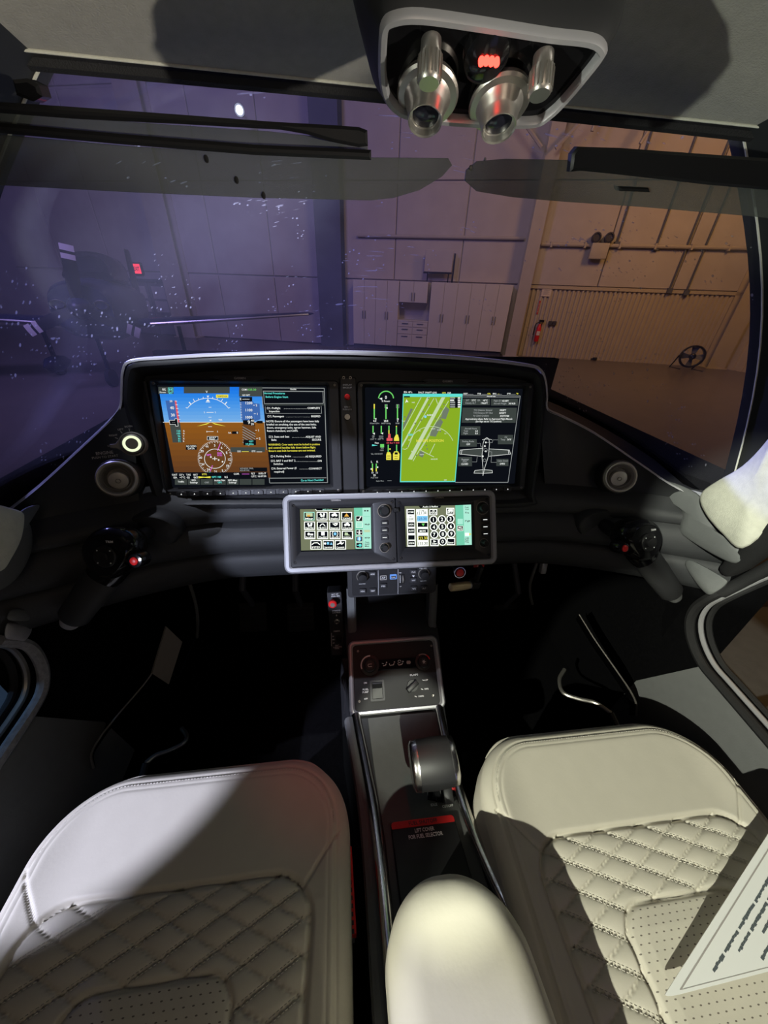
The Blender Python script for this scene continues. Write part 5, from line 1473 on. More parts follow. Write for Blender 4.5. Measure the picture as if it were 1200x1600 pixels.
p.rect(722, 320, 776, 374, 'e_mint2'); p.rect(720, 388, 778, 438, 'e_black'); p.frame(720, 388, 778, 438, 3, 'e_bwhite'); p.text(749, 404, 14, 'MIC', 'e_bwhite'); p.text(749, 424, 14, 'MUTE', 'e_bwhite', width=44)
for y, s_ in ((206, 'Push'), (226, 'Vol'), (258, 'Sq'), (340, 'Pg'), (510, 'COM'), (528, 'Push'), (546, 'Freq')):
    p.text(814, y, 15, s_, 'e_dgrey', width=36)
p.rect(796, 458, 836, 488, 'e_bwhite'); p.poly([(836, 460), (860, 470), (836, 482)], 'e_yellow'); p.poly([(832, 332), (848, 340), (832, 350)], 'e_dgrey')
p.done(c2, 'keypad_print', 'stuff')

# ================================================================== AUTOPILOT PANEL AND COLUMN BELOW
FAp = Fr((0.10, 0.5575, -0.5405), (1, 0, 0), (0, 0.34, 0.94))
Z7 = lambda x, y: (500 + x / 6, 870 + y / 6)
q = [FAp.uv(*Z7(252, 96)), FAp.uv(*Z7(1088, 72)), FAp.uv(*Z7(1090, 350)), FAp.uv(*Z7(262, 375))]
au0, au1 = (q[0][0] + q[3][0]) / 2, (q[1][0] + q[2][0]) / 2; av0, av1 = (q[2][1] + q[3][1]) / 2, (q[0][1] + q[1][1]) / 2 + 0.012
g = thing('autopilot_panel', 'black autopilot panel with two knobs and blue lit key below the touch controllers', 'control panel', FAp.p((au0 + au1) / 2, av0, -0.02))
m_ = MB(); m_.plate(FAp, rrect(au0, av0, au1, av1, 0.008), -0.05, 0.0, 0.0015); obj('panel_body', m_, 'key', g)
for i, (xa, xb) in enumerate(((300, 540), (552, 724), (736, 1085))):
    a = FAp.uv(*Z7(xa, 220))[0]; b = FAp.uv(*Z7(xb, 220))[0]
    m_ = MB(); m_.plate(FAp, rrect(a, av0 + 0.005, b, av1 - 0.003, 0.003), -0.002, 0.002, 0.0008); obj('key_plate', m_, 'bezel', g)
for xa in (546, 730):
    a = FAp.uv(*Z7(xa, 220))[0]; m_ = MB(); m_.box(FAp, a - 0.0008, a + 0.0008, av0 + 0.004, av1 - 0.002, 0, 0.0028); obj('divider', m_, 'silver', g, smooth=0)
for (x, y) in ((398, 198), (980, 172)):
    a, b = FAp.uv(*Z7(x, y), 0.01)
    m_ = MB(); m_.lathe(FAp.at(a, b, 0.002), [(0.0105, 0), (0.010, 0.012), (0.009, 0.0145), (0.001, 0.015)], 26); k_ = obj('knob', m_, 'black', g)
    m_ = MB(); m_.ring(FAp.at(a, b, 0.002), [(circ(0.0125, 26), 0), (circ(0.0125, 26), 0.0015), (circ(0.0112, 26), 0.0015), (circ(0.0112, 26), 0)]); obj('knob_ring', m_, 'steel', k_)
for (x, y, s_) in ((492, 160, 'HDG'), (400, 320, 'HDG'), (496, 316, 'NAV'), (594, 194, 'AP'), (594, 272, 'FD'), (688, 189, 'LVL'), (876, 140, 'FLC'), (876, 218, 'VNV'), (880, 296, 'VS'), (976, 292, 'ALT')):
    a, b = FAp.uv(*Z7(x, y), 0.004); lv = s_ == 'LVL'
    m_ = MB(); m_.box(FAp, a - 0.0075, a + 0.0075, b - 0.0055, b + 0.0055, 0.001, 0.0055, 0.001, 1); k_ = obj('mode_key', m_, 'e_ap' if lv else 'key', g)
    if lv: m_ = MB(); m_.box(FAp, a - 0.005, a + 0.005, b - 0.003, b + 0.003, 0.0055, 0.0058); obj('key_face', m_, 'black', k_, smooth=0)
    m_ = MB(); text(m_, FAp, a, b, 0.0034, s_, w=0.006, width=0.0085); obj('key_legend', m_, 'white_print', k_, smooth=0)
    if s_ == 'AP': m_ = MB(); m_.ring(FAp, [(rrect(a - 0.0072, b - 0.0052, a + 0.0072, b + 0.0052, 0.001), 0.0056), (rrect(a - 0.0058, b - 0.0038, a + 0.0058, b + 0.0038, 0.001), 0.0058)]); obj('key_border', m_, 'grey_print', k_, smooth=0)
tx = MB()
for (x, y, s_, h_) in ((390, 130, 'HDG', 20), (968, 103, 'ALT SEL', 18), (396, 254, 'PUSH SYNC', 10), (970, 226, 'PUSH SYNC', 10), (752, 150, 'DN', 12), (755, 278, 'UP', 12)):
    a, b = FAp.uv(*Z7(x, y), 0.002); text(tx, FAp, a, b, h_ / 6 * 0.001 * 1.15, s_, w=0.0023)
a, b = FAp.uv(*Z7(876, 180), 0.002); tx.add([FAp.p(a - 0.003, b + 0.0015, 0.0024), FAp.p(a + 0.003, b + 0.0015, 0.0024), FAp.p(a, b - 0.003, 0.0024)], [(2, 1, 0)])
obj('printed_legend', tx, 'white_print', g, smooth=0, kind='stuff')
a, b = FAp.uv(*Z7(778, 212), 0.004)
m_ = MB(); m_.box(FAp, a - 0.004, a + 0.004, b - 0.012, b + 0.012, 0.0, 0.003, 0.001, 1); obj('wheel_slot', m_, 'black', g)
m_ = MB(); m_.lathe(Fr(FAp.p(a - 0.002, b, -0.003), FAp.V, FAp.N), [(0.010, 0.0), (0.0108, 0.0006), (0.0108, 0.0036), (0.010, 0.0042)], 28); obj('pitch_wheel', m_, 'steel', g)
a2, b2 = FAp.uv(*Z7(752, 212), 0.004); m_ = MB(); m_.box(FAp, a2 - 0.0006, a2 + 0.0006, b2 - 0.009, b2 + 0.009, 0.002, 0.0024); obj('pitch_scale', m_, 'white_print', g, smooth=0)

# ================================================================== CENTRE CONSOLE
FH = Fr((0.0975, 0.441, -0.6975), (1, 0, 0), (0, 0.118, 0.075))
con = thing('center_console', 'black centre console with silver side rails between the two seats', 'console', (0.1, 0.2, FLZ))
Z8 = lambda x, y: (530 + x / 6.667, 980 + y / 6.667)
q = [FH.uv(*Z8(95, 150)), FH.uv(*Z8(1045, 80)), FH.uv(*Z8(1080, 860)), FH.uv(*Z8(105, 870))]
hu0, hu1 = (q[0][0] + q[3][0]) / 2, (q[1][0] + q[2][0]) / 2; hv0, hv1 = (q[2][1] + q[3][1]) / 2, (q[0][1] + q[1][1]) / 2
# posts joining the autopilot panel and the console
for (x0, x1, mat) in ((-0.004, 0.016, 'vinyl_grey'), (0.186, 0.205, 'vinyl_grey')):
    m_ = MB(); rows = []
    for (y, z) in ((0.56, -0.56), (0.545, -0.60), (0.53, -0.66), (0.50, -0.70)):
        rows.append([Vector((x0, y + 0.03, z - 0.02)), Vector((x0, y + 0.004, z)), Vector((x0 + 0.004, y, z)), Vector((x1 - 0.004, y, z)), Vector((x1, y + 0.004, z)), Vector((x1, y + 0.03, z - 0.02))])
    m_.loft(rows, True, True, True); obj('upright_post', m_, mat, con, smooth=40)
m_ = MB(); m_.box(Fr((0.1, 0.60, -0.62), (1, 0, 0), (0, 0, 1)), -0.10, 0.10, -0.12, 0.10, -0.01, 0.0); obj('recess_back', m_, 'black', con)
# lower body
sec = [(0.62, -0.655, -0.012, 0.212), (0.50, -0.672, -0.008, 0.206), (0.385, -0.748, -0.004, 0.198), (0.30, -0.742, 0.010, 0.188), (0.22, -0.722, 0.022, 0.182), (0.12, -0.682, 0.030, 0.182), (0.0, -0.64, 0.034, 0.182), (-0.3, -0.60, 0.034, 0.182)]
L = []
for y, z, x0, x1 in sec:
    L.append([Vector((x0 - 0.02, y, FLZ)), Vector((x0 - 0.005, y, z - 0.03)), Vector((x0, y, z)), Vector((x0 + 0.01, y, z + 0.004)), Vector((x1 - 0.01, y, z + 0.004)), Vector((x1, y, z)), Vector((x1 + 0.005, y, z - 0.03)), Vector((x1 + 0.02, y, FLZ))])
m_ = MB(); m_.loft(L, True, True, True); obj('console_body', m_, 'vinyl_smooth', con, smooth=30)


def ctop(y):
    for (y0, z0, *_), (y1, z1, *_) in zip(sec[:-1], sec[1:]):
        if y1 <= y <= y0:
            f = (y0 - y) / (y0 - y1); return z0 + (z1 - z0) * f
    return sec[-1][1]


# top cover plate
m_ = MB(); rows = []
for k in range(14):
    y = 0.372 - k * 0.026; z = ctop(y) + 0.007
    x0 = 0.022 + 0.012 * min(1, k / 8) + 0.008; x1 = 0.176 + 0.0 * k
    rows.append([Vector((x0, y, z - 0.006)), Vector((x0 + 0.002, y, z)), Vector(((x0 + x1) / 2, y, z + 0.002)), Vector((x1 - 0.002, y, z)), Vector((x1, y, z - 0.006))])
m_.grid(rows); obj('top_plate', m_, 'console_top', con, smooth=50)
# rails
rl = [PZ(556, 1118, -0.735), PZ(562, 1150, -0.724), PZ(572, 1200, -0.712), PZ(583, 1260, -0.695), PZ(592, 1330, -0.675), PZ(602, 1420, -0.65), PZ(612, 1520, -0.63), PZ(622, 1620, -0.61)]
rr2 = [PZ(686, 1106, -0.735), PZ(693, 1140, -0.724), PZ(706, 1195, -0.714), PZ(722, 1250, -0.70), PZ(742, 1305, -0.685), PZ(766, 1360, -0.668), PZ(790, 1410, -0.65), PZ(850, 1520, -0.62)]
m_ = MB(); m_.tube(cr(rl, 4), 0.0085, 12); obj('side_rail', m_, 'chrome', con)
m_ = MB(); m_.tube(cr(rr2, 4), 0.0085, 12); obj('side_rail', m_, 'chrome', con)
m_ = MB(); m_.tube([p + Vector((-0.014, 0, -0.016)) for p in cr(rl, 4)], 0.010, 8); obj('side_pad', m_, 'vinyl_grey', con)

# climate panel
g = thing('climate_panel', 'black climate and flap control panel in a rounded silver frame', 'control panel', FH.p((hu0 + hu1) / 2, hv0, -0.02))
ro = rrect(hu0, hv0 - 0.004, hu1, hv1, 0.014, 7); ri = rrect(hu0 + 0.010, hv0 + 0.004, hu1 - 0.011, hv1 - 0.0095, 0.008, 7)
m_ = MB(); m_.ring(FH, [(ro, -0.03), (ro, 0.002), (inset(ro, 0.003), 0.006), (inset(ro, 0.007), 0.006), (ri, 0.002), (ri, -0.004)]); obj('frame', m_, 'silver', g, smooth=35)
m_ = MB(); m_.plate(FH, ri, -0.03, -0.0005); obj('face', m_, 'panel_black', g)


def h8(x, y, w=0.0): return FH.uv(*Z8(x, y), w)


a, b = h8(400, 300); a2, b2 = h8(800, 445)
lb = [h8(250, 320), h8(860, 290), h8(905, 420), h8(820, 440), h8(390, 460), h8(300, 470)]
m_ = MB(); m_.plate(FH, rrect(h8(360, 380)[0], h8(560, 440)[1], h8(850, 380)[0], h8(560, 330)[1], 0.004), -0.001, 0.003, 0.001); obj('mode_bar', m_, 'black_gloss', g)
for (x, y, r, nm, mat, a0, a1) in ((320, 395, 0.0148, 'fan_dial', 'e_grey', 85, 200), (878, 360, 0.0125, 'temperature_dial', 'e_lblue', 15, 120)):
    a, b = h8(x, y, 0.008); F3 = FH.at(a, b, 0.0)
    m_ = MB(); m_.lathe(F3, [(r * 1.45, 0), (r * 1.4, 0.003), (r * 1.15, 0.0035), (r * 1.0, 0.004), (r * 0.92, 0.012), (r * 0.7, 0.0135), (r * 0.62, 0.012), (0.001, 0.012)], 30); k_ = obj(nm, m_, 'vinyl_smooth', g)
    m_ = MB(); pts = []
    for i in range(17):
        t = math.radians(a0 + (a1 - a0) * i / 16); pts.append(t)
    m_.grid([[F3.p(r * 1.36 * math.cos(t), r * 1.36 * math.sin(t), 0.0037) for t in pts], [F3.p(r * 1.18 * math.cos(t), r * 1.18 * math.sin(t), 0.0037) for t in pts]])
    obj('scale_arc', m_, 'white_print' if nm == 'fan_dial' else 'grey_print', k_, smooth=0)
    if nm == 'temperature_dial':
        m_ = MB(); p2 = [math.radians(15 + 42 * i / 8) for i in range(9)]
        m_.grid([[F3.p(r * 1.37 * math.cos(t), r * 1.37 * math.sin(t), 0.0039) for t in p2], [F3.p(r * 1.17 * math.cos(t), r * 1.17 * math.sin(t), 0.0039) for t in p2]]); obj('warm_arc', m_, 'red_paint', k_, smooth=0)
        m_ = MB()
        for i in range(3):
            F4 = F3.at(0, 0, 0.0124, i * math.pi / 3); m_.box(F4, -0.0042, 0.0042, -0.0005, 0.0005, 0, 0.0003)
        obj('snowflake_mark', m_, 'white_print', k_, smooth=0)
    else:
        m_ = MB(); m_.tube([F3.p(*q_, 0.0126) for q_ in ((0.004, 0.002), (-0.003, 0.002), (-0.0045, 0.0), (-0.003, -0.003), (0.004, -0.003))], 0.0007, 5); obj('recirculation_mark', m_, 'white_print', k_)
p = Print(FH, 530, 980, 6.667, 0.0032)
for k, x in enumerate((468, 550, 638)):
    y = 384 - k * 5
    p.disc(x + 24, y - 16, 7, 'white_print', 10); p.line([(x + 20, y - 2), (x + 12, y + 14), (x - 12, y + 18)], 9, 'white_print')
    if k != 1: p.line([(x - 24, y - 8), (x - 4, y - 2)], 6, 'white_print')
    if k >= 1: p.line([(x - 30, y), (x - 22, y + 20), (x - 10, y + 22)], 6, 'white_print')
    if k == 2: p.arc(x - 12, y - 14, 16, 0, 180, 5, 'white_print')
p.poly([(698, 366), (704, 350), (736, 350), (744, 366), (736, 384), (704, 384)], 'grey_print')
p.w = 0.0001
for x, y, s_, h_, w_ in ((272, 580, 'ON', 16, 30), (276, 648, 'FUEL', 18, 62), (274, 676, 'PUMP', 18, 62), (278, 746, 'OFF', 16, 36), (780, 496, 'FLAPS', 18, 84), (908, 550, 'UP', 16, 34), (910, 642, '50%', 16, 44), (854, 718, '100%', 16, 56)):
    p.text(x, y, h_, s_, 'white_print', width=w_)
for x, y in ((880, 552), (866, 646), (800, 722)): p.line([(x - 14, y - 4), (x + 8, y + 4)], 7, 'white_print')
p.done(g, 'printed_legend', 'stuff')
a0_, b0_ = h8(328, 775); a1_, b1_ = h8(464, 545)
m_ = MB(); m_.ring(FH, [(rrect(a0_, b0_, a1_, b1_, 0.002), -0.001), (rrect(a0_, b0_, a1_, b1_, 0.002), 0.003), (rrect(a0_ + 0.004, b0_ + 0.004, a1_ - 0.004, b1_ - 0.004, 0.001), 0.003), (rrect(a0_ + 0.004, b0_ + 0.004, a1_ - 0.004, b1_ - 0.004, 0.001), -0.001)]); k_ = obj('switch_guard', m_, 'key', g)
m_ = MB(); bm_ = (b0_ + b1_) / 2; L = []
for u in (a0_ + 0.005, a1_ - 0.005):
    L.append([FH.p(u, b0_ + 0.005, 0.0), FH.p(u, b0_ + 0.005, 0.002), FH.p(u, bm_ + 0.004, 0.003), FH.p(u, b1_ - 0.007, 0.009), FH.p(u, b1_ - 0.005, 0.008), FH.p(u, b1_ - 0.005, 0.0)])
m_.loft(L, True, True, True); obj('fuel_pump_rocker', m_, 'black', g, smooth=20)
a, b = h8(770, 610, 0.01); F3 = FH.at(a, b, 0, math.radians(35))
m_ = MB(); m_.lathe(F3, [(0.012, 0), (0.0115, 0.004), (0.001, 0.004)], 24); k_ = obj('flap_knob', m_, 'black', g)
m_ = MB(); m_.box(F3, -0.016, 0.012, -0.005, 0.005, 0.003, 0.018, 0.002, 2); obj('flap_grip', m_, 'black', k_)
for (x, y) in ((196, 250), (960, 194), (210, 772), (975, 712)):
    a, b = h8(x, y); m_ = MB(); m_.ring(FH.at(a, b, 0), [(circ(0.0024, 12), 0), (circ(0.0022, 12), 0.0008), (circ(0.001, 12), 0.0006), (circ(0.0008, 12), 0)]); obj('screw', m_, 'steel', g)

# alternate air sub-panel
FL = Fr((-0.03, 0.56, -0.66), (1, 0, 0.02), (0, 0.25, 0.97))
q = [FL.uv(*Z7(85, 335)), FL.uv(*Z7(215, 330)), FL.uv(*Z7(218, 895)), FL.uv(*Z7(86, 890))]
lu0, lu1 = (q[0][0] + q[3][0]) / 2, (q[1][0] + q[2][0]) / 2; lv0, lv1 = (q[2][1] + q[3][1]) / 2, (q[0][1] + q[1][1]) / 2
g = thing('alternate_air_panel', 'narrow upright black panel with red pull knob and key switch', 'control panel', FL.p((lu0 + lu1) / 2, lv0, -0.01))
m_ = MB(); m_.plate(FL, rrect(lu0, lv0 - 0.01, lu1, lv1, 0.003), -0.03, 0.0, 0.001); obj('panel_plate', m_, 'key', g)
a, b = FL.uv(*Z7(118, 438), 0.012); F3 = FL.at(a, b)
m_ = MB(); m_.lathe(F3, [(0.004, -0.002), (0.004, 0.008), (0.009, 0.010), (0.0095, 0.016), (0.007, 0.018), (0.004, 0.0175)], 24); k_ = obj('pull_knob', m_, 'red_paint', g)
m_ = MB(); m_.lathe(F3, [(0.0055, 0.0175), (0.005, 0.019), (0.001, 0.019)], 18); obj('knob_button', m_, 'satin', k_)
a, b = FL.uv(*Z7(158, 610), 0.004); F3 = FL.at(a, b)
m_ = MB(); m_.lathe(F3, [(0.0068, 0), (0.0066, 0.004), (0.005, 0.005), (0.003, 0.003), (0.001, 0.003)], 22); k_ = obj('key_lock', m_, 'satin', g)
m_ = MB(); m_.box(F3, -0.003, 0.003, -0.0012, 0.0012, 0.003, 0.0052); obj('key_slot', m_, 'black', k_, smooth=0)
a, b = FL.uv(*Z7(178, 775), 0.003); m_ = MB(); m_.box(FL, a - 0.006, a + 0.007, b - 0.009, b + 0.009, 0, 0.005, 0.001, 1); obj('dimmer_switch', m_, 'black', g)
p = Print(FL, 500, 870, 6, 0.0003)
for x, y, s_, w_ in ((140, 350, 'ALT AIR', 68), (146, 368, 'PULL ON', 76), (154, 504, 'STARTER', 80), (154, 522, 'DISABLE', 74), (158, 696, 'DIMMER', 60), (124, 745, 'HI', 14), (128, 775, 'MED', 22), (128, 806, 'LO', 16), (160, 830, 'SEAT', 36), (165, 845, 'LIGHTS', 78), (162, 858, 'PANEL', 40)):
    p.text(x, y, 12, s_, 'white_print', width=w_)
p.rect(106, 712, 110, 836, 'white_print'); p.rect(150, 540, 160, 556, 'white_print')
p.done(g, 'printed_legend', 'stuff')
# cables hanging beside the console
for k in range(3):
    m_ = MB(); A = PY(536 + k * 3, 1030, 0.47); m_.tube(cr([A, A + Vector((0.004, -0.01, -0.03)), A + Vector((-0.004, -0.01, -0.06)), A + Vector((0.003, -0.02, -0.10)), A + Vector((0.0, -0.03, -0.16))], 5), 0.0035, 6)
    obj('cable', m_, 'rubber', g)

# parking brake handle and red knob under the right controller
A = PY(718, 894, 0.50)
g = thing('red_pull_knob', 'small round red knob under the right touch controller', 'knob', A)
F3 = facing(A, (0, -0.9, 0.3))
m_ = MB(); m_.lathe(F3, [(0.006, -0.05), (0.006, -0.01), (0.0105, -0.008), (0.011, 0.0), (0.009, 0.002), (0.001, 0.002)], 22); obj('knob_body', m_, 'black', g)
m_ = MB(); m_.lathe(F3, [(0.0085, 0.001), (0.0075, 0.0045), (0.001, 0.0055)], 18); obj('knob_cap', m_, 'red_paint', g)
m_ = MB(); m_.ring(F3, [(circ(0.0118, 22), 0.0), (circ(0.0118, 22), 0.003), (circ(0.0104, 22), 0.003), (circ(0.0104, 22), 0.0)]); obj('collar', m_, 'chrome', g)
A = PY(702, 918, 0.50); B = PY(733, 914, 0.51)
g = thing('brake_handle', 'short cream lever handle on a black bracket under the dash', 'lever', B)
d = (B - A).normalized(); F3 = Fr(A, Vector((0, 0, 1)), d.cross(Vector((0, 0, 1))))
F3 = facing(A, d); ln = (B - A).length
m_ = MB(); m_.lathe(F3, [(0.004, 0.0), (0.0085, 0.003), (0.0092, ln * 0.5), (0.0085, ln * 0.9), (0.0075, ln)], 18); obj('grip', m_, 'brass', g)
m_ = MB(); m_.lathe(F3, [(0.0078, ln), (0.0078, ln + 0.004)], 18); obj('collar', m_, 'silver', g)
m_ = MB(); m_.box(F3, -0.010, 0.010, -0.006, 0.012, ln + 0.003, ln + 0.022, 0.002, 1); m_.box(F3, -0.006, 0.006, 0.008, 0.05, ln + 0.01, ln + 0.018, 0.002, 1); obj('bracket', m_, 'black', g)
# small red tag on the lower dash edge
a = PY(748, 884, 0.548); F3 = facing(a, (0, -1, 0.1))
m_ = MB(); m_.box(F3, -0.012, 0.012, -0.003, 0.003, 0.0, 0.0015); g = obj('warning_tag', m_, 'red_print', label='tiny red and white warning tag on the lower dash edge', cat='tag', smooth=0)
m_ = MB(); text(m_, F3, 0, 0, 0.003, 'PULL', w=0.0017); obj('tag_lettering', m_, 'white_print', g, smooth=0)

# throttle
tc = PZ(678, 1192, -0.615)
g = thing('throttle_lever', 'black leather throttle grip with chrome cheeks on the console', 'lever', PZ(682, 1250, -0.70))
FT = facing(tc, (-0.02, -0.35, 0.94), up=(0, 1, 0))
FT = Fr(tc, (1, 0.03, 0), (0, 0.94, 0.35))
tw, th = 0.030, 0.034


def tsec(u, k):
    out = []
    for (v, w) in ((-1, -0.55), (-0.95, 0.25), (-0.7, 0.62), (0, 0.8), (0.7, 0.70), (0.98, 0.35), (1.0, -0.3), (0.7, -0.75), (-0.6, -0.85)):
        out.append(FT.p(u, v * th * k, w * 0.024 * k))
    return out


m_ = MB(); m_.loft([tsec(-tw + 0.004, 0.97), tsec(-tw + 0.008, 1.0), tsec(0, 1.03), tsec(tw - 0.008, 1.0), tsec(tw - 0.004, 0.97)], True, True, True); obj('leather_grip', m_, 'black', g, smooth=60)
for s_ in (-1, 1):
    m_ = MB(); m_.loft([tsec(s_ * (tw - 0.004), 1.0), tsec(s_ * (tw + 0.003), 0.96), tsec(s_ * (tw + 0.006), 0.80)], True, True, True); obj('chrome_cheek', m_, 'chrome', g, smooth=60)
A = FT.p(0.0, -0.015, -0.015); B = PZ(684, 1246, -0.715)
m_ = MB(); m_.tube([A, A.lerp(B, 0.5) + Vector((0, -0.004, 0)), B], [0.009, 0.007, 0.008], 10); obj('stem', m_, 'black_gloss', g)
m_ = MB(); B2 = PZ(700, 1244, -0.70); F3 = facing(B2, (0, -0.4, 0.9)); m_.box(F3, -0.008, 0.008, -0.01, 0.012, -0.01, 0.006, 0.003, 2); obj('friction_catch', m_, 'black', g)
m_ = MB(); B3 = PZ(703, 1228, -0.705); F3 = facing(B3, (0, -0.3, 0.95)); m_.box(F3, -0.014, 0.012, -0.006, 0.006, 0, 0.004, 0.001, 1); obj('red_gate', m_, 'red_print', g)
FC = Fr((0.1, 0.25, ctop(0.25) + 0.0095), (1, 0, 0), (0, 1, -0.28))
p = Print(FC, 570, 1100, 5.0, 0.0006)
p.text(455, 690, 20, 'R', 'white_print'); p.text(540, 788, 20, 'IDLE', 'white_print', width=52); p.text(648, 798, 20, 'CUTOFF', 'white_print', width=88); p.rect(428, 612, 436, 626, 'white_print'); p.line([(482, 650), (500, 740)], 8, 'white_print')
p.done(g, 'printed_legend', 'stuff')
m_ = MB(); pts = [FC.uv(570 + x / 5, 1100 + y / 5) for x, y in ((490, 745), (640, 770), (720, 700), (700, 650), (500, 640))]
m_.plate(FC, pts, -0.003, 0.0008); obj('gate_slot', m_, 'black_gloss', g)

# fuel selector cover
FQ = Fr((0.105, 0.15, ctop(0.15) + 0.010), (1, 0, 0), (0, 1, -0.38))
q = [FQ.uv(609, 1289), FQ.uv(708, 1274), FQ.uv(770, 1392), FQ.uv(622, 1402)]
g = thing('fuel_selector_cover', 'black hinged fuel selector cover with red band and white lettering', 'cover', FQ.p((q[2][0] + q[3][0]) / 2, q[3][1], 0))
fu0, fu1 = q[0][0] + 0.001, q[1][0] - 0.0; fv1 = (q[0][1] + q[1][1]) / 2; fv0 = FQ.uv(640, 1420)[1]
m_ = MB(); m_.plate(FQ, rrect(fu0, fv0, fu1, fv1, 0.006), -0.004, 0.004, 0.0015); obj('lid', m_, 'black', g)
band = rrect(fu0 + 0.001, fv1 - 0.011, fu1 - 0.001, fv1 - 0.001, [0.001, 0.005, 0.005, 0.001])
m_ = MB(); m_.plate(FQ, band, 0.0038, 0.0045); obj('red_band', m_, 'red_print', g)
um = (fu0 + fu1) / 2; tx = MB()
text(tx, FQ, um, fv1 - 0.006, 0.0055, 'FUEL SHUTOFF', w=0.0048, width=0.045)
obj('band_lettering', tx, 'dark_print', g, smooth=0)
tx = MB(); text(tx, FQ, um, fv1 - 0.0165, 0.0052, 'LIFT COVER', w=0.0043, width=0.030); text(tx, FQ, um, fv1 - 0.0245, 0.0052, 'FOR FUEL SELECTOR', w=0.0043, width=0.052)
obj('lid_lettering', tx, 'white_print', g, smooth=0)


# ================================================================== SEATS
def rr_sdf(x, y, hw, y0, y1, r):
    """inside distance (positive) to a rounded rectangle, rounded at the y1 end only"""
    cx = abs(x) - (hw - r); cy = (y - (y1 - r))
    if cx > 0 and cy > 0:
        return r - math.hypot(cx, cy)
    return min(hw - abs(x), y1 - y, y - y0 + 1.0)


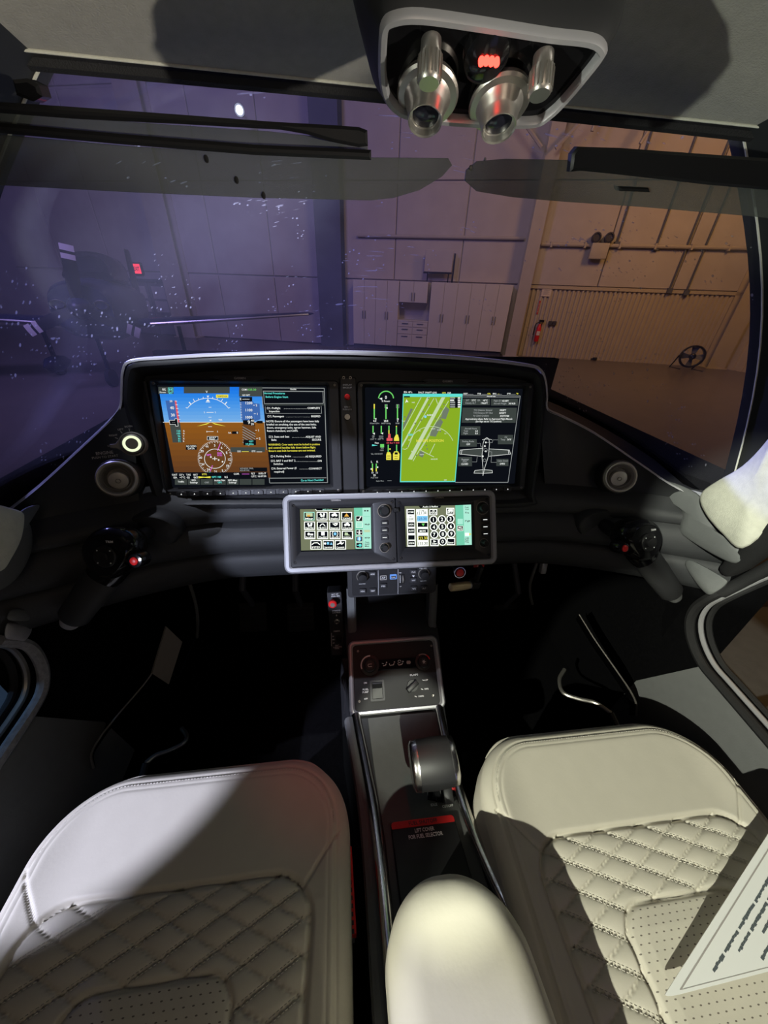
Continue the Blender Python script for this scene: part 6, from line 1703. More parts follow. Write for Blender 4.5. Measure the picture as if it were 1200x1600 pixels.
def make_seat(xc, label, mir):
    yF = 0.264; yB = -0.30; HW = 0.202; RC_ = 0.095; Z0 = -0.605
    seat = thing('pilot_seat', label, 'seat', (xc, 0.0, FLZ), 'front seats')
    NX, NY = 190, 230
    ys = []
    for j in range(NY + 1):
        f = j / NY
        ys.append(yF - (yF - yB) * (f ** 1.35))
    qx = (0.158, 0.131, 0.045)      # quilt half width, front, corner radius
    ix = (0.083, 0.0635, 0.030)     # perforated insert

    def quilt_d(x, y):
        w = qx[0] - 0.02 * max(0, 0.10 - y) / 0.4
        return rr_sdf(x, y, w, yB, qx[1] + 0.02 * (0.0 - abs(x)) * 0, qx[2])

    def ins_d(x, y):
        return rr_sdf(x + (-0.004 if mir < 0 else 0.004) * 0, y, ix[0], yB, ix[1], ix[2])

    def groove(d, wd, dp):
        return -dp * math.exp(-(d / wd) ** 2)
    PU, PV = 0.0295, 0.0130          # diamond half axes

    def zfun(x, y):
        d = rr_sdf(x, y, HW, yB, yF, RC_)
        R = 0.034
        z = Z0
        if d < R:
            t = R - max(d, 0.0); z -= R - math.sqrt(max(0, R * R - t * t))
        # crown and bolsters
        z += 0.012 * max(0, (abs(x) - 0.13) / 0.07) ** 2 * (1 if d > 0.02 else 0.6)
        z -= 0.010 * max(0, (0.13 - y) / 0.4)
        z += groove(d - 0.016, 0.0018, 0.0022) + groove(d - 0.026, 0.0015, 0.0010)
        dq = quilt_d(x, y); di = ins_d(x, y)
        z += groove(dq, 0.0028, 0.006)
        if dq > 0:
            z += 0.003 * min(1, dq / 0.02)
            if di < 0:
                a = (x / PU + (y - qx[1]) / PV) / 2; b = (x / PU - (y - qx[1]) / PV) / 2
                fa = abs(math.sin(math.pi * a)); fb = abs(math.sin(math.pi * b))
                z += 0.0040 * (fa * fb) ** 0.42 - 0.003 - 0.0014 * (math.exp(-(fa / 0.14) ** 2) + math.exp(-(fb / 0.14) ** 2))
            else:
                z += 0.003 * min(1, di / 0.02)
            z += groove(di, 0.0024, 0.005)
        else:
            # diagonal seams from the quilt corner to the bolster edge
            for s_ in (-1, 1):
                ax_, ay_ = s_ * (qx[0] - 0.012), qx[1] - 0.014
                bx_, by_ = s_ * (HW - 0.012), qx[1] + 0.035
                vx, vy = bx_ - ax_, by_ - ay_; t = ((x - ax_) * vx + (y - ay_) * vy) / (vx * vx + vy * vy)
                if 0 <= t <= 1:
                    dd = abs((x - ax_) * vy - (y - ay_) * vx) / math.hypot(vx, vy); z += groove(dd, 0.002, 0.003)
        return z
    V = []; D = []
    for y in ys:
        cy = y - (yF - RC_)
        w = HW if cy <= 0 else HW - RC_ + math.sqrt(max(0, RC_ * RC_ - cy * cy))
        row = []
        for i in range(NX + 1):
            a = -1 + 2 * i / NX
            a = math.copysign(1 - (1 - abs(a)) ** 1.25, a)
            x = a * w; row.append(Vector((xc + x, y, zfun(x, y)))); D.append((x, y))
        V.append(row)
    # analytic-ish normals
    nor = {}
    def nrm(x, y):
        e = 0.0012
        zx = (zfun(x + e, y) - zfun(x - e, y)) / (2 * e); zy = (zfun(x, y + e) - zfun(x, y - e)) / (2 * e)
        return Vector((-zx, -zy, 1)).normalized()
    groups = {'cushion': [], 'quilted_panel': [], 'perforated_insert': []}
    for j in range(NY):
        for i in range(NX):
            x = (V[j][i].x + V[j + 1][i + 1].x) / 2 - xc; y = (V[j][i].y + V[j + 1][i + 1].y) / 2
            k = 'cushion' if quilt_d(x, y) < 0 else ('perforated_insert' if ins_d(x, y) > 0 else 'quilted_panel')
            groups[k].append((j, i))
    for k, cells in groups.items():
        idx = {}; mb = MB(); ns = []
        for (j, i) in cells:
            f_ = []
            for (jj, ii) in ((j + 1, i), (j + 1, i + 1), (j, i + 1), (j, i)):
                if (jj, ii) not in idx:
                    idx[(jj, ii)] = len(mb.v); mb.v.append(V[jj][ii]); q_ = V[jj][ii]; ns.append(nrm(q_.x - xc, q_.y))
                f_.append(idx[(jj, ii)])
            mb.f.append(tuple(f_))
        obj(k, mb, {'cushion': 'leather', 'quilted_panel': 'leather', 'perforated_insert': 'leather_perf'}[k], seat, smooth=60, normals=ns)
    # skirt
    loop = [V[j][0] for j in range(NY, -1, -1)] + V[0][1:-1] + [V[j][NX] for j in range(NY + 1)]
    m_ = MB(); m_.grid([loop, [Vector((xc + (p.x - xc) * 1.004, p.y * 1.002, p.z - 0.03)) for p in loop], [Vector((xc + (p.x - xc) * 0.985, p.y - 0.006, Z0 - 0.13)) for p in loop], [Vector((xc + (p.x - xc) * 0.96, p.y - 0.012, Z0 - 0.15)) for p in loop]])
    obj('side_skirt', m_, 'leather_side', seat, smooth=60)
    # piping on the front edge and stitching
    m_ = MB(); pts = []; rad = []
    for k in range(61):
        x = -0.17 + 0.34 * k / 60
        q_ = max(0, abs(x) - (HW - RC_)); y_ = yF - RC_ + math.sqrt(max(0, RC_ * RC_ - q_ * q_))
        pts.append(Vector((xc + x, y_ + 0.0015, Z0 - 0.036))); rad.append(0.0005 + 0.0035 * min(1, 12 * min(k, 60 - k) / 60))
    m_.tube(pts, rad, 8); obj('front_piping', m_, 'leather_side', seat)
    # stitches along the edge seam, quilt lines
    m_ = MB()

    def stitch(x, y, dx, dy, ln=0.0026):
        z = zfun(x, y) + 0.0003; l = math.hypot(dx, dy); dx /= l; dy /= l
        z2 = zfun(x + dx * ln, y + dy * ln) + 0.0003
        t = Vector((dx * ln, dy * ln, z2 - z)); sd = Vector((-dy, dx, 0)) * 0.0007; c0 = Vector((xc + x, y, z)); up = Vector((0, 0, 0.0006))
        m_.add([c0 - sd, c0 + sd, c0 + up, c0 + t - sd, c0 + t + sd, c0 + t + up], [(0, 2, 5, 3), (1, 4, 5, 2), (0, 1, 2), (3, 5, 4)])
    for dd in (0.0195, ):
        path = []
        r = RC_ - dd; hw = HW - dd
        y = -0.1
        while y < yF - RC_:
            path.append((-hw, y)); y += 0.0043
        n = int(r * math.pi / 2 / 0.0043)
        for k in range(n):
            a = math.pi - (math.pi / 2) * k / n; path.append((-(HW - RC_) + r * math.cos(a), yF - RC_ + r * math.sin(a)))
        x = -(HW - RC_)
        while x < HW - RC_:
            path.append((x, yF - dd)); x += 0.0043
        for k in range(n):
            a = math.pi / 2 - (math.pi / 2) * k / n; path.append(((HW - RC_) + r * math.cos(a), yF - RC_ + r * math.sin(a)))
        y = yF - RC_
        while y > -0.1:
            path.append((hw, y)); y -= 0.0043
        for (x0, y0), (x1, y1) in zip(path[:-1], path[1:]):
            stitch(x0, y0, x1 - x0, y1 - y0)
    # one family of quilt lines is double stitched
    for k in range(-12, 14):
        t = -0.35
        while t < 0.35:
            # line a = k : x/PU + (y-y0)/PV = 2k
            x = t; y = qx[1] + PV * (2 * k - x / PU) * mir if False else qx[1] + PV * (2 * k - x / PU)
            if mir < 0: x = -x
            if quilt_d(x, y) > 0.006 and ins_d(x, y) < -0.004 and y > -0.05:
                dx, dy = (PU, -PV) if mir > 0 else (-PU, -PV)
                for o_ in (-0.0015, 0.0015):
                    l = math.hypot(dx, dy); stitch(x - dy / l * o_, y + dx / l * o_, dx, dy, 0.0022)
            t += 0.0036
    obj('stitching', m_, 'stitch', seat, smooth=0, kind='stuff')
    # base and backrest
    m_ = MB(); m_.box(Fr((xc, 0, 0), (1, 0, 0), (0, 1, 0)), -0.17, 0.17, -0.28, 0.20, FLZ, Z0 - 0.12, 0.01, 1); obj('seat_base', m_, 'black', seat)
    return seat


seatL = make_seat(-0.211, 'cream quilted leather pilot seat on the left of the console', -1)
seatR = make_seat(0.386, 'cream quilted leather seat on the right of the console, brightly lit', 1)
for st, xc, tilt in ((seatL, -0.211, 0.75), (seatR, 0.386, 1.1)):
    F3 = Fr((xc, -0.24, -0.60), (1, 0, 0), (0, -tilt, 1))
    m_ = MB(); L = []
    for v, hw, dp in ((0.0, 0.19, 0.04), (0.15, 0.20, 0.05), (0.35, 0.19, 0.05), (0.5, 0.16, 0.045), (0.56, 0.10, 0.03)):
        L.append([F3.p(u * hw, v, w * dp) for u, w in ((-1, -0.6), (-1, 0.6), (-0.8, 1), (0.8, 1), (1, 0.6), (1, -0.6), (0.8, -1), (-0.8, -1))])
    m_.loft(L, True, True, True); obj('backrest', m_, 'leather', st, smooth=60)
    m_ = MB(); L = []
    for v, hw, dp in ((0.60, 0.09, 0.03), (0.66, 0.12, 0.045), (0.74, 0.12, 0.045), (0.79, 0.09, 0.03)):
        L.append([F3.p(u * hw, v, w * dp) for u, w in ((-1, -0.6), (-1, 0.6), (-0.8, 1), (0.8, 1), (1, 0.6), (1, -0.6), (0.8, -1), (-0.8, -1))])
    m_.loft(L, True, True, True); obj('headrest', m_, 'leather', st, smooth=60)

# armrest between the seats
arm = thing('armrest', 'cream leather centre armrest with rounded front on the console', 'armrest', (0.097, 0.0, -0.64))
AW = 0.066; AY = 0.096; AR = 0.062; AZ = -0.497
m_ = MB(); rows = []; NXa, NYa = 60, 70
for j in range(NYa + 1):
    y = AY - 0.40 * (j / NYa) ** 1.5; cy = y - (AY - AR)
    w = AW if cy <= 0 else AW - AR + math.sqrt(max(0, AR * AR - cy * cy))
    w = max(w, 0.004)
    row = []
    for i in range(NXa + 1):
        a = -1 + 2 * i / NXa; a = math.copysign(1 - (1 - abs(a)) ** 1.4, a)
        x = a * w; d = rr_sdf(x, y, AW, -1, AY, AR); R = 0.030
        z = AZ
        if d < R:
            t = R - max(0, d); z -= 0.9 * (R - math.sqrt(max(0, R * R - t * t)))
        z += 0.05 * min(0, (y - 0.0)) - 0.28 * max(0, y - 0.02) ** 1.5
        row.append(Vector((0.090 + x + 0.10 * min(0.1, max(0, 0.09 - y)) * (0.1 + 0.9 * (a + 1) / 2), y, z)))
    rows.append(row)
m_.grid(rows)
obj('pad_top', m_, 'leather', arm, smooth=60)
loop = [rows[j][0] for j in range(NYa, -1, -1)] + rows[0][1:-1] + [rows[j][NXa] for j in range(NYa + 1)]
m_ = MB(); m_.grid([loop, [p + Vector((0, 0, -0.05)) for p in loop], [Vector((0.1 + (p.x - 0.1) * 0.94, p.y - 0.006, min(p.z - 0.09, -0.61))) for p in loop]])
obj('pad_side', m_, 'leather_side', arm, smooth=60)
m_ = MB(); m_.box(Fr((0.1, -0.15, 0), (1, 0, 0), (0, 1, 0)), -0.05, 0.05, -0.12, 0.14, -0.66, -0.60); obj('arm_bracket', m_, 'black', arm)

# red strap between left seat and console
A = PZ(545, 1322, -0.66); B = PZ(552, 1460, -0.66)
F3 = Fr(A, (B - A), (1, 0, 0)); m_ = MB(); m_.box(F3, 0, (B - A).length, -0.004, 0.004, -0.03, 0.0, 0.001, 1)
g = obj('seat_strap', m_, 'red_print', label='red strap tucked between the left seat and the console', cat='strap')
m_ = MB()
for k in range(12):
    m_.box(F3, 0.006 + k * 0.007, 0.010 + k * 0.007, -0.0015, 0.0015, 0.0, 0.0004)
obj('strap_stitching', m_, 'dark_print', g, smooth=0, kind='stuff')

# ================================================================== SIDE YOKES
def yoke(label, head_px, end_px, red_px, hat_px, y0, sgn, cap_mat):
    Hc = PY(*head_px, y0); E = PY(*end_px, y0 - 0.045)
    nrm = Vector((0.10 * sgn, -0.90, 0.42)).normalized()
    FYk = facing(Hc, nrm)
    g = thing('side_yoke', label, 'control yoke', E, 'side yokes')
    ax = (E - Hc); ax = ax - nrm * ax.dot(nrm) * 0.6; ln = (E - Hc).length
    d = (E - Hc).normalized()
    ud, vd = d.dot(FYk.U), d.dot(FYk.V); ang = math.atan2(vd, ud)
    FD = FYk.at(0, 0, 0, ang)             # U runs down the handle
    # head: domed pod
    L = []
    def pod(k, w, shx=0.0):
        out = []
        for i in range(32):
            t = 2 * math.pi * i / 32; c, s_ = math.cos(t), math.sin(t)
            ru = 0.046 if c < 0 else 0.040; rv = 0.037 + 0.008 * (s_ * sgn if True else 0)
            out.append(FD.p(shx + ru * k * math.copysign(abs(c) ** 0.9, c), rv * k * s_, w))
        return out
    L = [pod(0.55, -0.035), pod(0.85, -0.025), pod(0.98, -0.010), pod(1.0, 0.0), pod(0.97, 0.010), pod(0.88, 0.018), pod(0.78, 0.0215), pod(0.74, 0.0205), pod(0.05, 0.0225)]
    m_ = MB(); m_.loft(L, True, True, True); obj('head', m_, 'black_gloss', g, smooth=50)
    # neck collar and handle
    def hs(t, ru, rv, off=0.0, n=20):
        c0 = FD.p(t, 0, -0.006 + off); dirv = (d * 1.0); U2 = dirv.cross(FYk.N).normalized(); V2 = U2.cross(dirv).normalized()
        base = Hc + d * t + FYk.N * (-0.004 + off)
        return [base + U2 * (ru * math.cos(2 * math.pi * i / n)) + V2 * (rv * math.sin(2 * math.pi * i / n)) for i in range(n)]
    m_ = MB(); m_.loft([hs(0.020, 0.030, 0.018), hs(0.036, 0.0285, 0.018), hs(0.048, 0.025, 0.017)], True, True, True); obj('neck', m_, 'black_gloss', g, smooth=50)
    m_ = MB(); m_.loft([hs(0.046, 0.0255, 0.0178), hs(0.050, 0.0265, 0.0185), hs(0.075, 0.0255, 0.019), hs(ln * 0.72, 0.0235, 0.0185), hs(ln * 0.90, 0.0225, 0.018), hs(ln * 0.94, 0.018, 0.015)], True, True, True); obj('handle', m_, 'vinyl', g, smooth=50)
    m_ = MB(); m_.loft([hs(ln * 0.93, 0.015, 0.012), hs(ln * 1.0, 0.0135, 0.011), hs(ln * 1.03, 0.011, 0.009)], True, True, True); obj('end_cap', m_, cap_mat, g, smooth=50)
    # buttons
    a, b = FYk.uv(*red_px, 0.022); F3 = FYk.at(a, b, 0.0)
    m_ = MB(); m_.lathe(F3, [(0.0115, 0.0), (0.0115, 0.017), (0.010, 0.0205), (0.0065, 0.021), (0.006, 0.0195)], 24); obj('button_well', m_, 'black_gloss', g)
    m_ = MB(); m_.lathe(F3, [(0.0062, 0.019), (0.0060, 0.0225), (0.004, 0.0238), (0.001, 0.024)], 20); obj('disconnect_button', m_, 'red_paint', g)
    a, b = FYk.uv(*hat_px, 0.024); F3 = FYk.at(a, b, 0.0)
    m_ = MB(); m_.lathe(F3, [(0.017, 0.015), (0.0165, 0.0235), (0.015, 0.025), (0.012, 0.0245), (0.0085, 0.0245), (0.008, 0.0285), (0.006, 0.0295), (0.001, 0.029)], 28); k_ = obj('trim_hat', m_, 'black', g)
    m_ = MB()
    for i in range(4):
        t = math.pi / 4 + i * math.pi / 2; m_.lathe(F3.at(0.0132 * math.cos(t), 0.0132 * math.sin(t), 0.0248), [(0.0011, 0), (0.0011, 0.0004)], 8)
    obj('hat_dots', m_, 'white_print', k_, smooth=0, kind='stuff')
    m_ = MB(); text(m_, F3, 0.008, 0.0225, 0.0035, 'TRIM', w=0.0232); obj('trim_lettering', m_, 'white_print', g, smooth=0)
    m_ = MB(); a2, b2 = FYk.uv((red_px[0] + hat_px[0]) / 2, (red_px[1] + hat_px[1]) / 2 + 14, 0.018); m_.box(FYk.at(a2, b2, 0.0, 0.5 * sgn * -1), -0.012, 0.012, -0.0025, 0.0025, 0.008, 0.0205, 0.001, 1); obj('transmit_switch', m_, 'black_gloss', g)
    # shaft into the dash with an oval boot
    B = Vector((Hc.x - 0.01 * sgn, 0.575 + shift(Hc.x - XC)[0], Hc.z - 0.015))
    m_ = MB(); m_.tube([Hc - FYk.N * 0.02, B + Vector((0, 0.03, 0))], [0.014, 0.013], 14); obj('shaft', m_, 'black', g)
    m_ = MB(); m_.lathe(facing(B + Vector((0, -0.005, 0)), (0, -1, 0.05)), [(0.050, -0.03), (0.048, -0.008), (0.044, -0.004), (0.026, -0.002)], 28, 1.0, 0.72); obj('shaft_boot', m_, 'vinyl_smooth', g)


yoke('left side yoke with black domed head and white-tipped grip', (183, 866), (104, 976), (209, 877), (163, 870), 0.455, -1, 'silver')
yoke('right side yoke with black domed head below the right vent', (993, 846), (1058, 934), (977, 857), (1015, 848), 0.455, 1, 'vinyl_grey')

# ================================================================== FOOTWELLS
# map pockets with bent metal rims on the side walls
for sgn, pts, lab in ((-1, [(262, 1010), (232, 1060), (190, 1110), (158, 1150), (143, 1178), (146, 1200)], 'left side map pocket with a thin metal rim in the footwell'), (1, [(905, 960), (930, 1000), (965, 1050), (985, 1080), (994, 1100), (994, 1118)], 'right side map pocket with a thin metal rim in the footwell')):
    x = (XL + 0.07) if sgn < 0 else (XR - 0.07)
    P3 = []
    for i, (a, b) in enumerate(pts):
        z = -0.62 - 0.028 * i; P3.append(PZ(a, b, z))
    g = thing('map_pocket', lab, 'pocket', P3[-1])
    m_ = MB(); m_.tube(cr(P3, 5), [0.0012 + 0.0010 * i / 25 for i in range(26)], 8); obj('pocket_rim', m_, 'steel', g)
    low = [p + Vector((sgn * 0.05, 0.05, -0.06)) for p in cr(P3, 5)]
    if sgn < 0:
        q = [PX(260, 979, -0.33), PX(285, 1003, -0.315), PX(264, 1069, -0.33), PX(238, 1052, -0.345)]; nn = (q[1] - q[0]).cross(q[3] - q[0]).normalized() * 0.004
        m_ = MB(); m_.loft([q, [p + nn for p in q]], True, True, True); obj('brown_pad', m_, 'tan_pad', g, smooth=0)  # unidentified brown footwell rectangle, grouped with the pocket only for a mount
    m_ = MB(); m_.grid([cr(P3, 5), [p.lerp(q_, 0.5) + Vector((0, 0, -0.02)) for p, q_ in zip(cr(P3, 5), low)], low]); obj('pocket_flap', m_, 'carpet', g)
for pts, lab in (([(284, 1138), (292, 1150), (286, 1162), (262, 1174), (244, 1180), (228, 1192)], 'curved metal seat lever in the left footwell'), ([(882, 1046), (874, 1062), (880, 1082), (905, 1092), (930, 1098), (955, 1114)], 'curved metal seat lever in the right footwell')):
    P3 = [PZ(a, b, -0.78 + 0.006 * i) for i, (a, b) in enumerate(pts)]
    g = thing('seat_lever', lab, 'lever', P3[0], 'curved seat levers')
    m_ = MB(); m_.tube(cr(P3, 6), 0.0042, 8); obj('bent_rod', m_, 'satin', g)
    m_ = MB(); m_.tube([P3[-1], P3[-1] + Vector((0, -0.03, -0.01))], 0.006, 8); obj('rod_root', m_, 'black', g)
# rudder pedals
for i, (px, lab) in enumerate(((395, 'left rudder pedal in the dark left footwell'), (470, 'right rudder pedal in the dark left footwell'), (790, 'left rudder pedal in the dark right footwell'), (850, 'right rudder pedal in the dark right footwell'))):
    c = PY(px, 965, 0.82); F3 = facing(c, (0, -0.85, 0.5))
    g = thing('rudder_pedal', lab, 'pedal', c - Vector((0, 0, 0.1)), 'rudder pedals')
    m_ = MB(); m_.box(F3, -0.045, 0.045, -0.05, 0.05, -0.012, 0.0, 0.006, 2); obj('pedal_pad', m_, 'rubber', g)
    for k in range(4):
        m_ = MB(); m_.box(F3, -0.04, 0.04, -0.036 + k * 0.022, -0.030 + k * 0.022, 0.0, 0.003); obj('grip_rib', m_, 'black', g, smooth=0)
    m_ = MB(); m_.tube([F3.p(0, 0.04, -0.01), F3.p(0, 0.12, 0.1), F3.p(0, 0.3, 0.05)], 0.010, 8); obj('pedal_arm', m_, 'beam_dark', g)
for s_ in (-1, 1):
    pts = [(299, 920), (306, 945), (309, 970), (308, 996)] if s_ < 0 else [(830, 905), (828, 918), (829, 932), (832, 944)]
    P3 = [PY(a, b, 0.60) for a, b in pts]; P3 = [Vector((P3[0].x, P3[0].y, -0.505))] + P3
    m_ = MB(); m_.tube(cr(P3, 6), 0.0035, 8)
    g = obj('hanging_hose', m_, 'vinyl_grey', label='thin grey hose hanging under the %s half of the dash' % ('left' if s_ < 0 else 'right'), cat='hose')
m_ = MB(); A = PY(850, 886, 0.58); F3 = facing(A, (0, -1, 0.2)); m_.box(F3, -0.007, 0.007, -0.018, 0.012, -0.01, 0.004, 0.003, 2)
obj('hose_clip', m_, 'silver', label='small pale bracket under the right lower dash', cat='bracket')

# ================================================================== OVERHEAD PANEL
FO = Fr((0.095, 0.32, 0.1155), (1, 0, 0), (0, -0.867, 0.499))
ov = thing('overhead_panel', 'black overhead console with silver bezel, two reading lamps and red light', 'overhead console', FO.p(0, 0, 0))
bz = [(615, 26), (660, 22), (760, 36), (860, 52), (925, 60), (945, 74), (942, 90), (915, 125), (885, 160), (862, 182), (838, 196), (790, 198), (720, 195), (655, 188), (622, 178), (602, 155), (594, 120), (594, 70), (598, 40)]
bz = [FO.uv(x, y) for x, y in bz][::-1]
bz = [(v_.x, v_.y) for v_ in cr([Vector((a, b, 0)) for a, b in bz], 4, True)]
ar = sum(bz[i - 1][0] * bz[i][1] - bz[i][0] * bz[i - 1][1] for i in range(len(bz)))
if ar < 0: bz = bz[::-1]
m_ = MB(); m_.ring(FO, [(bz, -0.01), (inset(bz, -0.001), 0.0), (inset(bz, 0.0005), 0.002), (inset(bz, 0.0028), 0.002), (inset(bz, 0.0040), 0.0), (inset(bz, 0.0040), -0.004)]); obj('bezel', m_, 'silver', ov, smooth=50)
m_ = MB(); m_.loft([[FO.p(u, v, -0.003) for u, v in inset(bz, 0.004)], [FO.p(u, v, -0.004) for u, v in inset(bz, 0.03)]], True, False, True); obj('face_plate', m_, 'black_gloss', ov, smooth=0)
# dropped pod body up to the headliner
cu = sum(a for a, b in bz) / len(bz); cv_ = sum(b for a, b in bz) / len(bz)
L = [[FO.p(u, v, -0.002) for u, v in inset(bz, -0.0005)], [FO.p(u, v, -0.012) for u, v in inset(bz, -0.007)], [FO.p(cu + (u - cu) * 1.22, cv_ + (v - cv_) * 1.12, -0.04) for u, v in bz], [FO.p(cu + (u - cu) * 1.5, cv_ + 0.02 + (v - cv_) * 1.25, -0.09) for u, v in bz]]
m_ = MB(); m_.loft(L, True, False, True); obj('pod_body', m_, 'vinyl_smooth', ov, smooth=60)
for (x, y, tx_, ty) in ((668, 150, 664, 190), (780, 162, 779, 202)):
    c = FO.px(x, y, 0.0); nr = (PY(tx_, ty, c.y - 0.006) - c).normalized(); F3 = facing(c, nr, up=(1, 0, 0))
    s_ = 0.00105 * 20
    m_ = MB(); m_.lathe(F3, [(s_ * 0.9, -0.003), (s_ * 0.95, 0.0), (s_ * 0.9, 0.0015), (s_ * 0.72, 0.002), (s_ * 0.66, 0.004), (s_ * 0.60, 0.0075), (s_ * 0.57, 0.0085), (s_ * 0.55, 0.0135), (s_ * 0.53, 0.0150), (s_ * 0.48, 0.0145), (s_ * 0.45, 0.011), (s_ * 0.2, 0.010)], 36); lm = obj('reading_lamp', m_, 'satin', ov, smooth=35)
    m_ = MB(); m_.lathe(F3, [(s_ * 0.44, 0.0105), (s_ * 0.38, 0.0112), (s_ * 0.05, 0.0115)], 24); obj('lens', m_, 'dark_glass', lm)
for (x, y, tx_, ty) in ((673, 78, 670, 132), (848, 100, 843, 150)):
    a = FO.px(x, y, 0.004); e = FO.px(tx_, ty, 0.018); F3 = facing(a, e - a, up=(1, 0, 0)); ln = (e - a).length; s_ = 0.0068
    m_ = MB(); m_.lathe(F3, [(s_ * 0.85, -0.004), (s_ * 0.9, 0.004), (s_ * 0.9, ln * 0.15), (s_, ln * 0.18), (s_, ln * 0.9), (s_ * 0.85, ln), (0.001, ln)], 24); k_ = obj('dimmer_knob', m_, 'satin', ov, smooth=35)
    m_ = MB()
    for i in range(18):
        t = 2 * math.pi * i / 18; F4 = Fr(F3.p(s_ * math.cos(t), s_ * math.sin(t), 0), F3.U * -math.sin(t) + F3.V * math.cos(t), F3.N)
        m_.box(F4, -0.0004, 0.0004, ln * 0.22, ln * 0.88, -0.0005, 0.0005)
    obj('knurling', m_, 'satin', k_, smooth=0, kind='stuff')
c = FO.px(760, 84, -0.002); F3 = facing(c, FO.N, up=(1, 0, 0))
m_ = MB(); m_.lathe(F3, [(0.014, -0.002), (0.013, 0.003), (0.009, 0.006), (0.001, 0.0075)], 28); dm = obj('red_lamp_dome', m_, 'black_gloss', ov)
m_ = MB()
for (x, y) in ((752, 98), (760, 97), (768, 98), (776, 99)):
    c = FO.px(x, y, 0.007); m_.lathe(facing(c, FO.N, up=(1, 0, 0)), [(0.0017, -0.002), (0.0017, 0.0006), (0.0008, 0.0012)], 10)
obj('red_emitter', m_, 'e_red_lamp', dm, smooth=0)
lamp('red_cabin_light', 'SPOT', FO.px(765, 100, 0.012), (0.01, 0.34, -0.64), 1.5, (1.0, 0.05, 0.03), 0.004, 36, 0.8)

# ================================================================== SUN VISORS
FV = Fr((0.0, 0.42, 0.09), (1, 0, 0), (0, -0.25, 1))


def vpoly(pts): return [FV.uv(x, y) for x, y in pts]


def ccw(p):
    ar = sum(p[i - 1][0] * p[i][1] - p[i][0] * p[i - 1][1] for i in range(len(p))); return p if ar > 0 else p[::-1]


def vbar(path, r0, fl):
    m2 = MB(); m2.tube([FV.px(x, y, w) for x, y, w in path], r0, 10); return m2


g = thing('sun_visor', 'smoked acrylic left sun visor on black bars', 'sun visor', FV.px(300, 250))
pl = [(-60, 205), (200, 228), (400, 240), (575, 246), (700, 247), (706, 258), (690, 276), (655, 297), (615, 309), (580, 313), (400, 309), (200, 300), (-60, 286)]
m_ = MB(); m_.plate(FV, ccw(vpoly(pl)), -0.0015, 0.0015, 0.0004); obj('visor_plate', m_, 'visor_acrylic', g, smooth=0)
pl = [(-60, 172), (200, 190), (420, 205), (575, 222), (575, 236), (400, 226), (200, 212), (-60, 192)]
m_ = MB(); m_.plate(FV, ccw(vpoly(pl)), -0.0045, -0.002, 0.0004); obj('upper_plate', m_, 'visor_acrylic', g, smooth=0)
pts = [(-60, 156), (120, 168), (300, 181), (430, 191), (520, 196), (560, 199), (573, 204), (574, 228), (560, 230), (520, 222), (480, 210), (440, 203), (300, 195), (120, 186), (-60, 172)]
m_ = MB(); m_.plate(FV, ccw(vpoly(pts)), 0.001, 0.010, 0.002); obj('upper_bar', m_, 'black', g)
pts = [(-60, 193), (5, 192), (200, 210), (400, 226), (579, 234), (579, 250), (400, 242), (200, 226), (5, 208), (-60, 208)]
m_ = MB(); m_.plate(FV, ccw(vpoly(pts)), 0.0012, 0.009, 0.002); obj('lower_bar', m_, 'black', g)
m_ = MB(); m_.plate(FV, ccw(vpoly([(28, 126), (50, 124), (68, 134), (74, 152), (60, 160), (34, 150)])), -0.006, 0.008, 0.002); obj('pivot_mount', m_, 'black_gloss', g)
for (x, y) in ((323, 248), (370, 281), (412, 305)):
    m_ = MB(); u, v = FV.uv(x, y); m_.lathe(FV.at(u, v, 0.0012), [(0.0024, 0), (0.0022, 0.001), (0.001, 0.0012)], 12, 0.8, 1.1); obj('rivet', m_, 'black', g)
g = thing('sun_visor', 'smoked acrylic right sun visor on a black bar', 'sun visor', FV.px(960, 280))
pl = [(726, 282), (728, 266), (745, 252), (790, 248), (890, 250), (1000, 262), (1200, 282), (1260, 290), (1240, 345), (1165, 337), (1000, 323), (880, 315), (800, 308), (745, 299)]
m_ = MB(); m_.plate(FV, ccw(vpoly(pl)), -0.0015, 0.0015, 0.0004); obj('visor_plate', m_, 'visor_acrylic', g, smooth=0)
pts = [(884, 268), (887, 240), (896, 229), (960, 231), (1100, 241), (1260, 252), (1260, 302), (1100, 288), (960, 272), (900, 266)]
m_ = MB(); m_.plate(FV, ccw(vpoly(pts)), 0.001, 0.010, 0.002); obj('upper_bar', m_, 'black', g)
m_ = MB(); m_.plate(FV, ccw(vpoly([(964, 291), (1010, 293), (1012, 300), (966, 298)])), -0.006, 0.004, 0.001); obj('bar_clip', m_, 'black', g)
for (x, y, sz) in ((735, 262, 0.0012), (757, 249, 0.0008)):
    m_ = MB(); u, v = FV.uv(x, y); m_.lathe(FV.at(u, v, 0.0012), [(sz * 1.6, 0), (sz, 0.001)], 10); obj('edge_pin', m_, 'chrome', g)

# ================================================================== PILLAR COVERS, STRUT, CARD
def cover(name, pts, xs_, thick, mat, label, cat, sgn):
    P3 = [PX(a, b, x) for (a, b), x in zip(pts, xs_)]
    P3 = cr(P3, 4, True)
    c = sum(P3, Vector()) / len(P3)
    cam_d = -c.normalized()
    L = [[p - cam_d * thick for p in P3], [p for p in P3], [p + (c - p) * 0.05 + cam_d * 0.004 for p in P3], [p + (c - p) * 0.35 + cam_d * 0.008 for p in P3], [p + (c - p) * 0.75 + cam_d * 0.010 for p in P3]]
    m_ = MB(); m_.loft(L, True, True, True)
    return obj(name, m_, mat, label=label, cat=cat, smooth=60)


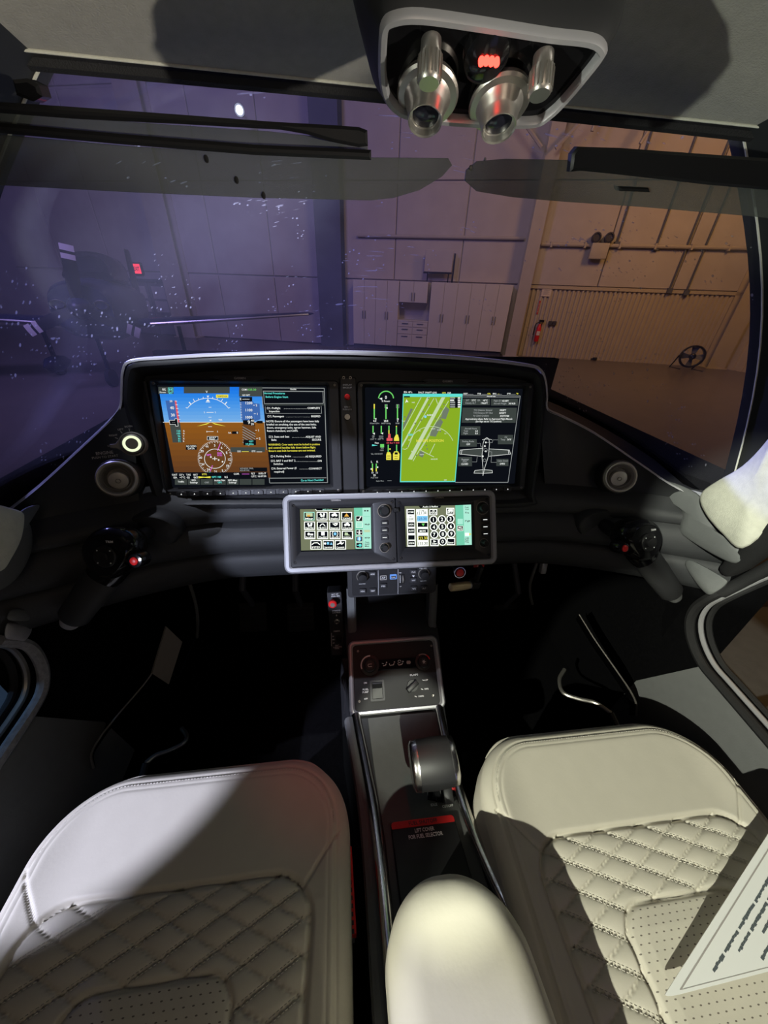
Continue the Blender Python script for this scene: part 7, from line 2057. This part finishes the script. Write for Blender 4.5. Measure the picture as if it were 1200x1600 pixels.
cover('pillar_cover', [(1094, 784), (1098, 768), (1120, 752), (1160, 728), (1200, 686), (1260, 600), (1330, 640), (1290, 800), (1215, 820), (1160, 857), (1130, 835), (1106, 808)],
      [0.60, 0.60, 0.595, 0.585, 0.565, 0.53, 0.55, 0.585, 0.60, 0.605, 0.605, 0.60], 0.02, 'suede', 'cream suede pillar cover at the right door post', 'trim cover', 1)
cover('pillar_cover', [(38, 812), (34, 800), (10, 792), (-30, 780), (-90, 740), (-150, 800), (-100, 880), (-40, 898), (2, 892), (18, 872), (33, 842)],
      [-0.44, -0.44, -0.44, -0.435, -0.42, -0.43, -0.445, -0.45, -0.45, -0.445, -0.44], 0.02, 'suede', 'cream suede pillar cover at the left door post', 'trim cover', -1)
# grey end caps of the dash beside the doors
for sgn, pts, x, lab in ((1, [(1030, 756), (1045, 752), (1088, 770), (1100, 790), (1120, 830), (1160, 858), (1150, 880), (1118, 868), (1075, 842), (1062, 828), (1066, 800), (1050, 785), (1032, 772)], 0.625, 'grey padded end cap of the dash by the right door post'),
                         (-1, [(62, 790), (50, 790), (30, 800), (10, 830), (-20, 900), (-10, 925), (25, 905), (48, 865), (50, 830), (44, 812), (54, 804)], -0.455, 'grey padded end cap of the dash by the left door post')):
    xs_ = [x] * len(pts)
    cover('dash_end_cap', pts, xs_, 0.03, 'vinyl_grey', lab, 'trim cover', sgn)
cover('door_step_trim', [(1070, 882), (1082, 876), (1130, 902), (1136, 912), (1118, 926), (1104, 928), (1086, 908)], [0.635] * 7, 0.025, 'vinyl_grey', 'pale grey sill trim block below the right dash end', 'trim cover', 1)
cover('door_step_trim', [(10, 975), (24, 972), (44, 976), (50, 984), (40, 1000), (26, 1000), (8, 996)], [-0.50] * 7, 0.02, 'silver', 'small silver latch block at the left door opening', 'latch', -1)
cover('door_latch_cover', [(12, 960), (20, 952), (46, 952), (54, 964), (44, 970), (14, 969)], [-0.49] * 6, 0.02, 'vinyl_grey', 'small dark rubber latch bump above the left door opening', 'latch', -1)
A = PX(1140, 890, 0.66); B = PX(1205, 838, 0.62); C = PX(1300, 760, 0.58)
g = thing('door_strut', 'black gas strut bar of the open right door', 'strut', A)
m_ = MB(); m_.tube([A, A.lerp(B, 0.3), B, C], [0.012, 0.017, 0.018, 0.018], 12); obj('strut_tube', m_, 'rubber', g)
m_ = MB(); m_.lathe(facing(A, (-1, -0.3, 0.3)), [(0.010, -0.01), (0.012, 0.004), (0.006, 0.009), (0.001, 0.01)], 16); obj('ball_joint', m_, 'black', g)
A = PX(1128, 926, 0.69); B = PX(1210, 882, 0.68); C = PX(1300, 835, 0.68)
m_ = MB(); m_.tube([A, B, C], 0.010, 10); obj('door_edge_bar', m_, 'rubber', g)

# white printed card near the eye, lower right
T = PZ(1034, 1561, -0.580); e1 = PZ(1212, 1284, -0.560) - T; e2 = PZ(1240, 1508, -0.566) - T
FK = Fr(T, e1, e2)
g = thing('printed_card', 'white laminated card with lines of dark print lying on the right seat', 'card', T)
sk = e2.dot(FK.U) / e2.dot(FK.V); cw, chh = e1.length * 1.1, e2.dot(FK.V) * 1.1
sgnw = 1 if FK.N.dot(-T) > 0 else -1


def skew(pts): return [(u + v * sk, v) for u, v in pts]


out = rrect(0, 0, cw, chh, 0.007, 6)
m_ = MB(); m_.plate(FK, skew(out), -0.0008, 0.0008); obj('card_sheet', m_, 'card', g, smooth=0)
m_ = MB(); m_.ring(FK, [(skew(inset(out, 0.0055)), 0.0011 * sgnw), (skew(inset(out, 0.0066)), 0.0011 * sgnw)]); obj('card_border', m_, 'grey_print', g, smooth=0)
m_ = MB(); random.seed(3)
row = 0; v = 0.016
while v < chh - 0.012:
    u = v * sk + 0.022 + 0.02 * (row % 3) + (0.02 if row % 5 == 4 else 0)
    umax = cw + v * sk - 0.02
    while u < umax:
        wl = random.uniform(0.014, 0.045); vv = v
        n = max(2, int(wl / 0.0035))
        for k in range(n):
            a = u + k * wl / n; m_.box(FK, a, a + wl / n * 0.9, vv + random.uniform(-0.0007, 0.0), vv + random.uniform(0.0012, 0.0022), 0.0009 * sgnw, 0.0012 * sgnw)
        u += wl + 0.003
    v += 0.0068 if row % 5 != 4 else 0.012; row += 1
obj('card_print', m_, 'card_ink', g, smooth=0, kind='stuff')
